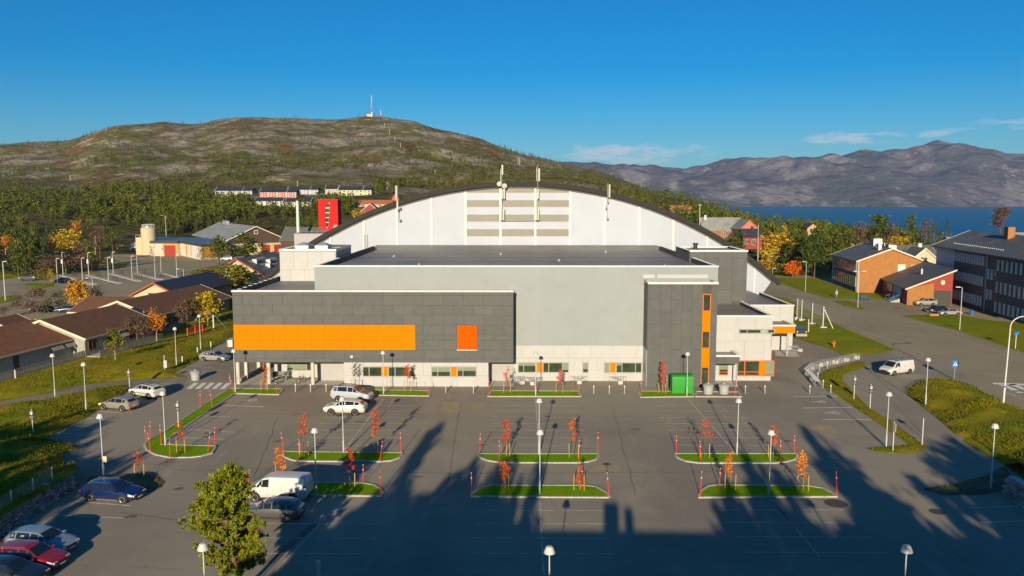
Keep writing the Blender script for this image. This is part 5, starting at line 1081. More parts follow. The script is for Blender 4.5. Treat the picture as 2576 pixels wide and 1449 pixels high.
# ---------------------------------------------------------------- retaining walls of split stone
def stone_wall(label, a, b, H, rows, wdt, side):
    p, q = G(*a), G(*b); d = (q-p); L_ = d.length; d.normalize(); n = Vector((-d.y, d.x, 0))*side
    t = thing('retaining_wall', label, 'stone wall', tuple(p.lerp(q, .5)))
    rz = math.atan2(d.y, d.x); h = H/rows; var = []
    for k in range(5):
        mb = MB(); w_, dp, hh = wdt-.06, .4, h-.055; j = lambda s: random.uniform(-s, s)
        f = [(-w_/2+j(.03),-.0,-hh/2+j(.015)),(w_/2+j(.03),0,-hh/2+j(.015)),(w_/2+j(.03),0,hh/2+j(.015)),(-w_/2+j(.03),0,hh/2+j(.015))]
        m_ = [(x*.8+j(.03), .11+j(.04), z*.7+j(.015)) for x, y, z in f]; bk = [(x, -dp, z) for x, y, z in f]
        mb.add(bk+f+m_, [(0,3,7,4),(1,0,4,5),(2,1,5,6),(3,2,6,7),(4,7,11,8),(5,4,8,9),(6,5,9,10),(7,6,10,11),(8,11,10,9)]); var.append(mb)
    base = [m.build('stone', M_stone, t, local=True) for m in var]; used = set()
    for r in range(rows):
        x = wdt*(.5 if r % 2 else 0); i = 0
        while x < L_:
            k = random.randrange(5); o = base[k] if k not in used else bpy.data.objects.new('stone', base[k].data)
            if k in used: COL.objects.link(o); o.parent = t
            used.add(k)
            c = p + d*x + n*(.12+.05*r) + Vector((0,0,h*(r+.5)))
            o.location = c - wloc(t); o.rotation_euler = (0, 0, rz if side < 0 else rz+math.pi); x += wdt*random.uniform(.96,1.04)
    i0 = p+n*.42; i1 = q+n*.42; w2 = n*.6
    MB().hull([i0+Vector((0,0,H)), i0+w2+Vector((0,0,H)), i1+w2+Vector((0,0,H)), i1+Vector((0,0,H))], [i0+Vector((0,0,H+.09)), i0+w2+Vector((0,0,H+.09)), i1+w2+Vector((0,0,H+.09)), i1+Vector((0,0,H+.09))]).build('coping', M_conc, t)
    MB().hull([i0+n*.25, i0+n*.5, i1+n*.5, i1+n*.25], [i0+n*.25+Vector((0,0,H-.02)), i0+n*.5+Vector((0,0,H-.02)), i1+n*.5+Vector((0,0,H-.02)), i1+n*.25+Vector((0,0,H-.02))]).build('backing', mat('joint_shade', (.10,.095,.085), .95), t)
    return t
stone_wall('grey split stone retaining wall behind the parked cars at lower left', (-60,1399), (197,1224), 1.42, 6, .62, 1)
stone_wall('grey split stone retaining wall at the right edge of the car park', (2520,1242), (2680,1350), 1.45, 6, .62, 1)
# ---------------------------------------------------------------- lamps
LAMP = None
def lamp_proto():
    t = thing('car_park_lamp', 'x', 'lamp')
    p = MB().lathe([(.075,0),(.075,1.15),(.048,1.25),(.038,5.05)], n=10).build('pole', M_pole, t, True, True)
    MB().box(-.05,-.1,.45,.05,-.083,.8).build('hatch', M_pole, p, local=True)
    MB().lathe([(.05,5.0),(.11,5.06),(.11,5.16),(.16,5.2)], n=12).build('lamp_neck', M_galv, t, True, True)
    MB().lathe([(.15,5.06),(.31,5.08),(.30,5.13),(.20,5.38),(.16,5.43),(.0,5.46)], n=22).build('lamp_shade', M_shade, t, True, True)
    return t
LAMPS = [((139,1007),'between the footpath and the grass bank at far left'),((217,1038),'at the foot of the grass bank left of the silver hatchback'),((444,925),'in the tall grass behind the grey bin'),((505,884),'in the grass behind the silver estate car parked by the hall corner'),
 ((260.5,1196),'behind the dark blue estate car, with a small sign on its pole'),((416,1122),'on the left entrance island with two snow poles beside it'),((592,987.5),'at the left front corner of the hall by the crossing'),((965,993),'on the wall-side island right of the parked off-roader'),
 ((864,1140),'on the rear left island in line with the white crossover'),((796,1240),'on the front left island beside the white van'),((1347,997),'on the wall-side middle island in front of the pale wall'),((1355,1145),'on the rear middle island'),((1357,1245),'on the front middle island'),
 ((1727,997),'beside the green container'),((1853,1145),'on the rear right island'),((1933,1246),'on the front right island'),((2228,1126),'on the grass tip right of the car park'),((2327,1024),'on the roadside bank near the pedestrian sign'),((2491,1232),'on the gravel verge at the right edge'),]
def place_lamp(x, y, desc, z=0):
    global LAMP
    if LAMP is None: LAMP = lamp_proto(); t = LAMP
    else: t = copy_tree(LAMP)
    t.location = (x, y, z); t.rotation_euler = (random.uniform(-.004,.004), random.uniform(-.006,.006), random.uniform(0,6))
    setp(t, 'white mushroom lamp '+desc, 'lamp', 'mushroom lamps around the car park'); return t
for (vx, vy), ds in LAMPS:
    g = G(vx, vy); place_lamp(g.x, g.y, ds, mound_z(g.x, g.y))
for vx, vy, ds in ((1383,1373,'at the bottom edge in the big shadow, left of centre right'),(2280,1370,'at the bottom edge in the big shadow, far right'),(510,1365,'in front of the pine at the bottom edge')):
    z = 5.46; g = G(vx, vy, z); place_lamp(g.x, g.y, ds.replace('left of centre right', 'near the middle'))
g = G(260.5,1196); o = MB().box(g.x+.06, g.y-.16, 1.25, g.x+.42, g.y-.1, 1.75).build('pole_sign', mat('cream_sign', (.6,.56,.38), .6)); setp(o, 'small cream sign on the lamp pole behind the dark blue estate car', 'sign')
# ---------------------------------------------------------------- street lights
def street_light(label, base, top, arm=1.2, side=1, double=False, z=0, yaw=None, group='street lights with flat heads', r=.08):
    g = G(*base, z) if isinstance(base, tuple) else base; zt = zv(top[1], g.y, top[0])
    t = thing('street_light', label, 'street light', (g.x, g.y, g.z), group)
    MB().tube((g.x,g.y,g.z), (g.x,g.y,zt), r, r*.7, 8).build('pole', M_galv, t)
    for s in ((1,-1) if double else (side,)):
        MB().tube((g.x,g.y,zt-.05), (g.x+s*arm,g.y,zt+.05), .05, n=6).build('arm', M_galv, t)
        MB().box(g.x+s*arm-.4, g.y-.16, zt, g.x+s*arm+.4, g.y+.16, zt+.14).build('lamp_head', M_whitep, t)
    return t
LP = [((40,745),(55,1140),'with its foot in the roadside grass at the far left'),((575,715),(580,960),'first of the front row by the bushes'),((640,655),(635,880),'first of the back row, with a white box on the pole'),((835,710),(832,950),'second of the front row'),((895,655),(893,880),'second of the back row, with a white box on the pole'),((1090,705),(1093,945),'third of the front row'),((1140,650),(1140,870),'third of the back row, with a white box on the pole'),((1328,690),(1330,920),'fourth of the front row'),((1380,665),(1383,865),'fourth of the back row, before the cream silo'),((1560,660),(1562,905),'fifth of the front row, before the annex'),((1620,690),(1622,860),'fifth of the back row, before the red gate'),((1780,670),(1780,905),'last of the front row, right of the red gate')]
for (tx, ty), (bx, by), ds in LP:
    b = G(bx*.25, 472.1+by*.25); t = street_light('thin white light post, '+ds, b, (tx*.25, 472.1+ty*.25), .55, 1, group='thin light posts in the left car park', r=.13)
    if 'white box' in ds: MB().box(b.x-.25, b.y-.3, 3.6, b.x+.25, b.y-.14, 4.9).build('white_box', M_whitep, t)
street_light('short light post with a head to the left by the dark roofed house', G(462,698.5), (461,677), 1.6, -1, r=.12); street_light('short light post with a blue sign behind the yellow birch', G(233,724.5), (233,700), 1.3, -1, r=.12)
street_light('double-armed street light on the lawn corner before the brick school', (2157,775), (2162,683), .95, 1, True)
street_light('street light standing before the dark school by the parked cars', (2413,831), (2422,723), .8, -1)
street_light('street light on the school lawn between hall and brick school', (2025,734), (2026,659), .6, -1)
street_light('street light beyond the lawn at the bend behind the hall edge', (1930,688), (1927,638), .7, -1)
street_light('low street light with broad head right of the hall eave', (1942,694), (1942,675), .5, 1)
g = G(2522.6,1020); t = thing('street_light', 'tall curved street light by the zebra crossing at the right edge', 'street light', (g.x,g.y,0))
zt = zv(822, g.y, 2534); pts = [Vector((g.x+.2,g.y,zt))]
for k in range(1,9):
    q = math.pi/2*k/8; pts.append(Vector((g.x+.2+1.5*(1-math.cos(q)), g.y, zt+1.2*math.sin(q))))
pts.append(pts[-1]+Vector((2.0,0,.15)))
MB().tube((g.x,g.y,0),(g.x+.03,g.y,2.2),.12,n=10).tube((g.x+.03,g.y,2.2),pts[0],.09,.07,10).path(pts,.06,8).build('pole', M_whitep, t, True); MB().tube((g.x+.03,g.y,2.15),(g.x+.03,g.y,2.3),.13,n=10).build('blue_band', mat('blue_tape', (.02,.05,.35), .5), t)
MB().cbox(pts[-1]+Vector((.3,0,0)), (.8,.3,.16)).build('lamp_head', M_whitep, t)
def pole(name, label, cat, base, vtop, r0, r1, m, group=None):
    t = thing(name, label, cat, tuple(base), group); zt = zv(vtop[1], base.y, vtop[0]); x = xv(vtop[0], base.y, vtop[1])
    MB().tube(base, (x, base.y, zt), r0, r1, 7).build('pole', m, t); return t
g = P(1905,690,262); g.z = 0; t = pole('flagpole', 'white flagpole standing right of the dark roofed red house', 'flagpole', g, (1907,568), .12, .06, M_whitep); MB().lathe([(.0,zv(568,262)),(.14,zv(568,262)+.1),(.0,zv(568,262)+.25)], (xv(1907,262,568),262,0), 8).build('finial', M_whitep, t)
g = P(1760,552,405); t = pole('tall_pole', 'tall thin pole rising behind the long grey roof', 'pole', Vector((g.x,405,terr1(g.x,405))), (1760,514), .2, .12, M_whitep); MB().tube((g.x-.9,405,zv(516,405)),(g.x+.9,405,zv(516,405)),.1).build('crossbar', M_whitep, t)
M_tim = mat('pole_timber', (.42,.37,.26), .8)
for vx, y0, y1, ds in ((967,310,321,'nearest the hill top'),(979.5,325,338,'second from the hill top'),(993,346,356,'third from the hill top'),(1007,360,375,'fourth from the hill top'),(1017.5,377,388,'fifth from the hill top'),(1035.5,401,411,'sixth from the hill top'),(1094,427,441,'alone above the left arch'),(1302.5,396,415,'left of the pair above the arch crown'),(1306.5,396,415,'right of the pair above the arch crown'),(969,461,476,'left one of the three by the arch'),(973.5,457,478,'middle one of the three by the arch'),(978,457,478,'right one of the three by the arch'),(176.6,441,456,'leftmost in the hillside forest'),(229,457,471,'in the forest above the yellow birches'),(352.5,514,541,'in the forest behind the silo'),(748,455,472,'above the red row house')):
    h = hit(vx, y1, 300); t = pole('utility_pole', 'wooden utility pole on the hill, '+ds, 'pole', h, (vx, y0), .3*h.y/1100+.1, .25*h.y/1100+.08, M_tim, 'utility poles on the hill')
    zz = zv(y0, h.y, vx)-.9; MB().tube((h.x-1.2,h.y,zz),(h.x+1.2,h.y,zz),.12,n=5).build('crossbar', M_tim, t)
h = hit(418, 594, 200); street_light('wooden street light post in the forest behind the annex', h, (417,543), 1.6, -1, r=.2); h = hit(240,641,200); pole('bare_pole', 'bare wooden pole between the forest and the left car park', 'pole', h, (240,594), .2, .15, M_tim)
# mast on the hill top
h = hit(935, 294, 900); Ym = h.y; zt = zv(240, Ym, 936); t = thing('hill_mast', 'tall red and white telecom mast on the hill top', 'mast', tuple(h))
mb = MB(); zs_ = [h.z-2, zv(282,Ym), zv(270,Ym), zv(255,Ym), zt]
MB().tube((h.x,Ym,zs_[0]),(h.x,Ym,zs_[1]),1.6,1.3,6).build('lattice_base', M_whitep, t); MB().tube((h.x,Ym,zs_[1]),(h.x,Ym,zs_[2]),1.2,.9,6).build('red_section', M_red, t)
MB().tube((h.x,Ym,zs_[2]),(h.x,Ym,zs_[3]),.85,.7,6).build('white_section', mat('grey_mast', (.35,.36,.4), .6), t); MB().tube((h.x,Ym,zs_[3]),(h.x,Ym,zs_[4]),.7,.5,6).build('top_section', M_whitep, t)
t = thing('hill_hut', 'small cream equipment hut beside the hill top mast', 'hut', (xv(927,Ym,290),Ym,h.z)); MB().box(xv(922,Ym,290),Ym,h.z-4,xv(933,Ym,290),Ym+6,zv(286,Ym)).build('wall', M_cream, t); MB().box(xv(921.5,Ym,290),Ym-.5,zv(286,Ym)+.01,xv(933.5,Ym,290),Ym+6.5,zv(284.5,Ym)).build('roof', M_dkroof, t)
h = hit(957.5, 294, 900); t = thing('small_mast', 'short white antenna mast right of the tall hill top mast', 'mast', tuple(h)); MB().tube((h.x,h.y,h.z-2),(h.x,h.y,zv(277,h.y)),.7,.4,6).build('pole', M_whitep, t); MB().tube((h.x,h.y,h.z-2),(h.x,h.y,h.z+3),1.2,1.2,6).build('foot', M_red, t)
# ---------------------------------------------------------------- snow poles, bollards, bins, signs
SP = None
def snow_pole(desc, base, top):
    global SP
    if SP is None:
        SP = thing('snow_pole', 'x', 'snow pole'); MB().tube((0,0,0),(0,0,2.0),.032,.026,6).build('pole', M_red, SP, local=True)
        MB().tube((0,0,1.45),(0,0,1.56),.05,.05,8).build('reflector', M_whitep, SP, local=True); MB().tube((0,0,1.95),(0,0,2.03),.034,.034,6).build('tip', M_whitep, SP, local=True); t = SP
    else: t = copy_tree(SP)
    b = G(*base); a = P(top[0], top[1], b.y); d = a-Vector((b.x,b.y,.0)); L_ = d.length
    t.location = b; t.rotation_euler = d.to_track_quat('Z', 'Y').to_euler(); t.scale = (1, 1, L_/2.0)
    setp(t, 'red snow pole '+desc, 'snow pole', 'red snow poles around the islands')
fB = lambda x, y: (x*.25, 815.4+y*.25); fE = lambda x, y: (557.9+.25*x, 703.8+.25*y); fF = lambda x, y: (557.9+.25*x, 1030+.25*y); fI = lambda x, y: (1158.7+.25*x, 1030+.25*y); fL = lambda x, y: (1931.2+.25*x, 1088.4+.25*y); fH = lambda x, y: (1158.7+.25*x, 703.8+.25*y)
for f_, tx, ty, bx, by, ds in ((fB,1455,1030,1470,1200,'leaning at the outer bend of the left entrance island'),(fB,1508,980,1512,1165,'upright behind the outer bend of the left entrance island'),(fB,1485,1100,1518,1295,'at the front left curve of the left entrance island'),(fB,1608,1015,1620,1215,'left of the lamp on the left entrance island'),(fB,1705,1150,1710,1345,'at the front kerb of the left entrance island'),(fB,2112,1090,2090,1290,'leaning at the right tip of the left entrance island'),(fB,2158,1040,2158,1230,'upright at the right tip of the left entrance island'),(fB,2013,670,2015,835,'left one halfway up the diagonal strip'),(fB,2112,670,2135,845,'right one halfway up the diagonal strip'),(fB,2310,510,2305,645,'upright at the crossing by the hall corner'),(fB,2310,530,2355,690,'leaning at the crossing by the hall corner'),
 (fE,535,1010,555,1150,'beside the orange sapling at the hall corner'),(fE,1148,990,1150,1090,'behind the parked off-roader'),(fE,1660,980,1662,1110,'beside the lamp on the wall-side left island'),(fE,2040,1020,2072,1165,'at the right end of the wall-side left island'),
 (fF,595,235,625,430,'leaning at the left end of the rear left island'),(fF,770,300,780,505,'left of the brownish sapling on the rear left island'),(fF,1615,320,1590,520,'right of the red sapling on the rear left island'),(fF,1795,235,1803,445,'at the right end of the rear left island'),(fF,278,605,268,770,'before the nose of the white van'),(fF,1422,555,1420,755,'behind the sapling on the front left island'),(fF,1592,625,1597,850,'at the right end of the front left island'),
 (fI,197,245,190,445,'at the left end of the rear middle island'),(fI,388,315,388,520,'left of the left sapling on the rear middle island'),(fI,1198,315,1188,525,'right of the right sapling on the rear middle island'),(fI,1383,230,1377,450,'at the right end of the rear middle island'),(fI,107,635,110,850,'at the left end of the front middle island'),(fI,378,575,383,760,'behind the left sapling on the front middle island'),(fI,1218,570,1222,780,'behind the right sapling on the front middle island'),(fI,1472,635,1492,870,'leaning at the right end of the front middle island'),(fI,2170,265,2168,450,'at the left end of the rear right island'),(fI,2405,320,2418,530,'beside the left sapling on the rear right island'),(fI,2425,625,2408,880,'at the left end of the front right island'),
 (fL,128,80,128,295,'right of the right sapling on the rear right island'),(fL,268,30,265,215,'at the right end of the rear right island'),(fL,688,395,693,630,'at the right end of the front right island'),(fH,283,990,280,1120,'at the left end of the wall-side middle island'),(fH,740,1030,745,1120,'before the bike racks on the wall-side middle island'),(fH,1125,970,1145,1115,'leaning behind the right end of the wall-side middle island'),(fH,1190,1060,1200,1165,'at the right end of the wall-side middle island'),(fH,1815,1000,1818,1165,'at the left end of the wall-side right island'),(fH,2070,970,2080,1120,'behind the sapling on the wall-side right island')):
    snow_pole(ds, f_(bx, by), f_(tx, ty))
snow_pole('beside the left sapling on the front right island', (1808,1226), (1812,1178)); snow_pole('leaning at the right end of the bin platform', (1846,998), (1852,960))
BO = None
for vx, vy, ds in ((743.4,986,'left one before the bicycle'),(781,986.8,'middle one before the entrance'),(820.4,986.3,'left of the parked off-roader'),(1121,989,'left one of two before the plain white wall'),(1190.5,990,'right one of two before the plain white wall'),(1493,991,'left of three under the single small window'),(1532,991,'middle of three right of the small window'),(1570,991,'right of three before the fan bike rack'),(1874,990.7,'left of two before the orange windows'),(1923,990.7,'right of two before the orange windows'),(2036,990.5,'alone at the end of the disabled bays'),(2088.7,988.8,'on the grass strip edge above the disabled bays'),(2069.5,976,'at the foot of the curved bike racks'),(2056,957,'behind the lower end of the curved bike racks'),(2060,936,'in the middle of the curved bike racks'),(2080,928,'behind the upper middle of the curved bike racks')):
    if BO is None:
        BO = thing('bollard', 'x', 'bollard'); MB().lathe([(.07,0),(.07,.85)], n=10).build('post', M_galv, BO, local=True); MB().lathe([(.085,.851),(.085,1.0),(.05,1.05)], n=12).build('cap', M_whitep, BO, True, local=True); t = BO
    else: t = copy_tree(BO)
    t.location = G(vx, vy); setp(t, 'grey bollard with white cap, '+ds, 'bollard', 'bollards along the hall front')
M_bin = mat('bin_grey', (.36,.37,.37), .5, .05, 3); BN = None
for vx, vy, ds in ((492.5,956,'alone beside the striped crossing'),(1780.5,991,'left of the pair right of the green container'),(1820,990.8,'right of the pair right of the green container')):
    if BN is None:
        BN = thing('waste_container', 'x', 'bin'); MB().lathe([(.52,0),(.56,.1),(.60,.95)], n=24).build('body', M_bin, BN, True, True); MB().lathe([(.68,.93),(.70,1.0),(.68,1.15),(.45,1.3),(.0,1.34)], n=24).build('lid', mat('bin_lid_grey', (.30,.32,.33), .35, .05, 3), BN, True, True)
        MB().lathe([(.2,1.32),(.2,1.4),(.0,1.42)], n=12).build('knob', M_bin, BN, True, True); t = BN
    else: t = copy_tree(BN)
    t.location = G(vx, vy); setp(t, 'big round grey waste container '+ds, 'bin', 'round grey waste containers')
M_grn = mat('green_container_paint', (.008,.25,.015), .45, .06, 2)
g0, g1 = G(1690,991), G(1742.5,991); t = thing('green_container', 'bright green container with rounded top before the stair tower', 'container', ((g0.x+g1.x)/2, g0.y+.7, 0))
pr = [(g0.y,.05),(g0.y,1.9)] + [(g0.y+.35-.35*math.cos(q*math.pi/8), 1.9+.4*math.sin(q*math.pi/8)) for q in range(1,4)] + [(g0.y+.35,2.32),(g0.y+1.3,2.32),(g0.y+1.6,2.1),(g0.y+1.65,.05)]
xm_ = g0.x+(g1.x-g0.x)*.7
for a, b in ((g0.x, xm_-.01), (xm_+.01, g1.x)): MB().hull([(b,y,z) for y, z in pr], [(a,y,z) for y, z in pr]).build('shell', M_grn, t, True)
for a in (g0.x+.1, g1.x-.25): MB().box(a, g0.y+.1, 0, a+.15, g0.y+1.4, .06).build('skid', M_black, t)
# bike racks
def fan_rack(label, vx, vy, rz=0.0):
    g = G(vx, vy); t = thing('bike_rack', label, 'bike rack', (g.x, g.y, 0), 'galvanised bike racks', rz)
    MB().box(-.28,-.75,.0,.28,-.25,.45).build('block', M_conc, t, local=True)
    mb = MB()
    for k in range(7):
        a = -.9+.3*k
        for z0 in (.12,.62): mb.tube((a*.35,-.25,z0),(a*1.25,.75,z0+.12),.022,n=5)
        mb.tube((a*1.25,.75,.1),(a*1.25,.75,.76),.022,n=5)
    mb.tube((-1.15,.75,.72),(1.15,.75,.72),.03,n=6).tube((-1.15,.75,.1),(1.15,.75,.1),.03,n=6).tube((-.35,-.25,.62),(.35,-.25,.62),.03,n=6).build('hoops', M_galv, t, local=True)
for vx, vy, ds, rz in ((1308,964,'left one with the upright concrete post, by the pale wall',.5),(1340,966,'second from the left, before the lamp on the wall-side island',-.1),(1456,963,'under the white wall right of the red sapling',0),(1557,964,'behind the three bollards',.1),(2005,883,'beside the orange entrance canopy',.6)): fan_rack('fan shaped bike rack, '+ds, vx, vy, rz)
fK = lambda x, y: (1931.2+.25*x, 772.5+.25*y)
pth = [G(*fK(*p)) for p in ((505,812),(440,735),(385,680),(455,622),(560,592),(690,568),(800,545),(905,522))]
for i in range(len(pth)-1):
    a, b = pth[i], pth[i+1]; c = a.lerp(b,.5); d = b-a; L_ = d.length
    t = thing('bike_rack_module', 'curved row of bike hoops, module %s' % ('at the lower end','second from the lower end','at the bend','just past the bend','in the middle of the upper run','second from the upper end','at the upper end')[i], 'bike rack', tuple(c), 'curved row of galvanised bike racks', math.atan2(d.y,d.x))
    mb = MB(); n = max(3, int(L_/.38))
    for k in range(n):
        x = -L_/2+L_*(k+.5)/n
        for y in (-.35,.35): mb.tube((x,y,0),(x,y,.75),.025,n=5)
        mb.tube((x,-.35,.75),(x,.35,.85),.025,n=5)
    for y, z in ((-.35,.75),(.35,.8),(-.35,.08),(.35,.08)): mb.tube((-L_/2,y,z),(L_/2,y,z),.03,n=5)
    mb.build('hoops', M_galv, t, local=True); MB().box(L_/2-.5,-.3,0,L_/2-.05,.3,.5).build('block', M_conc, t, local=True)
def text(s, size, m, parent, M4, name='lettering'):
    cu = bpy.data.curves.new('lettering', 'FONT'); cu.body = s; cu.size = size; cu.align_x = 'CENTER'; cu.align_y = 'CENTER'; cu.extrude = .004
    o = bpy.data.objects.new('tmp_text', cu); COL.objects.link(o); dg = bpy.context.evaluated_depsgraph_get(); me = bpy.data.meshes.new_from_object(o.evaluated_get(dg)); bpy.data.objects.remove(o)
    me.materials.clear(); me.materials.append(m); q = bpy.data.objects.new(name, me); COL.objects.link(q); q.parent = parent; q.matrix_local = M4; return q
FACE = Matrix.Rotation(math.pi/2, 4, 'X')
M_sign = mat('sign_black', (.03,.03,.035), .5, .1, 4)
def psign(ds, base, top, letter=True, z=None):
    g = G(*base); z = mound_z(g.x, g.y) if z is None else z; zt = zv(top[1], g.y, top[0])
    t = thing('parking_sign', 'parking sign post '+ds, 'sign', (g.x,g.y,z), 'parking signs')
    MB().tube((g.x,g.y,z),(g.x,g.y,zt),.045,n=7).build('post', M_whitep, t)
    if letter:
        b = MB().box(g.x-.22,g.y-.1,zt-1.05,g.x+.22,g.y-.05,zt-.12).build('plate', M_sign, t)
        w_ = MB().box(g.x-.12,g.y-.108,zt-.55,g.x+.12,g.y-.101,zt-.22).build('white_field', M_whitep, b)
        w2 = MB().box(g.x-.16,g.y-.108,zt-.95,g.x+.16,g.y-.101,zt-.7).build('text_field', mat('sign_grey', (.16,.16,.16), .5), b)
        text('P', .3, M_sign, b, Matrix.Translation(Vector((g.x,g.y-.112,zt-.4))-wloc(b)) @ FACE)
    return t
psign('on the grass strip behind the white decorated car', (326,976), (326,928)); psign('on the diagonal planted strip', (449,1077), (449,1009)); psign('on the dark bank at the left', (84,1099), (85.5,1029)); psign('upper one on the right grass strip', (2147,1006), (2147.5,945)); psign('middle one on the right grass strip', (2187.5,1030), (2188,966))
t = psign('seen edge-on at the grass tip', (2245,1137), (2249,1061), False); g = G(2245,1137); zt = zv(1061,g.y,2249); MB().box(g.x-.03,g.y-.3,zt-.9,g.x+.05,g.y+.3,zt-.1).build('plate', M_galv, t); psign('bare post on the right of the grass tip', (2318.6,1121), (2319,1052), False)
g = G(2399,958); zt = zv(907,g.y,2399); t = thing('crossing_sign', 'blue pedestrian crossing sign with white triangle by the road', 'road sign', (g.x,g.y,0)); MB().tube((g.x,g.y,0),(g.x,g.y,zt),.05,n=7).build('post', M_galv, t)
pl = MB().box(g.x-.42,g.y-.1,zt-.84,g.x+.42,g.y-.06,zt).build('plate', mat('sign_blue', (.01,.16,.50), .45, .05, 3), t)
MB().hull([(g.x-.32,g.y-.105,zt-.68),(g.x+.32,g.y-.105,zt-.68),(g.x,g.y-.105,zt-.12)], [(g.x-.32,g.y-.101,zt-.68),(g.x+.32,g.y-.101,zt-.68),(g.x,g.y-.101,zt-.12)]).build('white_triangle', M_whitep, pl)
mb = MB(); yq = g.y-.112
for a, b in (((0,.40),(-.02,.25)),((-.02,.25),(-.09,.1)),((-.02,.25),(.07,.1)),((0,.38),(.1,.28)),((0,.38),(-.09,.3))): mb.tube((g.x+a[0],yq,zt-.76+a[1]),(g.x+b[0],yq,zt-.76+b[1]),.022,n=5)
mb.lathe([(.0,-.01),(.04,-.01),(.04,.01),(.0,.01)], (g.x,yq,zt-.76+.46), 8, 'Y').build('walking_figure', M_black, pl)
g = G(2553,878); zt = zv(837,g.y,2555); t = thing('blue_sign', 'small blue road sign on the front lawn by the curved street light', 'road sign', (g.x,g.y,0)); MB().tube((g.x,g.y,0),(g.x,g.y,zt),.06,n=6).build('post', M_whitep, t); MB().box(g.x-.38,g.y-.1,zt-.3,g.x+.38,g.y-.06,zt+.12).build('plate', MATS['sign_blue'], t)
# fence of steel mesh beside the hall
fJ = lambda x, y: (1673.7+.25*x, 557.9+.25*y)
fx = [(G(*fJ(1320,985)),zv(557.9+.25*835,G(*fJ(1320,985)).y)), (G(*fJ(1365,1000)),0), (G(*fJ(1470,1040)),0), (G(*fJ(1580,1080)),0)]
t = thing('mesh_fence', 'tall steel mesh fence on concrete feet right of the hall', 'fence', tuple(fx[2][0]))
pts = [p for p, _ in fx]; FH = 4.2
for i, p in enumerate(pts):
    MB().cbox((p.x,p.y,FH/2), (.22,.22,FH)).build('post', M_galv, t); MB().cbox((p.x,p.y,.25), (1.1,1.1,.5)).build('concrete_foot', M_conc, t)
    if i:
        q = pts[i-1]; mb = MB(); n = 14
        for k in range(1,n): c = p.lerp(q,k/n); mb.tube((c.x,c.y,.5),(c.x,c.y,FH-.1),.012,n=3)
        for k in range(9): z = .5+k*(FH-.6)/8; mb.tube((p.x,p.y,z),(q.x,q.y,z),.014,n=3)
        mb.build('mesh_panel', M_galv, t)
MB().tube(pts[3]+Vector((.2,0,3.6)), pts[3]+Vector((1.5,-1.2,.1)), .08).build('brace', M_whitep, t)
p_ = G(*fJ(1437,1120)); pole('white_post', 'plain white post beside the dark trailer', 'post', p_, fJ(1440,980), .09, .09, M_whitep)
a, b = G(*fJ(1308,1170)), G(*fJ(1425,1172)); t = thing('dark_trailer', 'dark box trailer with yellow corner lights beside the entrance canopy', 'trailer', ((a.x+b.x)/2,a.y+2,0))
MB().box(a.x,a.y,.55,b.x,a.y+5,1.5).build('body', M_black, t); MB().box(a.x+.1,a.y+.1,1.51,b.x-.1,a.y+4.9,1.6).build('cover', mat('dark_tarpaulin', (.03,.04,.06), .25), t); MB().box(a.x,a.y-.1,.3,b.x,a.y-.005,.75).build('tailboard', M_frame, t)
for x in (a.x+.1,b.x-.3): MB().box(x,a.y-.16,1.0,x+.2,a.y-.005,1.2).build('corner_light', mat('yellow_light', (.75,.6,.02), .4), t)
for x in (a.x+.15,b.x-.15):
    for y in (1.8,3.0): MB().tube((x-.1,a.y+y,.35),(x+.1,a.y+y,.35),.35,n=14).build('wheel', M_rubber, t)
g = G(*fJ(1692,1270)); t = thing('fire_hydrant', 'orange-red fire hydrant on the grass right of the hall', 'hydrant', (g.x,g.y,0)); MB().lathe([(.17,0),(.15,.1),(.13,.8),(.2,.82),(.22,1.0),(.12,1.1),(.0,1.12)], (g.x,g.y,.05), 14).build('body', mat('hydrant_red', (.75,.09,.02), .5), t, True)
for s in (-1,1): MB().tube((g.x+s*.12,g.y,.75),(g.x+s*.27,g.y,.75),.07,n=8).build('outlet', MATS['hydrant_red'], t)
# bench and bicycle under the raised block
fZ = lambda x, y: (583.7+.13328*x, 875.5+.13328*y)
a, b = G(*fZ(760,612)), G(*fZ(1050,612)); yb = 103.6; t = thing('bench', 'grey slatted bench under the raised block by the columns', 'bench', ((a.x+b.x)/2,yb,.05)); M_slat = mat('bench_slat', (.22,.21,.18), .7, .15, 5)
for k in range(4): MB().box(a.x,yb-.5+k*.14,.5,b.x,yb-.39+k*.14,.54).build('seat_slat', M_slat, t)
for k in range(4): MB().box(a.x,yb+.1+k*.03,.62+k*.13,b.x,yb+.14+k*.03,.72+k*.13).build('back_slat', M_slat, t)
for x in (a.x+.2,b.x-.2): MB().tube((x,yb-.55,.05),(x,yb-.2,.5),.04).tube((x,yb+.25,.05),(x,yb-.1,.5),.04).tube((x,yb+.05,.5),(x,yb+.2,1.15),.03).build('leg', M_whitep, t)
o = MB().box(a.x+.1,yb-.46,.56,a.x+.6,yb+.08,1.15).build('dark_bag', M_black); setp(o, 'dark grey bag standing on the left end of the bench', 'bag')
g = G(758,964); t = thing('bicycle', 'black bicycle leaning at the wall left of the entrance', 'bicycle', (g.x,g.y,.05), rz=R(62))
def ring(r, c, rr, n=18):
    mb = MB(); p = [Vector((c[0]+r*math.cos(2*math.pi*i/n),0,c[1]+r*math.sin(2*math.pi*i/n))) for i in range(n+1)]; mb.path(p, rr, 5); return mb
for x in (-.53,.53):
    w_ = ring(.34,(x,.36),.028).build('wheel', M_rubber, t, local=True); mb = MB()
    for k in range(6): q = math.pi*k/6; mb.tube((x-.33*math.cos(q),0,.36-.33*math.sin(q)),(x+.33*math.cos(q),0,.36+.33*math.sin(q)),.006,n=3)
    mb.build('spokes', M_galv, w_, local=True)
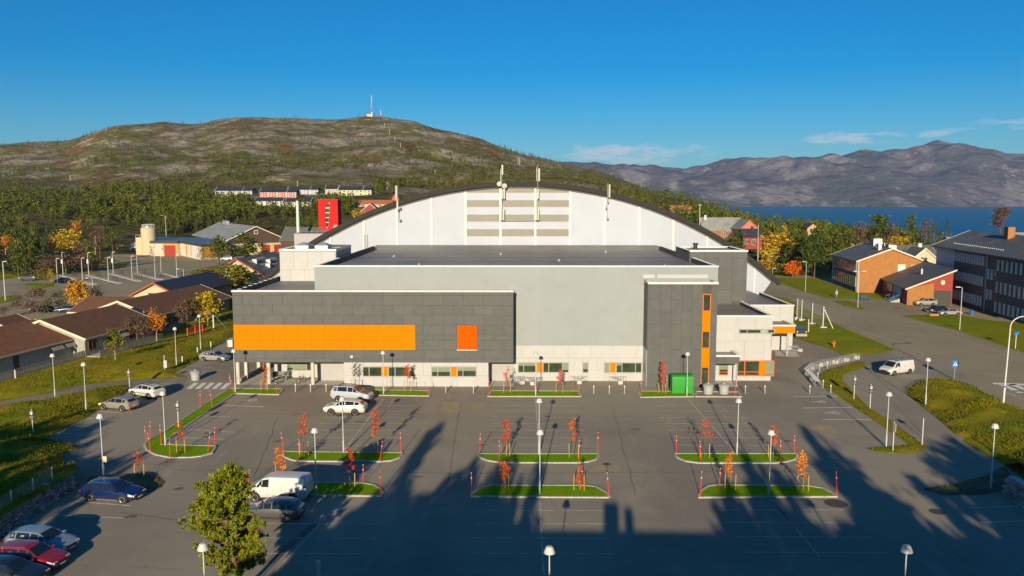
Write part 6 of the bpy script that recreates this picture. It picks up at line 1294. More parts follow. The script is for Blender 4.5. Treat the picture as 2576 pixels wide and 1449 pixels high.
MB().tube((-.53,0,.36),(-.1,0,.32),.02).tube((-.1,0,.32),(-.22,0,.85),.022).tube((-.22,0,.78),(.36,0,.82),.022).tube((-.1,0,.32),(.38,0,.74),.024).tube((-.53,0,.36),(-.2,0,.74),.016).tube((.53,0,.36),(.36,0,.95),.022).build('frame', M_black, t, local=True)
MB().cbox((-.23,0,.9),(.26,.14,.07)).build('saddle', M_black, t, local=True); MB().tube((.36,-.28,1.0),(.36,.28,1.0),.02).tube((.36,0,.93),(.36,0,1.0),.02).build('handlebar', M_black, t, local=True)
# care home garden things
fz3 = lambda x, y: (300.4+.17771*x, 772.5+.17771*y)
a, b = G(*fz3(180,697)), G(*fz3(1560,275)); t = thing('low_rail_fence', 'low dark timber rail fence along the care home garden', 'fence', tuple(a.lerp(b,.5))); n = 12; M_dt = mat('dark_timber', (.10,.065,.03), .85, .2, 4)
for k in range(n+1): c = a.lerp(b,k/n); zz = mound_z(c.x,c.y); MB().cbox((c.x,c.y,zz+.3),(.12,.12,.8)).build('post', M_dt, t)
for k in range(n):
    c, d = a.lerp(b,k/n), a.lerp(b,(k+1)/n); MB().tube((c.x,c.y,mound_z(c.x,c.y)+.55),(d.x,d.y,mound_z(d.x,d.y)+.55),.09,n=6).build('rail', M_dt, t)
p, q = G(*fz3(1060,275)), G(*fz3(1335,340)); t = thing('swing_frame', 'white swing frame with a dark blue top beam in the care home garden', 'swing frame', tuple(p)); zz = zv(792,q.y,538)
tl = P(498.6,790,q.y); MB().tube((p.x,p.y,.3),(tl.x,q.y,zz),.08).build('leg', M_whitep, t); MB().tube((q.x,q.y,.3),(q.x,q.y,zz),.12).build('leg', M_whitep, t); MB().tube((tl.x,q.y,zz),(q.x+.3,q.y,zz),.1).build('beam', mat('dark_blue_paint', (.03,.03,.12), .5), t); MB().tube((q.x+.2,q.y,zz),(q.x+1.9,q.y+.8,.4),.06).build('leg', mat('green_paint', (.05,.22,.12), .5), t)
a, b = G(*fz3(965,425)), G(*fz3(1180,375)); t = thing('red_barrier', 'red slatted barrier on the grass below the swing frame', 'barrier', tuple(a.lerp(b,.5)))
for k in range(3):
    c = a.lerp(b,k/2); MB().cbox((c.x,c.y,.9),(.14,.14,1.4)).build('post', M_red, t)
for z in (.6,.9,1.2): MB().tube((a.x,a.y,z+.25),(b.x,b.y,z+.25),.06,n=5).build('rail', M_red, t)
for vx, vy, tp, ds, m_ in ((415,938,892,'tall grey one with a meter box beside the lamp','b'),(459,918,898,'short one with a black top behind the silver estate','w'),(497,892,881,'behind the silver estate car','w'),(530.5,876,860,'by the boulder near the hall corner','w'),(39,953,930,'white one before the care home wing','w')):
    g = G(vx,vy); zz = mound_z(g.x,g.y); t = thing('marker_post', 'marker post in the grass, '+ds, 'post', (g.x,g.y,zz), 'marker posts in the grass bank'); zt = max(zz+.9, zv(tp,g.y,vx))
    MB().tube((g.x,g.y,zz),(g.x,g.y,zt),.09,n=8).build('post', M_whitep if m_ == 'w' else M_galv, t); MB().tube((g.x,g.y,zt-.02),(g.x,g.y,zt+.22),.11,n=8).build('cap', M_black, t)
    if m_ == 'b': MB().box(g.x-.05,g.y-.2,zz+.3,g.x+.4,g.y+.1,zz+1.3).build('meter_box', M_galv, t)
g = G(578,874); t = thing('wire_cage', 'wire cage trolley with orange edges at the hall corner', 'cage', (g.x,g.y,.03)); mb = MB()
for x in (-.45,.45):
    for y in (0,.9): mb.tube((g.x+x,g.y+y,.05),(g.x+x,g.y+y,1.5),.04,n=5)
for k in range(6):
    z = .1+k*.27; mb.tube((g.x-.45,g.y,z),(g.x+.45,g.y,z),.02,n=4).tube((g.x-.45,g.y,z),(g.x-.45,g.y+.9,z),.02,n=4)
mb.build('cage', M_galv, t); MB().box(g.x-.38,g.y+.06,.08,g.x+.38,g.y+.84,1.2).build('load', M_whitep, t)
g = P(800.5,1413,44); t = thing('wooden_post', 'weathered wooden post at the bottom edge right of the pine', 'post', (g.x,44,0)); MB().cbox((g.x,44,g.z/2),(.19,.19,g.z)).build('post', M_tim, t); MB().cbox((g.x,44,g.z+.02),(.22,.22,.04)).build('cap', M_galv, t)
t = thing('wire_fence', 'low wire fence with pale posts above the left retaining wall', 'fence', tuple(G(84,1236,1.5))); ps = []
for vx, vb, vt in ((132,1206,1176),(84,1236,1203),(29.5,1267,1236),(-20,1298,1262)):
    p = G(vx,vb,1.55); ps.append(p); MB().tube((p.x,p.y,1.2),(p.x,p.y,p.z+1.05),.05,n=7).build('post', M_galv, t)
for a, b in zip(ps[:-1],ps[1:]):
    mb = MB()
    for k in range(8): mb.tube(a+Vector((0,0,.05+k*.13)), b+Vector((0,0,.05+k*.13)), .006, n=3)
    for k in range(1,14): c = a.lerp(b,k/14); mb.tube(c, c+Vector((0,0,1.0)), .005, n=3)
    mb.build('wire_mesh', M_galv, t)
a, b = G(2163,756), G(2189,756); t = thing('blue_bench', 'blue bench on the edge of the lawn before the brick school', 'bench', tuple(a.lerp(b,.5))); MBl = MATS['blue_railing']
for z, y in ((.45,0),(.45,.25),(.75,.4),(.95,.42)): MB().box(a.x,a.y+y,z,b.x,a.y+y+.14,z+.08).build('slat', MBl, t)
for x in (a.x+.2,b.x-.3): MB().box(x,a.y,.0,x+.12,a.y+.5,.95).build('leg', MBl, t)
a, b = G(2338,797), G(2361,797); t = thing('orange_barrier', 'orange plank barrier with blue frame on the ground beside the silver sedan', 'barrier', tuple(a)); MB().box(a.x,a.y,.15,b.x,a.y+.2,.55).build('plank', mat('orange_plank', (.5,.16,.03), .6), t); MB().box(a.x-.1,a.y-.1,.56,b.x+.1,a.y+.3,.66).build('rail', MBl, t)
g = G(2443,792); t = thing('blue_bin', 'small blue bin at the foot of the dark school', 'bin', tuple(g)); MB().lathe([(.35,0),(.42,.8)], (g.x,g.y,0), 12).build('body', MBl, t); MB().lathe([(.45,.81),(.3,1.0),(0,1.05)], (g.x,g.y,0), 12).build('lid', MBl, t)
g = G(2103,751); t = thing('info_post', 'white figure-shaped post at the edge of the school lawn', 'post', tuple(g)); MB().tube((g.x,g.y,0),(g.x,g.y,2.4),.08).build('post', M_whitep, t); MB().lathe([(.1,.8),(.28,1.1),(.25,1.7),(.05,2.0)], (g.x,g.y,0), 10).build('body', M_whitep, t)
LPOS = None; LK = 0
for ax_, ay_, ds in ((737,890,'left of the rear pair on the first kerb strip'),(765,900,'right of the rear pair on the first kerb strip'),(975,890,'left of the rear pair on the second kerb strip'),(1003,900,'right of the rear pair on the second kerb strip'),(1205,870,'left of the rear pair on the third kerb strip'),(1235,878,'right of the rear pair on the third kerb strip'),(1145,940,'left of the front pair on the second kerb strip'),(1178,950,'right of the front pair on the second kerb strip'),(1380,915,'left of the front pair on the third kerb strip'),(1415,920,'right of the front pair on the third kerb strip'),(1446,868,'left of the rear pair on the fourth kerb strip'),(1462,869,'right of the rear pair on the fourth kerb strip'),(1610,895,'left of the front pair on the fourth kerb strip'),(1637,900,'right of the front pair on the fourth kerb strip'),(645,965,'left of the pair near the dark blue car'),(670,970,'right of the pair near the dark blue car'),(1827,895,'left of the pair on the last kerb strip'),(1862,895,'right of the pair on the last kerb strip')):
    if LPOS is None:
        LPOS = thing('heater_post', 'x', 'post'); MB().box(-.32,-.06,0,-.2,.06,1.25).box(.2,-.06,0,.32,.06,1.25).box(-.32,-.06,1.26,.32,.06,1.4).build('frame', M_black, LPOS, local=True); t = LPOS
    else: t = copy_tree(LPOS)
    t.location = G(ax_*.25, 472.1+ay_*.25); setp(t, 'low black post, '+ds, 'post', 'low black posts in the left car park')
# ---------------------------------------------------------------- vehicles
M_tyre = M_rubber; M_rim = mat('alloy_rim', (.62,.60,.56), .35, .05, 8, metal=.5); M_cglass = mat('car_glass', (.012,.018,.022), .04, .1, 2, spec=.8)
M_head = mat('headlight_glass', (.70,.72,.74), .08, .1, 6, spec=.8); M_tail = mat('tail_light', (.42,.015,.01), .2, .1, 6); M_trim = mat('black_trim', (.025,.025,.027), .5, .1, 6)
M_plate = mat('number_plate', (.72,.72,.70), .5, .03, 4); M_chrome = mat('chrome_trim', (.72,.72,.72), .18, .05, 4, metal=.9)
def paint(name, c, metal=.0): return mat('car_paint_'+name, c, .28, .03, 2, spec=.5, coat=.8, metal=metal)
SPEC = {  # stations: (x along, bottom, belt, roof, half width low, half width roof) as shares of length/height/half width
 'estate': [(0,.22,.40,.42,.74,.62),(.03,.14,.46,.48,.90,.78),(.12,.12,.545,.565,.97,.84),(.26,.12,.625,.645,1,.84),(.415,.12,.645,.955,1,.70),(.55,.12,.65,1,1,.71),(.80,.12,.655,.975,1,.69),(.90,.13,.66,.93,.985,.66),(.975,.16,.645,.68,.95,.74),(1,.24,.57,.585,.84,.70)],
 'hatch': [(0,.22,.41,.43,.74,.62),(.035,.14,.47,.49,.90,.78),(.13,.12,.55,.57,.97,.84),(.25,.12,.63,.65,1,.84),(.42,.12,.65,.965,1,.70),(.56,.12,.655,1,1,.71),(.78,.12,.665,.965,1,.68),(.89,.13,.67,.90,.985,.64),(.972,.16,.655,.69,.95,.74),(1,.24,.55,.565,.85,.72)],
 'suv': [(0,.26,.48,.50,.78,.66),(.03,.19,.53,.55,.92,.8),(.12,.17,.58,.605,.98,.86),(.26,.17,.645,.67,1,.86),(.40,.17,.66,.96,1,.74),(.54,.17,.665,1,1,.75),(.82,.17,.67,.985,1,.74),(.92,.18,.67,.95,.985,.71),(.975,.2,.655,.69,.96,.80),(1,.28,.57,.59,.88,.76)],
 'crossover': [(0,.26,.47,.49,.78,.66),(.03,.19,.52,.54,.92,.8),(.12,.17,.575,.60,.98,.86),(.25,.17,.64,.665,1,.86),(.40,.17,.665,.955,1,.72),(.53,.17,.68,1,1,.73),(.76,.17,.70,.95,1,.70),(.875,.18,.71,.87,.985,.67),(.965,.2,.67,.70,.95,.78),(1,.28,.57,.59,.86,.74)],
 'sedan': [(0,.22,.40,.42,.74,.62),(.03,.14,.46,.48,.90,.78),(.12,.12,.54,.56,.97,.84),(.26,.12,.62,.64,1,.84),(.40,.12,.65,.955,1,.70),(.52,.12,.655,1,1,.70),(.66,.12,.66,.96,1,.68),(.72,.12,.665,.90,1,.68),(.84,.13,.67,.69,.98,.80),(1,.24,.56,.60,.85,.72)],
 'van': [(0,.2,.39,.41,.80,.7),(.025,.12,.47,.49,.92,.82),(.10,.10,.545,.57,.97,.86),(.155,.10,.575,.60,1,.86),(.30,.10,.58,.93,1,.78),(.42,.10,.585,1,1,.80),(.70,.10,.585,1,1,.80),(.955,.11,.585,.985,1,.79),(.975,.13,.58,.96,.98,.78),(1,.2,.56,.60,.93,.86)]}
DIM = {'estate': (4.7,1.84,1.5,2.75), 'hatch': (4.3,1.8,1.47,2.62), 'suv': (4.6,1.86,1.72,2.68), 'crossover': (4.6,1.86,1.66,2.66), 'sedan': (4.5,1.78,1.43,2.65), 'van': (4.95,1.92,1.98,3.0)}
def car(label, kind, w1, w2, side, pm, cat='car', rails=None, dim=None, plate=M_plate, rim=.66, extra=None, dark_lower=False, wall=None, name=None, pose=None):
    """w1/w2: photo positions where the front/rear wheel on the visible side ('L' or 'R') meets the ground"""
    L_, Wd, H, wb = dim or DIM[kind]; st = SPEC[kind]
    f_, r_ = G(*w1), G(*w2); d = (f_-r_).normalized(); n = Vector((-d.y, d.x, 0)); n = n if side == 'R' else -n   # towards the hidden side
    c = (f_+r_)/2 + n*(Wd/2-.1)
    if pose: c = Vector(pose[:2]+(0,)); d = Vector((math.cos(pose[2]), math.sin(pose[2]), 0))
    t = thing(name or ('parked_van' if kind == 'van' else 'parked_car'), label, cat, tuple(c), None, math.atan2(d.y, d.x))
    hw = Wd/2; oh = (L_-wb)*.47; X = lambda s: L_*(.5-s) + (wb/2+oh-L_/2)
    def ring(s):
        x, zb, zl, zr, wl, wr = s; zb, zl, zr, wl, wr = zb*H, zl*H, zr*H, wl*hw, wr*hw
        return [(X(x),0,zb),(X(x),wl*.82,zb),(X(x),wl*.98,zb+(zl-zb)*.25),(X(x),wl,zb+(zl-zb)*.6),(X(x),wl*.965,zl),(X(x),wr,zr-.035*(1 if zr-zl > .1 else 0)),(X(x),wr*.72,zr),(X(x),0,zr+.012)]
    rings = [ring(s) for s in st]; m = len(rings[0])
    vs = []; fs = []
    for r in rings: vs += r + [(x,-y,z) for x, y, z in r[1:-1][::-1]]
    k = len(rings[0])*2-2
    for i in range(len(rings)-1):
        for j in range(k): fs.append((i*k+j, i*k+(j+1)%k, (i+1)*k+(j+1)%k, (i+1)*k+j))
    fs += [tuple(range(k-1,-1,-1)), tuple(range((len(rings)-1)*k, len(rings)*k))]
    body = MB().add(vs, fs); body = body.build('body', pm, t, True, True)
    def lerp3(a, b, q): return Vector(a).lerp(Vector(b), q)
    def patch(nm, a, b, c_, d_, mg, m_, off=.012, par=None):   # a-b lower edge, d-c upper edge, inset and lifted
        A, B, C2, D = map(Vector, (a, b, c_, d_)); q = []
        for (u, v) in ((mg[0],mg[2]),(1-mg[1],mg[2]),(1-mg[1],1-mg[3]),(mg[0],1-mg[3])):
            q.append(A.lerp(B, u).lerp(D.lerp(C2, u), v))
        nn = (q[1]-q[0]).cross(q[3]-q[0]).normalized(); cen = sum(q, Vector())/4
        if nn.dot(cen-Vector((0,0,H*.45))) < 0: nn = -nn
        lo = [p-nn*.02 for p in q]; hi = [p+nn*off for p in q]
        mb = MB(); mb.hull(lo, hi); return mb.build(nm, m_, par or t, local=True)
    def mir(p): return (p[0], -p[1], p[2])
    R_ = rings; ws, wt = 3, 4
    patch('windscreen', mir(R_[3][6]), R_[3][6], R_[4][6], mir(R_[4][6]), (-.12,-.12,.06,.04), M_cglass)
    rr = 7 if kind != 'van' else 8
    if kind != 'van': patch('rear_window', R_[7][6], mir(R_[7][6]), mir(R_[8][6]), R_[8][6], (-.1,-.1,.08,.12), M_cglass)
    else:
        for s in (1,-1): 
            A = (R_[9][6][0]+.06, s*.08, R_[9][6][2]+.12); patch('rear_window', (X(.985), s*.06, H*.63), (X(.985), s*hw*.80, H*.63), (X(.972), s*hw*.74, H*.92), (X(.972), s*.06, H*.92), (0,0,0,0), M_cglass, .03)
    sidew = [(3,4,(.42,.06,.05,.06)),(4,5,(.03,.05,.06,.1)),(5,6,(.05,.06,.06,.1)),(6,7,(.05,.12,.08,.14))]
    if kind == 'hatch': sidew = [(3,4,(.42,.06,.05,.06)),(4,5,(.03,.05,.06,.1)),(5,6,(.05,.08,.06,.1)),(6,7,(.08,.35,.12,.2))]
    if kind == 'van': sidew = [(3,4,(.38,.05,.06,.06)),(4,5,(.02,.12,.06,.16))]
    for a, b, mg in sidew:
        for s in (1,-1):
            f2 = (lambda p: p) if s > 0 else mir
            patch('side_window', f2(R_[a][4]), f2(R_[b][4]), f2(R_[b][5]), f2(R_[a][5]), mg, M_cglass)
    wr_ = .36 if kind in ('suv','crossover') else .33
    if kind == 'van': wr_ = .345
    for xx in (wb/2, -wb/2):
        for s in (1,-1):
            yo = s*(hw-.004); MB().lathe([(wr_+.075,-.2 if s > 0 else .2),(wr_+.075,0.014*s),(wr_-.02,0.016*s)][::1 if s > 0 else 1], (xx, yo, wr_+.02), 20, 'Y').build('wheel_arch', M_trim, t, local=True)
            w_ = MB().lathe([(wr_*.6,-.17*s),(wr_*.94,-.17*s),(wr_,-.13*s),(wr_,.005*s),(wr_*.95,.03*s),(wr_*.68,.034*s)], (xx, s*(hw-.0), wr_), 22, 'Y').build('wheel', M_tyre, t, True, True)
            rm = MB().lathe([(wr_*.70,.030*s),(wr_*rim,.040*s),(wr_*.60,.03*s),(.0,.028*s)], (xx, s*hw, wr_), 20, 'Y').build('rim', M_rim, w_, local=True)
            mb = MB()
            for q in range(5):
                a = 2*math.pi*q/5+.3; mb.tube((xx+.12*math.cos(a), s*(hw+.03), wr_+.12*math.sin(a)), (xx+wr_*.52*math.cos(a+.32), s*(hw+.03), wr_+wr_*.52*math.sin(a+.32)), .032, .036, 5)
            mb.build('rim_gap', M_trim, w_, local=True)
    for s in (1,-1):
        f2 = (lambda p: p) if s > 0 else mir
        patch('headlight', f2(R_[1][3]), f2(R_[2][3]), f2(R_[2][4]), f2(R_[1][4]), (.0,.25,.25,.02), M_head, .015)
        MB().cbox((X(.012), s*hw*.66, H*.40), (.10,.34,.13)).build('headlight', M_head, t, local=True)
        MB().cbox((X(.978), s*hw*.80, H*.54), (.16,.26,.15 if kind not in ('van',) else .5)).build('tail_light', M_tail, t, local=True)
        MB().cbox((X(.29), s*(hw*1.06), H*.66), (.16,.2,.13)).build('mirror', pm, t, local=True)
        for q in ((.43,.62) if kind != 'van' else (.40,)): MB().cbox((X(q), s*(hw*1.0-.012), H*.56), (.16,.03,.03)).build('door_handle', pm, t, local=True)
        for q in ((.30,.50,.685) if kind != 'van' else (.20,.385,.62)): MB().hull([(X(q)-.008,s*(hw*.99-.03),H*.2),(X(q)+.008,s*(hw*.99-.03),H*.2),(X(q)+.008,s*(hw*.97-.03),H*.64),(X(q)-.008,s*(hw*.97-.03),H*.64)], [(X(q)-.008,s*(hw+.004),H*.2),(X(q)+.008,s*(hw+.004),H*.2),(X(q)+.008,s*(hw*.972+.004),H*.64),(X(q)-.008,s*(hw*.972+.004),H*.64)]).build('door_gap', M_trim, t, local=True)
        MB().box(-wb/2+.45, min(s*(hw-.03),s*(hw+.012)), H*.13, wb/2-.45, max(s*(hw-.03),s*(hw+.012)), H*.13+.1).build('sill', M_trim if not dark_lower else M_chrome, t, local=True)
    MB().cbox((X(.004), 0, H*.33), (.06, hw*1.0, H*.12)).build('grille', M_trim, t, local=True); MB().cbox((X(.0)+.035, 0, H*.25), (.02,.5,.11)).build('number_plate', plate, t, local=True)
    MB().cbox((X(1.0)+.005, 0, H*.42), (.03,.5,.11)).build('number_plate', plate, t, local=True); MB().cbox((X(.99), 0, H*.22), (.14, hw*1.5, H*.1)).build('rear_bumper', M_trim, t, local=True)
    if rails:
        for s in (1,-1): MB().tube((X(.46), s*hw*.62, H+.01), (X(.84), s*hw*.60, H-.01), .022, n=6).tube((X(.46), s*hw*.62, H-.05), (X(.46), s*hw*.62, H+.01), .02, n=5).tube((X(.84), s*hw*.6, H-.06), (X(.84), s*hw*.6, H-.01), .02, n=5).build('roof_rail', rails, t, local=True)
    t['_d'] = 0; del t['_d']
    if extra: extra(t, X, hw, H, R_, patch, mir)
    return t
silver = paint('silver', (.36,.35,.33), .25); gold = paint('champagne', (.34,.30,.24), .3); wht = paint('white', (.56,.555,.54)); blue = paint('dark_blue', (.005,.016,.085)); red_ = paint('red', (.28,.012,.018)); grey = paint('graphite', (.10,.10,.095), .3); blk = paint('black', (.015,.02,.03)); lblue = paint('ice_silver', (.28,.33,.38), .3); dgrey = paint('dark_grey', (.09,.09,.08), .2)
M_green = mat('lime_decal', (.25,.62,.02), .4, .05, 3)
car('silver hatchback estate parked by the tall grass at the hall corner', 'hatch', (554,911.6), (511,909), 'R', silver)
def deco(t, X, hw, H, R_, patch, mir):
    for s in (1,-1):
        f2 = (lambda p: p) if s > 0 else mir
        patch('lime_decal', f2(R_[7][5]), f2(R_[8][5]), f2(R_[8][6]), f2(R_[7][6]), (.05,.4,.0,.0), M_green, .02); patch('lime_decal', f2(R_[3][4]), f2(R_[4][4]), f2(R_[4][5]), f2(R_[3][5]), (.08,.62,.0,.45), M_green, .016)
    patch('lime_decal', R_[7][6], mir(R_[7][6]), mir(R_[8][6]), R_[8][6], (-.05,-.05,-.02,.86), M_green, .02)
    M4 = Matrix.Translation((.0, hw+.006, H*.40)) @ Matrix.Rotation(math.pi, 4, 'Z') @ FACE; text('ALTA MOTORSENTER', .2, M_trim, t, M4)
    MB().box(-.8, hw-.02, H*.27, .9, hw+.006, H*.30).build('lime_stripe', M_green, t, local=True)
    for s in (.5,.66): MB().cbox((X(s), 0, H+.06), (.06, hw*1.35, .04)).build('roof_bar', M_trim, t, local=True)
car('white crossover with lime green decals and black lettering on the door', 'crossover', (329,997.5), (381,1005.5), 'L', wht, extra=deco, rails=M_trim, dim=(4.45,1.85,1.66,2.65))
car('champagne silver hatchback parked nose to the left grass bank', 'hatch', (258,1030.5), (312,1035.5), 'L', gold)
car('grey off-roader with brown roof reflections parked behind the white crossover', 'suv', (921,1015), (838,1010), 'R', paint('pale_blue', (.44,.48,.53), .1), rails=M_trim, dim=(4.8,1.9,1.9,2.8), extra=lambda t, X, hw, H, R_, patch, mir: (patch('bonnet_reflection', mir(R_[2][6]), R_[2][6], R_[3][6], mir(R_[3][6]), (-.1,-.1,-.5,.05), paint('brown', (.07,.035,.015)), .012), patch('roof_reflection', mir(R_[4][6]), R_[4][6], R_[6][6], mir(R_[6][6]), (-.1,-.1,.02,.02), MATS['car_paint_brown'], .02), MB().tube((X(-.01),-.75,.75),(X(-.01),.75,.75),.04).tube((X(0),-.5,.35),(X(-.01),-.5,.95),.04).tube((X(0),.5,.35),(X(-.01),.5,.95),.04).build('bull_bar', M_chrome, t, local=True)))  # brown sheets are painted reflections on bonnet and roof
car('white crossover in front of the off-roader, nose to the left', 'crossover', (831,1044), (895,1045), 'L', wht, dim=(4.64,1.85,1.64,2.66))
car('white panel van parked beside the pine, nose to the left', 'van', (641,1260.5), (739,1264), 'L', wht, 'van', dim=(5.1,1.95,1.99,3.05))
car('graphite estate car half hidden by the pine beside the white van', 'estate', (631,1309), (717.5,1312), 'L', grey, rails=M_trim, dim=(4.5,1.74,1.43,2.56))
car('dark blue estate car with silver roof rails by the planting bed', 'estate', (317,1266.5), (223,1260), 'R', blue, rails=M_chrome, dim=(4.75,1.86,1.48,2.79), dark_lower=True)
car('light silver-blue estate car at the lower left edge', 'estate', (136,1399), (37,1389), 'R', lblue, dim=(4.65,1.8,1.47,2.7))
car('red estate car below the silver one at the lower left edge', 'estate', (108,1441), (6,1434), 'R', red_, rails=M_chrome, dim=(4.6,1.8,1.5,2.7))
car('dark car nose only, in the bottom left corner', 'estate', (52,1482), (-52,1476), 'R', blk, dim=(4.6,1.8,1.5,2.7))
car('white van with black roof bars driving up to the road', 'van', (2241.5,947), (2292.5,940), 'L', wht, 'van', dim=(4.9,1.9,1.95,3.0), plate=mat('green_plate', (.02,.45,.2), .5), dark_lower=False, extra=lambda t, X, hw, H, R_, patch, mir: ([MB().cbox((X(q), 0, H+.07), (.07, hw*1.55, .05)).build('roof_bar', M_trim, t, local=True) for q in (.36,.52,.68,.84)], MB().cbox((X(.01),0,H*.24),(.2,hw*1.85,.34)).build('front_bumper', M_trim, t, local=True)))
car('silver off-roader parked at the low school building', 'suv', (2311,770.5), (2350,770.5), 'L', silver, dim=(4.6,1.85,1.8,2.7))
car('black car mostly hidden behind the silver sedan by the school', 'hatch', (2342,788), (2380,786), 'L', blk)
car('silver sedan parked before the dark school', 'sedan', (2373,794.5), (2412,794.5), 'L', silver)
car('dark off-roader parked by the bushes in the left car park', 'suv', (48,707), (85,707), 'L', dgrey, dim=(4.8,1.85,1.85,2.75))
car('dark blue car behind the first light post of the left car park', 'hatch', (140,712), (165,712), 'L', blue)
car('red car parked behind the flat roofed annex', 'hatch', (391,594), (406,594), 'L', red_)
car('white pickup parked by the fire station annex', 'suv', (561,656), (576,656), 'L', wht)
car('light car in the shade at the forest edge left of the lorry', 'hatch', (294,623), (305,623), 'L', lblue)
car('dark car between the bare bushes behind the care home, left one', 'estate', (80,786), (113,787), 'L', blk)
car('dark blue car between the bare bushes behind the care home, right one', 'hatch', (150,788), (178,787), 'L', blue)
a, b = G(327.5,634), G(341,634.5); t = thing('white_lorry', 'white lorry cab standing left of the silo', 'lorry', ((a.x+b.x)/2,a.y+1.5,0)); w_ = b.x-a.x
MB().hull([(a.x,a.y,.7),(b.x,a.y,.7),(b.x,a.y+2.4,.7),(a.x,a.y+2.4,.7)], [(a.x+.05,a.y+.35,3.5),(b.x-.05,a.y+.35,3.5),(b.x-.05,a.y+2.4,3.6),(a.x+.05,a.y+2.4,3.6)]).build('cab', M_whitep, t); MB().box(a.x+.1,a.y+2.6,.9,b.x-.1,a.y+9,3.9).build('body', M_whitep, t)
MB().hull([(a.x+.15,a.y+.17,2.0),(b.x-.15,a.y+.17,2.0),(b.x-.15,a.y+.3,2.0),(a.x+.15,a.y+.3,2.0)], [(a.x+.15,a.y+.3,3.1),(b.x-.15,a.y+.3,3.1),(b.x-.15,a.y+.4,3.1),(a.x+.15,a.y+.4,3.1)]).build('windscreen', M_cglass, t); MB().box(a.x+.4,a.y-.04,.75,b.x-.4,a.y+.1,1.6).build('grille', M_trim, t)
for x in (a.x+.15,b.x-.15):
    for y in (1.2,5.5,7.0): MB().tube((x-.15,a.y+y,.5),(x+.15,a.y+y,.5),.5,n=14).build('wheel', M_rubber, t)
# ---------------------------------------------------------------- vegetation
def leafmat(name, c, c2=None, isl=.45, sc=.35):
    m = mat(name, c, .75, .22, sc, spec=.15, isl=isl, col2=c2); return m
M_pineL = leafmat('pine_needles', (.092,.110,.011), (.050,.068,.009)); M_spruceL = leafmat('spruce_needles', (.058,.08,.012), (.034,.052,.009))
M_yelL = leafmat('yellow_birch_leaves', (.46,.31,.012), (.34,.22,.010)); M_oraL = leafmat('orange_leaves', (.52,.22,.012), (.40,.15,.010)); M_redL = leafmat('red_rowan_leaves', (.60,.055,.012), (.48,.09,.010), .35)
M_orL2 = leafmat('orange_rowan_leaves', (.68,.22,.008), (.60,.14,.008), .3); M_oliL = leafmat('olive_leaves', (.16,.14,.018), (.11,.105,.016)); M_brnL = leafmat('bare_brown_twigs', (.13,.085,.05), (.10,.06,.038)); M_grnL = leafmat('fresh_pine_needles', (.20,.225,.010), (.11,.14,.008), .5, 1.2)
M_forest = ramp_mat('distant_forest', [((.085,.100,.010), 0, 0, 0, S1), ((.145,.13,.013), .03, .52, .66, S1), ((.055,.072,.009), .06, .48, .62, S1), ((.15,.105,.018), .11, .62, .72, S1)], .85, 0, 1, 0, .03)
M_scrub = ramp_mat('hill_scrub', [((.11,.10,.02), 0, 0, 0, S1), ((.17,.085,.03), .02, .5, .62, S1), ((.14,.135,.02), .05, .5, .65, S1)], .9, 0, 1, 0, .03)
for m_ in (M_forest, M_scrub):
    t_ = m_.node_tree; b_ = t_.nodes['Principled BSDF']; src = b_.inputs['Base Color'].links[0].from_socket
    h_ = t_.nodes.new('ShaderNodeHueSaturation'); r_ = t_.nodes.new('ShaderNodeMapRange'); r_.inputs[3].default_value = .35; r_.inputs[4].default_value = 1.6
    g_ = t_.nodes.new('ShaderNodeNewGeometry'); t_.links.new(g_.outputs['Random Per Island'], r_.inputs[0]); t_.links.new(r_.outputs[0], h_.inputs['Value']); t_.links.new(src, h_.inputs['Color']); t_.links.new(h_.outputs[0], b_.inputs['Base Color'])
def cards(cen, size, r, elong=1.0, up=.3):
    """triangles of leaf size at the given centres"""
    n = len(cen); d = r.normal(size=(n,3)); d[:,2] += up; d /= np.linalg.norm(d, axis=1)[:,None]
    e = np.cross(d, r.normal(size=(n,3))); e /= np.linalg.norm(e, axis=1)[:,None]; s = size*r.uniform(.6,1.4,n)[:,None]
    a = cen + d*s*elong; b = cen - d*s*.5*elong + e*s*.6; c = cen - d*s*.5*elong - e*s*.6
    return np.stack([a,b,c],1).reshape(-1,3), np.arange(3*n).reshape(-1,3)
def crown(kind, h, rad, n, size, seed):
    r = np.random.default_rng(seed); K = {'pine': 17, 'spruce': 26, 'round': 20, 'bare': 14, 'slim': 12}[kind]
    t = np.sort(r.uniform(0,1,K)); a = r.uniform(0, 2*np.pi, K)
    if kind == 'pine': z = h*(.26+.7*t); pr = np.interp(t, [0,.25,.55,.85,1], [.75,1,.85,.5,.12])
    elif kind == 'spruce': z = h*(.10+.86*t); pr = (1-t)**.85*.95+.04
    elif kind == 'slim': z = h*(.35+.6*t); pr = np.interp(t, [0,.4,1], [.6,.9,.25])
    else: z = h*(.28+.66*t); pr = np.sqrt(np.clip(1-(2*t-.85)**2*.75, .05, 1))
    q = rad*pr*r.uniform(.45,.95,K)
    cc = np.stack([q*np.cos(a), q*np.sin(a), z],1); w = (pr+.25); w /= w.sum()
    k = r.choice(K, n, p=w); sg = {'pine': .17, 'spruce': .13, 'round': .2, 'bare': .24, 'slim': .2}[kind]
    off = r.normal(size=(n,3))*np.array([rad*sg*1.6, rad*sg*1.6, h*sg*.36])
    if kind == 'spruce': off[:,2] -= np.abs(off[:,0])*.3
    c = cc[k]+off; c[:,2] = np.clip(c[:,2], h*.08, h)
    if kind in ('spruce', 'pine'):                       # the pointed leader at the top
        m_ = max(6, n//22); c[:m_] = np.stack([r.normal(size=m_)*rad*.07, r.normal(size=m_)*rad*.07, h*r.uniform(.88,1.04,m_)],1)
    return cards(c, size, r, 1.0 if kind != 'bare' else 2.2, .3 if kind != 'bare' else 1.2)
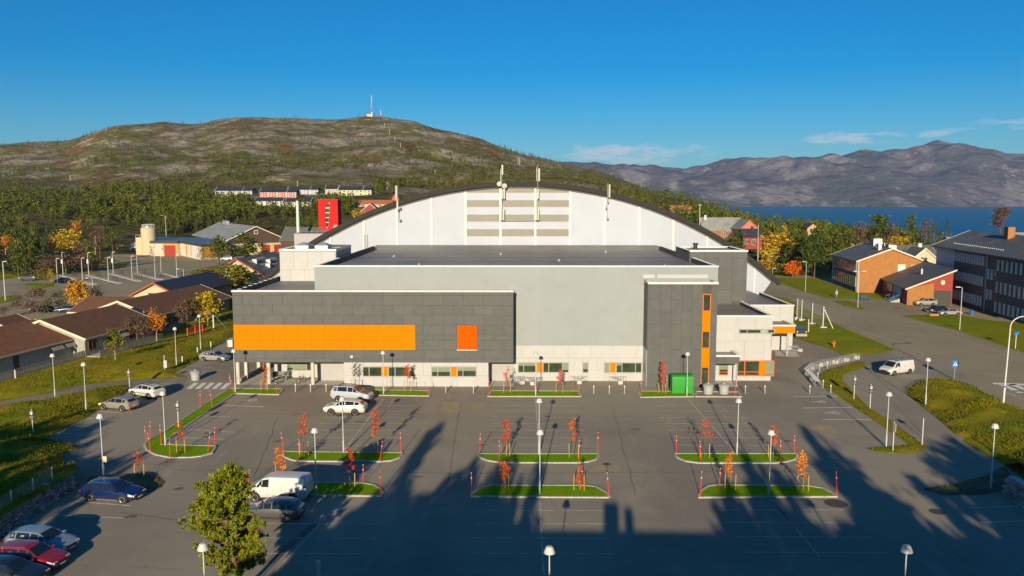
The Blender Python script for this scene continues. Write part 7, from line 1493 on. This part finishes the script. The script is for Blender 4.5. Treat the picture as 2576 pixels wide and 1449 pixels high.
def trunk_mb(h, r, kind, seed):
    rr = random.Random(seed); mb = MB(); p = Vector((0,0,-.2)); n = 4
    for i in range(n):
        q = Vector((rr.uniform(-.04,.04)*h*.3, rr.uniform(-.04,.04)*h*.3, h*.9*(i+1)/n)); mb.tube(p, q, r*(1-.22*i), r*(1-.22*(i+1)), 6); p = q
    for i in range(4 if kind in ('round','bare','pine') else 0):
        z = h*rr.uniform(.3,.7); a = rr.uniform(0,6.28); l = h*rr.uniform(.12,.24); mb.tube((0,0,z), (l*math.cos(a), l*math.sin(a), z+l*.8), r*.4, r*.12, 4)
    return mb
TP = {}
def tree(name, label, kind, leaf, x, y, z, h, rad, var=0, n=260, size=None, group=None, bark=None, cat='tree'):
    key = (name, kind, leaf.name, var, n)
    H0, R0 = (8.0, 2.2)
    if key not in TP:
        t = thing(name, label, cat); V_, F_ = crown(kind, H0, R0, n, size or .36, 100+var*7+len(TP))
        c = np_mesh('crown', V_, F_, leaf, parent=t); trunk_mb(H0, .13, kind, var).build('trunk', bark or M_trunk, t, local=True); TP[key] = t
    else: t = copy_tree(TP[key])
    t.location = (x, y, z); t.rotation_euler = (0,0,random.uniform(0,6.28)); s = rad/R0; t.scale = (s, s, h/H0)
    setp(t, label, cat, group)
    if not group and 'group' in t: del t['group']
    return t
def vtree(name, label, kind, leaf, base, top, w, var=0, n=260, size=None, group=None, bark=None, Yd=None):
    p = hit(base[0], base[1], 60) if Yd is None else P(base[0], base[1], Yd)
    if Yd is not None: p.z = terr1(p.x, p.y)
    h = zv(top, p.y, base[0])-p.z; rad = w/2*p.y/FPX
    return tree(name, label, kind, leaf, p.x, p.y, max(p.z, mound_z(p.x,p.y)), max(h, .5), rad*1.05, var, n, size, group, bark)
BT = M_birch
for nm, lb, kd, lf, bs, tp, w, vr, n in (
 ('birch_tree','big bright yellow birch at the forest edge behind the left car park','round',M_yelL,(172,640),577,50,1,420),('birch_tree','orange birch touching the big yellow one at the forest edge','round',M_oraL,(139,640),590,28,2,260),('birch_tree','orange birch higher up in the dark forest above the yellow one','round',M_oraL,(191,606),554,24,3,260),('birch_tree','orange yellow birch at the far left in the forest','round',M_oraL,(14,642),590,26,4,260),('birch_tree','small yellow birch at the far left above the orange one','round',M_yelL,(20,580),554,16,5,150),
 ('bush','brown bush clump at the forest edge right of the yellow birch','bare',M_brnL,(214,676),612,42,1,420),('bush','dark brown bushes between yellow birch and left car park','bare',M_brnL,(165,690),632,70,2,500),('bush','reddish brown tall shrub before the forest left of the silo','bare',M_brnL,(252,660),570,26,3,300),('bush','brown shrub at the left forest edge by the road','bare',M_brnL,(110,692),640,50,4,400),('pine_tree','pine at the forest edge left of the lorry','pine',M_pineL,(284,640),572,34,1,420),
 ('bush','yellow brown bush in the car park bed beside the dark off-roader','bare',M_oliL,(112,719),676,32,5,420),('bush','narrow yellow shrub right of the off-roader bed','slim',M_yelL,(130,719),678,14,6,220),('bush','low yellow orange shrubs at the end of the left car park','round',M_oliL,(265,672),652,50,7,380),
 ('birch_tree','tall orange birch between the care home and the left car park','round',M_oraL,(200,788),706,52,5,620),('bush','bare brown tree behind the care home roof, left of the orange birch','bare',M_brnL,(94,792),724,40,8,420),('bush','smaller bare brown tree just left of the orange birch','bare',M_brnL,(152,786),731,30,9,360),('bush','bare dark tree just right of the orange birch','bare',M_brnL,(241,772),720,26,10,360),('bush','bare brown tree behind the garden shed','bare',M_brnL,(48,790),742,30,11,300),('bush','olive shrub between two bare trees behind the care home','round',M_oliL,(122,790),745,26,12,260),('bush','bare shrub at the left edge behind the shed','bare',M_brnL,(6,800),770,26,13,260),
 ('bush','green bushes beside the dark roofed house, left of the hall corner','round',M_oliL,(520,716),676,56,14,520),('bush','large olive yellow bush at the left hall corner','round',M_oliL,(585,745),664,76,15,900),('birch_tree','slender yellow birch rising from the bush at the hall corner','slim',M_oliL,(586,720),655,30,6,260),
 ('pine_tree','single pine with bare trunk before the annex','pine',M_pineL,(552,668),595,48,2,520),('pine_tree','broad pine before the fire station gable','pine',M_pineL,(617,664),588,64,3,560),('pine_tree','small dark pine before the red gates of the fire station','pine',M_spruceL,(660,662),612,32,4,320),('bush','bare thin birch before the ochre annex wall','bare',M_brnL,(508,676),620,20,16,160),
 ('birch_tree','bright yellow tree by the far care home wing','round',M_yelL,(523,820),735,54,7,700),('bush','brown leafless tree left of the bright yellow one','bare',M_brnL,(472,826),746,42,17,520),('birch_tree','narrow orange yellow birch at the corner of the middle care home wing','slim',M_oraL,(394,862),765,36,8,520),('bush','bare grey brown tree before the middle care home wing','bare',M_brnL,(345,868),795,46,18,460),('birch_tree','sparse yellowing birch on the grass before the care home','slim',M_oliL,(291,924),842,40,9,380),
 ('birch_tree','large yellow tree right of the flagpole','round',M_yelL,(1952,668),586,74,10,800),('birch_tree','yellow lower tree in front of the large yellow one','round',M_yelL,(1935,676),622,44,11,420),('pine_tree','tall dark pine left of the big trunk on the school lawn','pine',M_pineL,(2012,684),580,58,5,620),('pine_tree','largest dark pine with visible trunk behind the school lawn','pine',M_spruceL,(2047,699),578,56,6,700),('pine_tree','dense dark pine left of the brick school','pine',M_pineL,(2086,690),576,64,7,700),('pine_tree','dark pine directly behind the brick school corner','pine',M_pineL,(2118,660),574,50,8,520),('spruce_tree','dark spruce between the yellow tree and the tall pine','spruce',M_spruceL,(1982,684),610,34,1,420),
 ('rowan_tree','orange red rowan at the far edge of the school lawn','round',M_orL2,(1993,700),656,36,1,420),('bush','yellow bushes behind the hall eave','round',M_yelL,(1922,692),656,50,19,420),('bush','green hedge bush behind the low street light','round',M_oliL,(1966,694),664,44,20,420),('pine_tree','dark green pine before the red house with dark roof','pine',M_pineL,(1850,640),582,52,9,520),('birch_tree','orange birch beside the salmon gable','round',M_oraL,(1856,606),565,28,12,300),('bush','red brown shrub before the long grey roof','bare',M_brnL,(1834,606),560,44,21,420),
 ('pine_tree','round crowned pine standing against the water behind the brick school','pine',M_pineL,(2202,640),556,58,10,620),('pine_tree','slim pine against the water right of the round one','pine',M_pineL,(2286,640),560,32,11,380),('bush','purple brown leafless tree behind the brick school vents','bare',M_brnL,(2160,640),570,36,22,420),('bush','purple brown leafless tree right of the round crowned pine','bare',M_brnL,(2232,640),574,38,23,420),('bush','brown leafless tree by the water left of the dark school','bare',M_brnL,(2327,636),580,26,24,320),('pine_tree','small pine by the water left of the dark school roof','pine',M_pineL,(2346,636),594,26,12,260),('spruce_tree','small spruce peeking above the dark school gable','spruce',M_spruceL,(2377,640),589,14,2,220),('bush','brown tree behind the brick chimney of the dark school','bare',M_brnL,(2512,640),573,28,25,900),('birch_tree','yellow bush tree before the water at the cream house','round',M_yelL,(2262,650),600,40,13,320),('birch_tree','small yellow birch beside the red tower','round',M_yelL,(900,572),524,28,14,260),('birch_tree','small yellow birch in the trees left of the red tower','round',M_yelL,(778,560),544,20,15,200)):
    vtree(nm, lb, kd, lf, bs, tp, w, vr, int(n*1.7), {'bare': .2, 'round': .33}.get(kd, .31), None, BT if nm == 'birch_tree' else None)
# staked saplings on the islands
def sapling(desc, base, top, leaf, dens, w=1.0, stakes=2, low=.4, st_h=1.3):
    g = G(*base); h = zv(top, g.y, base[0]); r = np.random.default_rng(int(base[0]*7+base[1])); t = thing('sapling', desc, 'sapling', (g.x,g.y,.09), 'staked saplings')
    lean = Vector((random.uniform(-.12,.12),random.uniform(-.1,.1),0)); mb = MB().tube((0,0,0),(lean.x*.5,lean.y*.5,h*.5),.028,.022,5).tube((lean.x*.5,lean.y*.5,h*.5),(lean.x,lean.y,h*.97),.022,.008,5)
    K = 12; cc = []
    for k in range(K):
        z = h*(low+(1-low)*(k+.5)/K); a = r.uniform(0,6.28); q = w*.36*r.uniform(.3,1)*(1.15-abs((k/K)-.4)); e = Vector((lean.x*z/h+q*math.cos(a), lean.y*z/h+q*math.sin(a), z+.12)); mb.tube((lean.x*(z-.25)/h,lean.y*(z-.25)/h,z-.25), e, .012, .005, 4); cc.append(e)
    mb.build('trunk', M_trunk, t, local=True)
    n = int(120*dens); k = r.integers(0, K, n); c = np.array([list(p) for p in cc])[k]+r.normal(size=(n,3))*np.array([.13*w,.13*w,.14]); V_, F_ = cards(c, .095, r, 1.1, .2); np_mesh('crown', V_, F_, leaf, parent=t)
    for i in range(stakes):
        x = (-.42,.42,.12)[i]; MB().tube((x,(.05,-.05,.3)[i],0),(x+random.uniform(-.03,.03),(.05,-.05,.3)[i],st_h),.035,.035,7).build('stake', M_wood, t, local=True)
        MB().tube((x,0,st_h-.15),(0,0,st_h-.1),.012,n=4).build('tie', M_black, t, local=True)
    return t
sapling('thin red sapling with two stakes on the left entrance island', (455,1140), 1064, M_redL, .8, 1.0)
sapling('sparse red sapling in the planting bed beside the dark blue estate car', (351,1206), 1142, M_redL, .7, .9)
sapling('brownish red sapling at the left of the rear left island', (765,1146), 1050, M_redL, 1.6, 1.1, low=.5)
sapling('tall red sapling at the right of the rear left island', (940,1147), 1033, M_redL, 1.7, .9)
sapling('orange red sapling behind the white van', (706,1207), 1133, M_orL2, 1.9, 1.0, low=.3)
sapling('red sapling on the front left island', (880,1230), 1131, M_redL, 1.7, .9)
sapling('red sapling at the left of the rear middle island', (1271,1152), 1064, M_redL, 2.0, .9, 3)
sapling('red sapling at the right of the rear middle island', (1443,1153), 1058, M_redL, 2.0, .9)
sapling('bushy orange red sapling at the left of the front middle island', (1266,1234), 1168, M_orL2, 2.2, 1.0, 3, .35)
sapling('thin red sapling between stakes at the right of the front middle island', (1456,1236), 1174, M_redL, 1.0, .6, 3, .2)
sapling('sparse rusty sapling at the left of the rear right island', (1772,1153), 1066, M_redL, 1.0, 1.4, 2, .5)
sapling('red sapling at the right of the rear right island', (1944,1153), 1075, M_redL, 1.3, .9)
sapling('orange red sapling at the left of the front right island', (1836,1233), 1150, M_orL2, 1.8, .8, 3)
sapling('bright orange sapling at the right of the front right island', (2019,1236), 1147, leafmat('bright_orange_leaves', (.78,.30,.006), (.70,.22,.006), .3), 2.4, 1.0, 3)
sapling('orange sapling at the hall corner by the columns', (665,984), 918, M_orL2, 2.0, 1.0, 3, .25)
sapling('green brown sapling behind the off-roader before the white wall', (892,981), 921, leafmat('turning_leaves', (.22,.16,.03), (.12,.13,.02), .4), 1.3, 1.0, 2, .5)
sapling('dark red sapling on the wall-side left island', (1025,986), 923, M_redL, 1.7, .9, 2, .5)
sapling('pinkish red sapling at the left of the wall-side middle island', (1275,989), 930, leafmat('pinkish_leaves', (.60,.13,.07), (.5,.08,.05), .4), 1.6, 1.1, 2, .4)
sapling('pinkish red sapling at the right of the wall-side middle island', (1407,989), 937, MATS['pinkish_leaves'], 1.9, 1.0, 2, .45)
sapling('dense red sapling on the wall-side right island by the stair tower', (1665,991), 910, M_redL, 2.3, .8, 3, .3)
# the pine close to the camera
pY = 45.6; px_ = P(572,1320,pY).x; zt = zv(1163,pY,570); rr = np.random.default_rng(3)
t = thing('pine_tree', 'young pine with open crown at the bottom left, closest tree', 'tree', (px_,pY,0)); mb = MB(); tr = []
for i in range(9): tr.append(Vector((.22*math.sin(i*.9)+.25-.03*i, .12*math.cos(i*1.3), zt*i/8*.97)))
for i in range(8): mb.tube(tr[i], tr[i+1], .17*(1-i*.105), .17*(1-(i+1)*.105), 8)
def axis(z): i = min(7, int(z/(zt*.97)*8)); return tr[i].lerp(tr[i+1], z/(zt*.97)*8-i)
tips = []; up_ = []
for k in range(128):
    tz_ = rr.uniform(.20,.97); z = zt*tz_; a = rr.uniform(0,2*math.pi); prof = np.interp(tz_, [.2,.28,.42,.6,.75,.88,1.0], [1.3,1.9,2.2,2.1,1.75,1.15,.25])
    l = prof*rr.uniform(.45,1.02); rise = rr.uniform(.15,.5)*l; p0 = axis(z*.93); p1 = Vector((math.cos(a)*l*.55+p0.x, math.sin(a)*l*.55+p0.y, p0.z+rise*.35)); p2 = Vector((math.cos(a)*l+p0.x, math.sin(a)*l+p0.y, p0.z+rise))
    mb.tube(p0,p1,.035,.022,5).tube(p1,p2,.022,.01,5)
    for q in (.45,.65,.85,1.0):
        b = p1.lerp(p2,(q-.55)/.45) if q > .55 else p0.lerp(p1,q/.55)
        for s in range(2 if q < 1 else 3):
            c = b+Vector((rr.normal()*.16, rr.normal()*.16, abs(rr.normal())*.13)); tips.append(c)
        if q >= .65 and rr.random() < .75: up_.append(b+Vector((rr.normal()*.1,rr.normal()*.1,.12)))
for k in range(10): tips.append(axis(zt*.95)+Vector((rr.normal()*.1,rr.normal()*.1,rr.uniform(-.2,.35))))
mb.build('trunk', M_trunk, t, True, True)
def tufts(cs, n, size, el, spread, up):
    c = np.repeat(np.array([list(p) for p in cs]), n, 0); r = np.random.default_rng(9); m = len(c); d = r.normal(size=(m,3)); d[:,2] += up; d /= np.linalg.norm(d,axis=1)[:,None]
    e = np.cross(d, r.normal(size=(m,3))); e /= np.linalg.norm(e,axis=1)[:,None]; s = r.uniform(.7,1.25,m)[:,None]*size; c = c+r.normal(size=(m,3))*spread
    V_ = np.stack([c+d*s*el, c+e*s*.24-d*s*.1, c-e*s*.24-d*s*.1],1).reshape(-1,3); return V_, np.arange(3*m).reshape(-1,3)
V_, F_ = tufts(tips, 22, .21, 1.0, .05, .35); np_mesh('crown', V_, F_, M_grnL, parent=t)
V_, F_ = tufts(up_, 26, .16, 1.9, .03, 2.2); np_mesh('new_shoots', V_, F_, leafmat('pine_candles', (.28,.29,.012), (.19,.21,.010), .35, 1.2), parent=t)
# tall trees behind the camera whose shadows fall into the picture
for i, (vx, vy, H_, w, kd) in enumerate(((1090,1094,20.0,3.4,'spruce'),(1185,1184,18,4.4,'pine'),(1262,1176,18.5,3.0,'spruce'),(1352,1192,18,2.4,'spruce'),(1138,1225,17,4.0,'pine'),(1010,1272,16.2,4.6,'pine'),(920,1292,15.6,5.0,'pine'),(1300,1235,17,3.0,'pine'),(2042,1104,20.4,3.6,'pine'),(2085,1160,19,4.6,'pine'),(2150,1220,18,6.5,'pine'),(2200,1262,17,5,'pine'),(1880,1172,18.6,3.8,'spruce'),(1836,1240,17,4.4,'pine'),(1965,1216,17.5,4.0,'pine'),(1905,1262,16.5,3.4,'pine'),(2385,1130,19.5,6.0,'round'),(2330,1236,17,4,'pine'),(2450,1255,16.6,5,'pine'),(2560,1190,18,7,'pine'),(2580,1262,16.5,6,'pine'),(186,1092,19.5,7.0,'round'),(232,1168,18.5,6.5,'round'),(120,1105,19,7,'round'),(60,1080,20,7,'round'),(960,1300,15.6,5.5,'pine'),(1050,1284,16,5.5,'pine'),(1105,1278,16.4,5.5,'pine'),(1165,1268,16.6,5.0,'pine'),(870,1322,15,5,'pine'),(1225,1282,16.2,5,'pine'))):
    s = G(vx, vy); L_ = H_/math.tan(SUN_EL); tree('tall_tree', 'tall tree behind the camera, number %s along the shadow edge' % ('one two three four five six seven eight nine ten eleven twelve thirteen fourteen fifteen sixteen seventeen eighteen nineteen twenty twenty-one twenty-two twenty-three twenty-four twenty-five twenty-six twenty-seven twenty-eight twenty-nine thirty thirty-one'.split()[i]), kd, M_pineL, s.x-math.sin(SUN_AZ)*L_, s.y-math.cos(SUN_AZ)*L_, 0, H_, w/2*1.25, 50+i % 3, 900, .52, 'trees behind the camera')
# --- forests
FOREST_LIM = ([-60,0,60,100,140,240,262,300,312,340,470,500,690,800,860,1000,1200,1400,1640,1700,1760,1850,1930,1990,2060,2110,2150,2250,2400,2600],[698,698,696,690,688,684,640,628,600,590,592,588,590,600,560,545,520,520,552,575,598,632,640,652,688,690,640,640,640,640])
N = 170000; u = rng.uniform(-.70,.70,N); yy = np.sqrt(rng.uniform(240**2,1560**2,N)); xx = u*yy; zz = terr(xx,yy)
w_ = np.stack([xx,yy,zz-CAM_H],1); dd = w_@_fw; vx = CX+FPX*(w_@_rt)/dd; vy = CY-FPX*(w_@_up)/dd
hgt = rng.uniform(5.5,11.0,N)*np.where(yy > 700, .72, 1)*np.where(yy > 1000, .8, 1); vt = vy-hgt*FPX/yy
keep = (vx > -60)&(vx < 2640)&(vy < np.interp(vx, *FOREST_LIM))
patch_ = vnoise(xx,yy,70,21)+vnoise(xx,yy,28,22)*.7
left = vx < 1640
zr_u = np.interp(xx/yy, _ru, _rz)
den = np.where(left, np.clip(1.05-(zz-14)/np.where(vx > 1000, 130, 115), .07, 1), .95)
den = den*np.clip(.5+patch_*3.2, .03, 1)*np.where(yy < 720, 1, .62)*np.where((vx > 640)&(vx < 1250)&(vy > 500)&(yy < 900), .75, 1)
den = np.where(left, den*np.where(yy < 620, .95, .62), den*.55)
spacing = 22000*(yy/1560)**0
keep &= rng.uniform(0,1,N) < den*np.where(left&(yy < 640), .66, .46)
keep &= ~((vx > 530)&(vx < 945)&(vy > 466)&(vy < 505)); keep &= ~((vx > 632)&(vx < 790)&(vy > 495)&(vy < 532)); keep &= ~((vx > 895)&(vx < 1000)&(vy > 500)&(vy < 560))
keep &= ~((vx > 530)&(vx < 945)&(vt < 485)&(vy > 492)&(vy < 620)&(yy < 655)); keep &= ~((vx > 632)&(vx < 790)&(vt < 507)&(vy > 518)&(vy < 640)&(yy < 540))
for cx_, by_, w__ in ((172,640,32),(139,640,20),(191,606,18),(14,642,18),(284,640,18),(252,660,14)): keep &= ~((np.abs(vx-cx_) < w__)&(vy > by_-3)&(vt < by_-4))
av = np.array([pxl((x, YH-.9, arch(max(-47.5, min(47.5, x)))))[:2] for x in np.linspace(-47.5,47.5,60)])
behind = (vx > av[0,0])&(vx < av[-1,0])&(vt > np.interp(vx, av[:,0], av[:,1])+3); keep &= ~behind
for o in [o for o in bpy.data.objects if o.parent is None and o.get('category') in ('house','row house','fire station','annex','school','building','tower','hut','lorry')]:
    rad_ = {'row house': 7, 'house': 11, 'fire station': 34, 'school': 40, 'annex': 24}.get(o['category'], 8)
    dx_, dy_ = xx-o.location.x, yy-o.location.y; keep &= (dx_**2+dy_**2) > rad_**2
    if o['category'] == 'house': keep &= ~((np.abs(dx_-(xx/yy)*dy_) < 5)&(dy_ < 0)&(dy_ > -70)&(vt < vy-6))
idx = np.nonzero(keep)[0]; order = idx[np.argsort(yy[idx])]
# thin out trees that stand on each other
cell = {}; sel = []
for i in order:
    k = (int(xx[i]/2.7), int(yy[i]/2.7))
    if k in cell: continue
    cell[k] = 1; sel.append(i)
sel = np.array(sel); leftn = sel[(vx[sel] < 900)]; rightn = sel[(vx[sel] >= 1640)]
near = list(leftn[:205])+list(rightn[:80]); nearset = set(near); far = np.array([i for i in sel if i not in nearset])
for q, i in enumerate(near):
    lf = vx[i] < 900; kd = 'pine' if random.random() < .5 else 'spruce'; br = random.random() < (.07 if lf else .16)
    nm = 'pine_tree' if kd == 'pine' else 'spruce_tree'; lab = ('%s %s in the forest, ' % ('tall' if hgt[i] > 9.2 else 'short' if hgt[i] < 7 else 'middling', kd)) + (('at the far left edge' if vx[i] < 55 else 'left of the yellow birches' if vx[i] < 135 else 'above the yellow birches' if vx[i] < 215 else 'left of the silo' if vx[i] < 335 else 'behind the silo and annex' if vx[i] < 520 else 'behind the fire station') if lf else ('above the salmon gable' if vx[i] < 1900 else 'around the yellow tree by the flagpole' if vx[i] < 2000 else 'left of the brick school' if vx[i] < 2110 else 'behind the brick school')); gr = 'forest trees behind the left car park' if lf else 'trees between the hall and the water'
    leaf = M_pineL if kd == 'pine' else M_spruceL
    if br: nm, kd, leaf, lab = 'birch_tree', 'round', random.choice((M_yelL, M_oliL, M_oliL)), 'turning birch ' + lab.split(' in the forest, ')[1]
    tree(nm, lab, kd, leaf, xx[i], yy[i], zz[i]-.1, hgt[i], hgt[i]*random.uniform(.15,.24), random.randrange(4)+20, 400, .37, gr, BT if br else None)
protos = [crown(k, 1.0, r_, 54, .078, 300+i) for i, (k, r_) in enumerate((('pine',.20),('spruce',.17),('spruce',.20),('round',.24),('spruce',.14),('pine',.18)))]
def scatter(name, ids, protos, hs, m, sx=1.0):
    Vs, Fs, n0 = [], [], 0; which = rng.integers(0, len(protos), len(ids)); ang = rng.uniform(0, 2*np.pi, len(ids))
    for p in range(len(protos)):
        s = np.nonzero(which == p)[0]
        if not len(s): continue
        V0, F0 = protos[p]; c, sn = np.cos(ang[s]), np.sin(ang[s]); h = hs[s]
        X_ = (V0[None,:,0]*c[:,None]-V0[None,:,1]*sn[:,None])*h[:,None]*sx+xx[ids[s]][:,None]; Y_ = (V0[None,:,0]*sn[:,None]+V0[None,:,1]*c[:,None])*h[:,None]*sx+yy[ids[s]][:,None]; Z_ = V0[None,:,2]*h[:,None]+zz[ids[s]][:,None]-.3
        V_ = np.stack([X_,Y_,Z_],2).reshape(-1,3); F_ = (F0[None]+np.arange(len(s))[:,None,None]*len(V0)).reshape(-1,3)+n0; n0 += len(V_); Vs.append(V_); Fs.append(F_)
    o = np_mesh(name, np.concatenate(Vs), np.concatenate(Fs), m, kind='stuff'); return o
scatter('hillside_forest', far, protos, hgt[far]*1.12, M_forest)
sc = (vx > -60)&(vx < 1900)&(yy > 360)&(vy < np.interp(vx, *FOREST_LIM))&~((vx > 530)&(vx < 945)&(vy > 466)&(vy < 505))&(rng.uniform(0,1,N) < .10)&~((vx > 1000)&(vx < 1760)&(vy > 560))
ids = np.nonzero(sc)[0]; lowp = [crown('round', 1.0, .75, 16, .3, 400+i) for i in range(4)]
scatter('hillside_scrub', ids, lowp, rng.uniform(.7,1.9,len(ids)), M_scrub)
# --- long grass on the banks
gv, gf, n0 = [], [], 0
for (q, V_), kk, hm in zip(MOUNDS, (22,26,6,10,12,12,14,14,26,8,0,0,0,0), (1,1.2,.8,.45,.45,.45,.6,.8,1.1,.7,0,0,0,0)):
    if kk == 0: continue
    c = np.repeat(V_[V_[:,2] > .045], kk, 0); c = c+np.stack([rng.normal(size=len(c))*.45, rng.normal(size=len(c))*.45, np.full(len(c),-.02)],1)
    ok = np.array([inside((p[0],p[1]), q) for p in c]) if len(c) else np.zeros(0,bool); c = c[ok]
    n = len(c); h = rng.uniform(.05,.17,n)*hm*(1+vnoise(c[:,0],c[:,1],2.5,9)*1.6); a = rng.uniform(0,6.28,n); s = rng.uniform(.03,.07,n); lx, ly = rng.normal(size=n)*.08, rng.normal(size=n)*.08
    A = c+np.stack([np.cos(a)*s,np.sin(a)*s,np.zeros(n)],1); B = c-np.stack([np.cos(a)*s,np.sin(a)*s,np.zeros(n)],1); T = c+np.stack([lx,ly,np.maximum(h,.03)],1)
    gv.append(np.stack([A,B,T],1).reshape(-1,3)); gf.append(np.arange(3*n).reshape(-1,3)+n0); n0 += 3*n
np_mesh('long_grass', np.concatenate(gv), np.concatenate(gf), ramp_mat('grass_blades', [((.150,.138,.010), 0, 0, 0, S1), ((.085,.115,.008), .16, .46, .62, S1), ((.18,.125,.014), .4, .52, .7, S1), ((.10,.09,.012), 1.5, .55, .7, S1)], .9, 0, 1, 0, .03), kind='stuff')
# ---------------------------------------------------------------- the air between here and the far shore
mv = bpy.data.materials.new('air'); mv.use_nodes = True; t_ = mv.node_tree; t_.nodes.remove(t_.nodes['Principled BSDF'])
pv = t_.nodes.new('ShaderNodeVolumePrincipled'); pv.inputs['Color'].default_value = (.40,.62,1.0,1); pv.inputs['Density'].default_value = 4e-5; pv.inputs['Anisotropy'].default_value = 0.0
t_.links.new(pv.outputs[0], t_.nodes['Material Output'].inputs['Volume'])
o = MB().box(-3600,-420,-66,11200,12600,520).build('haze', mv); o['kind'] = 'stuff'
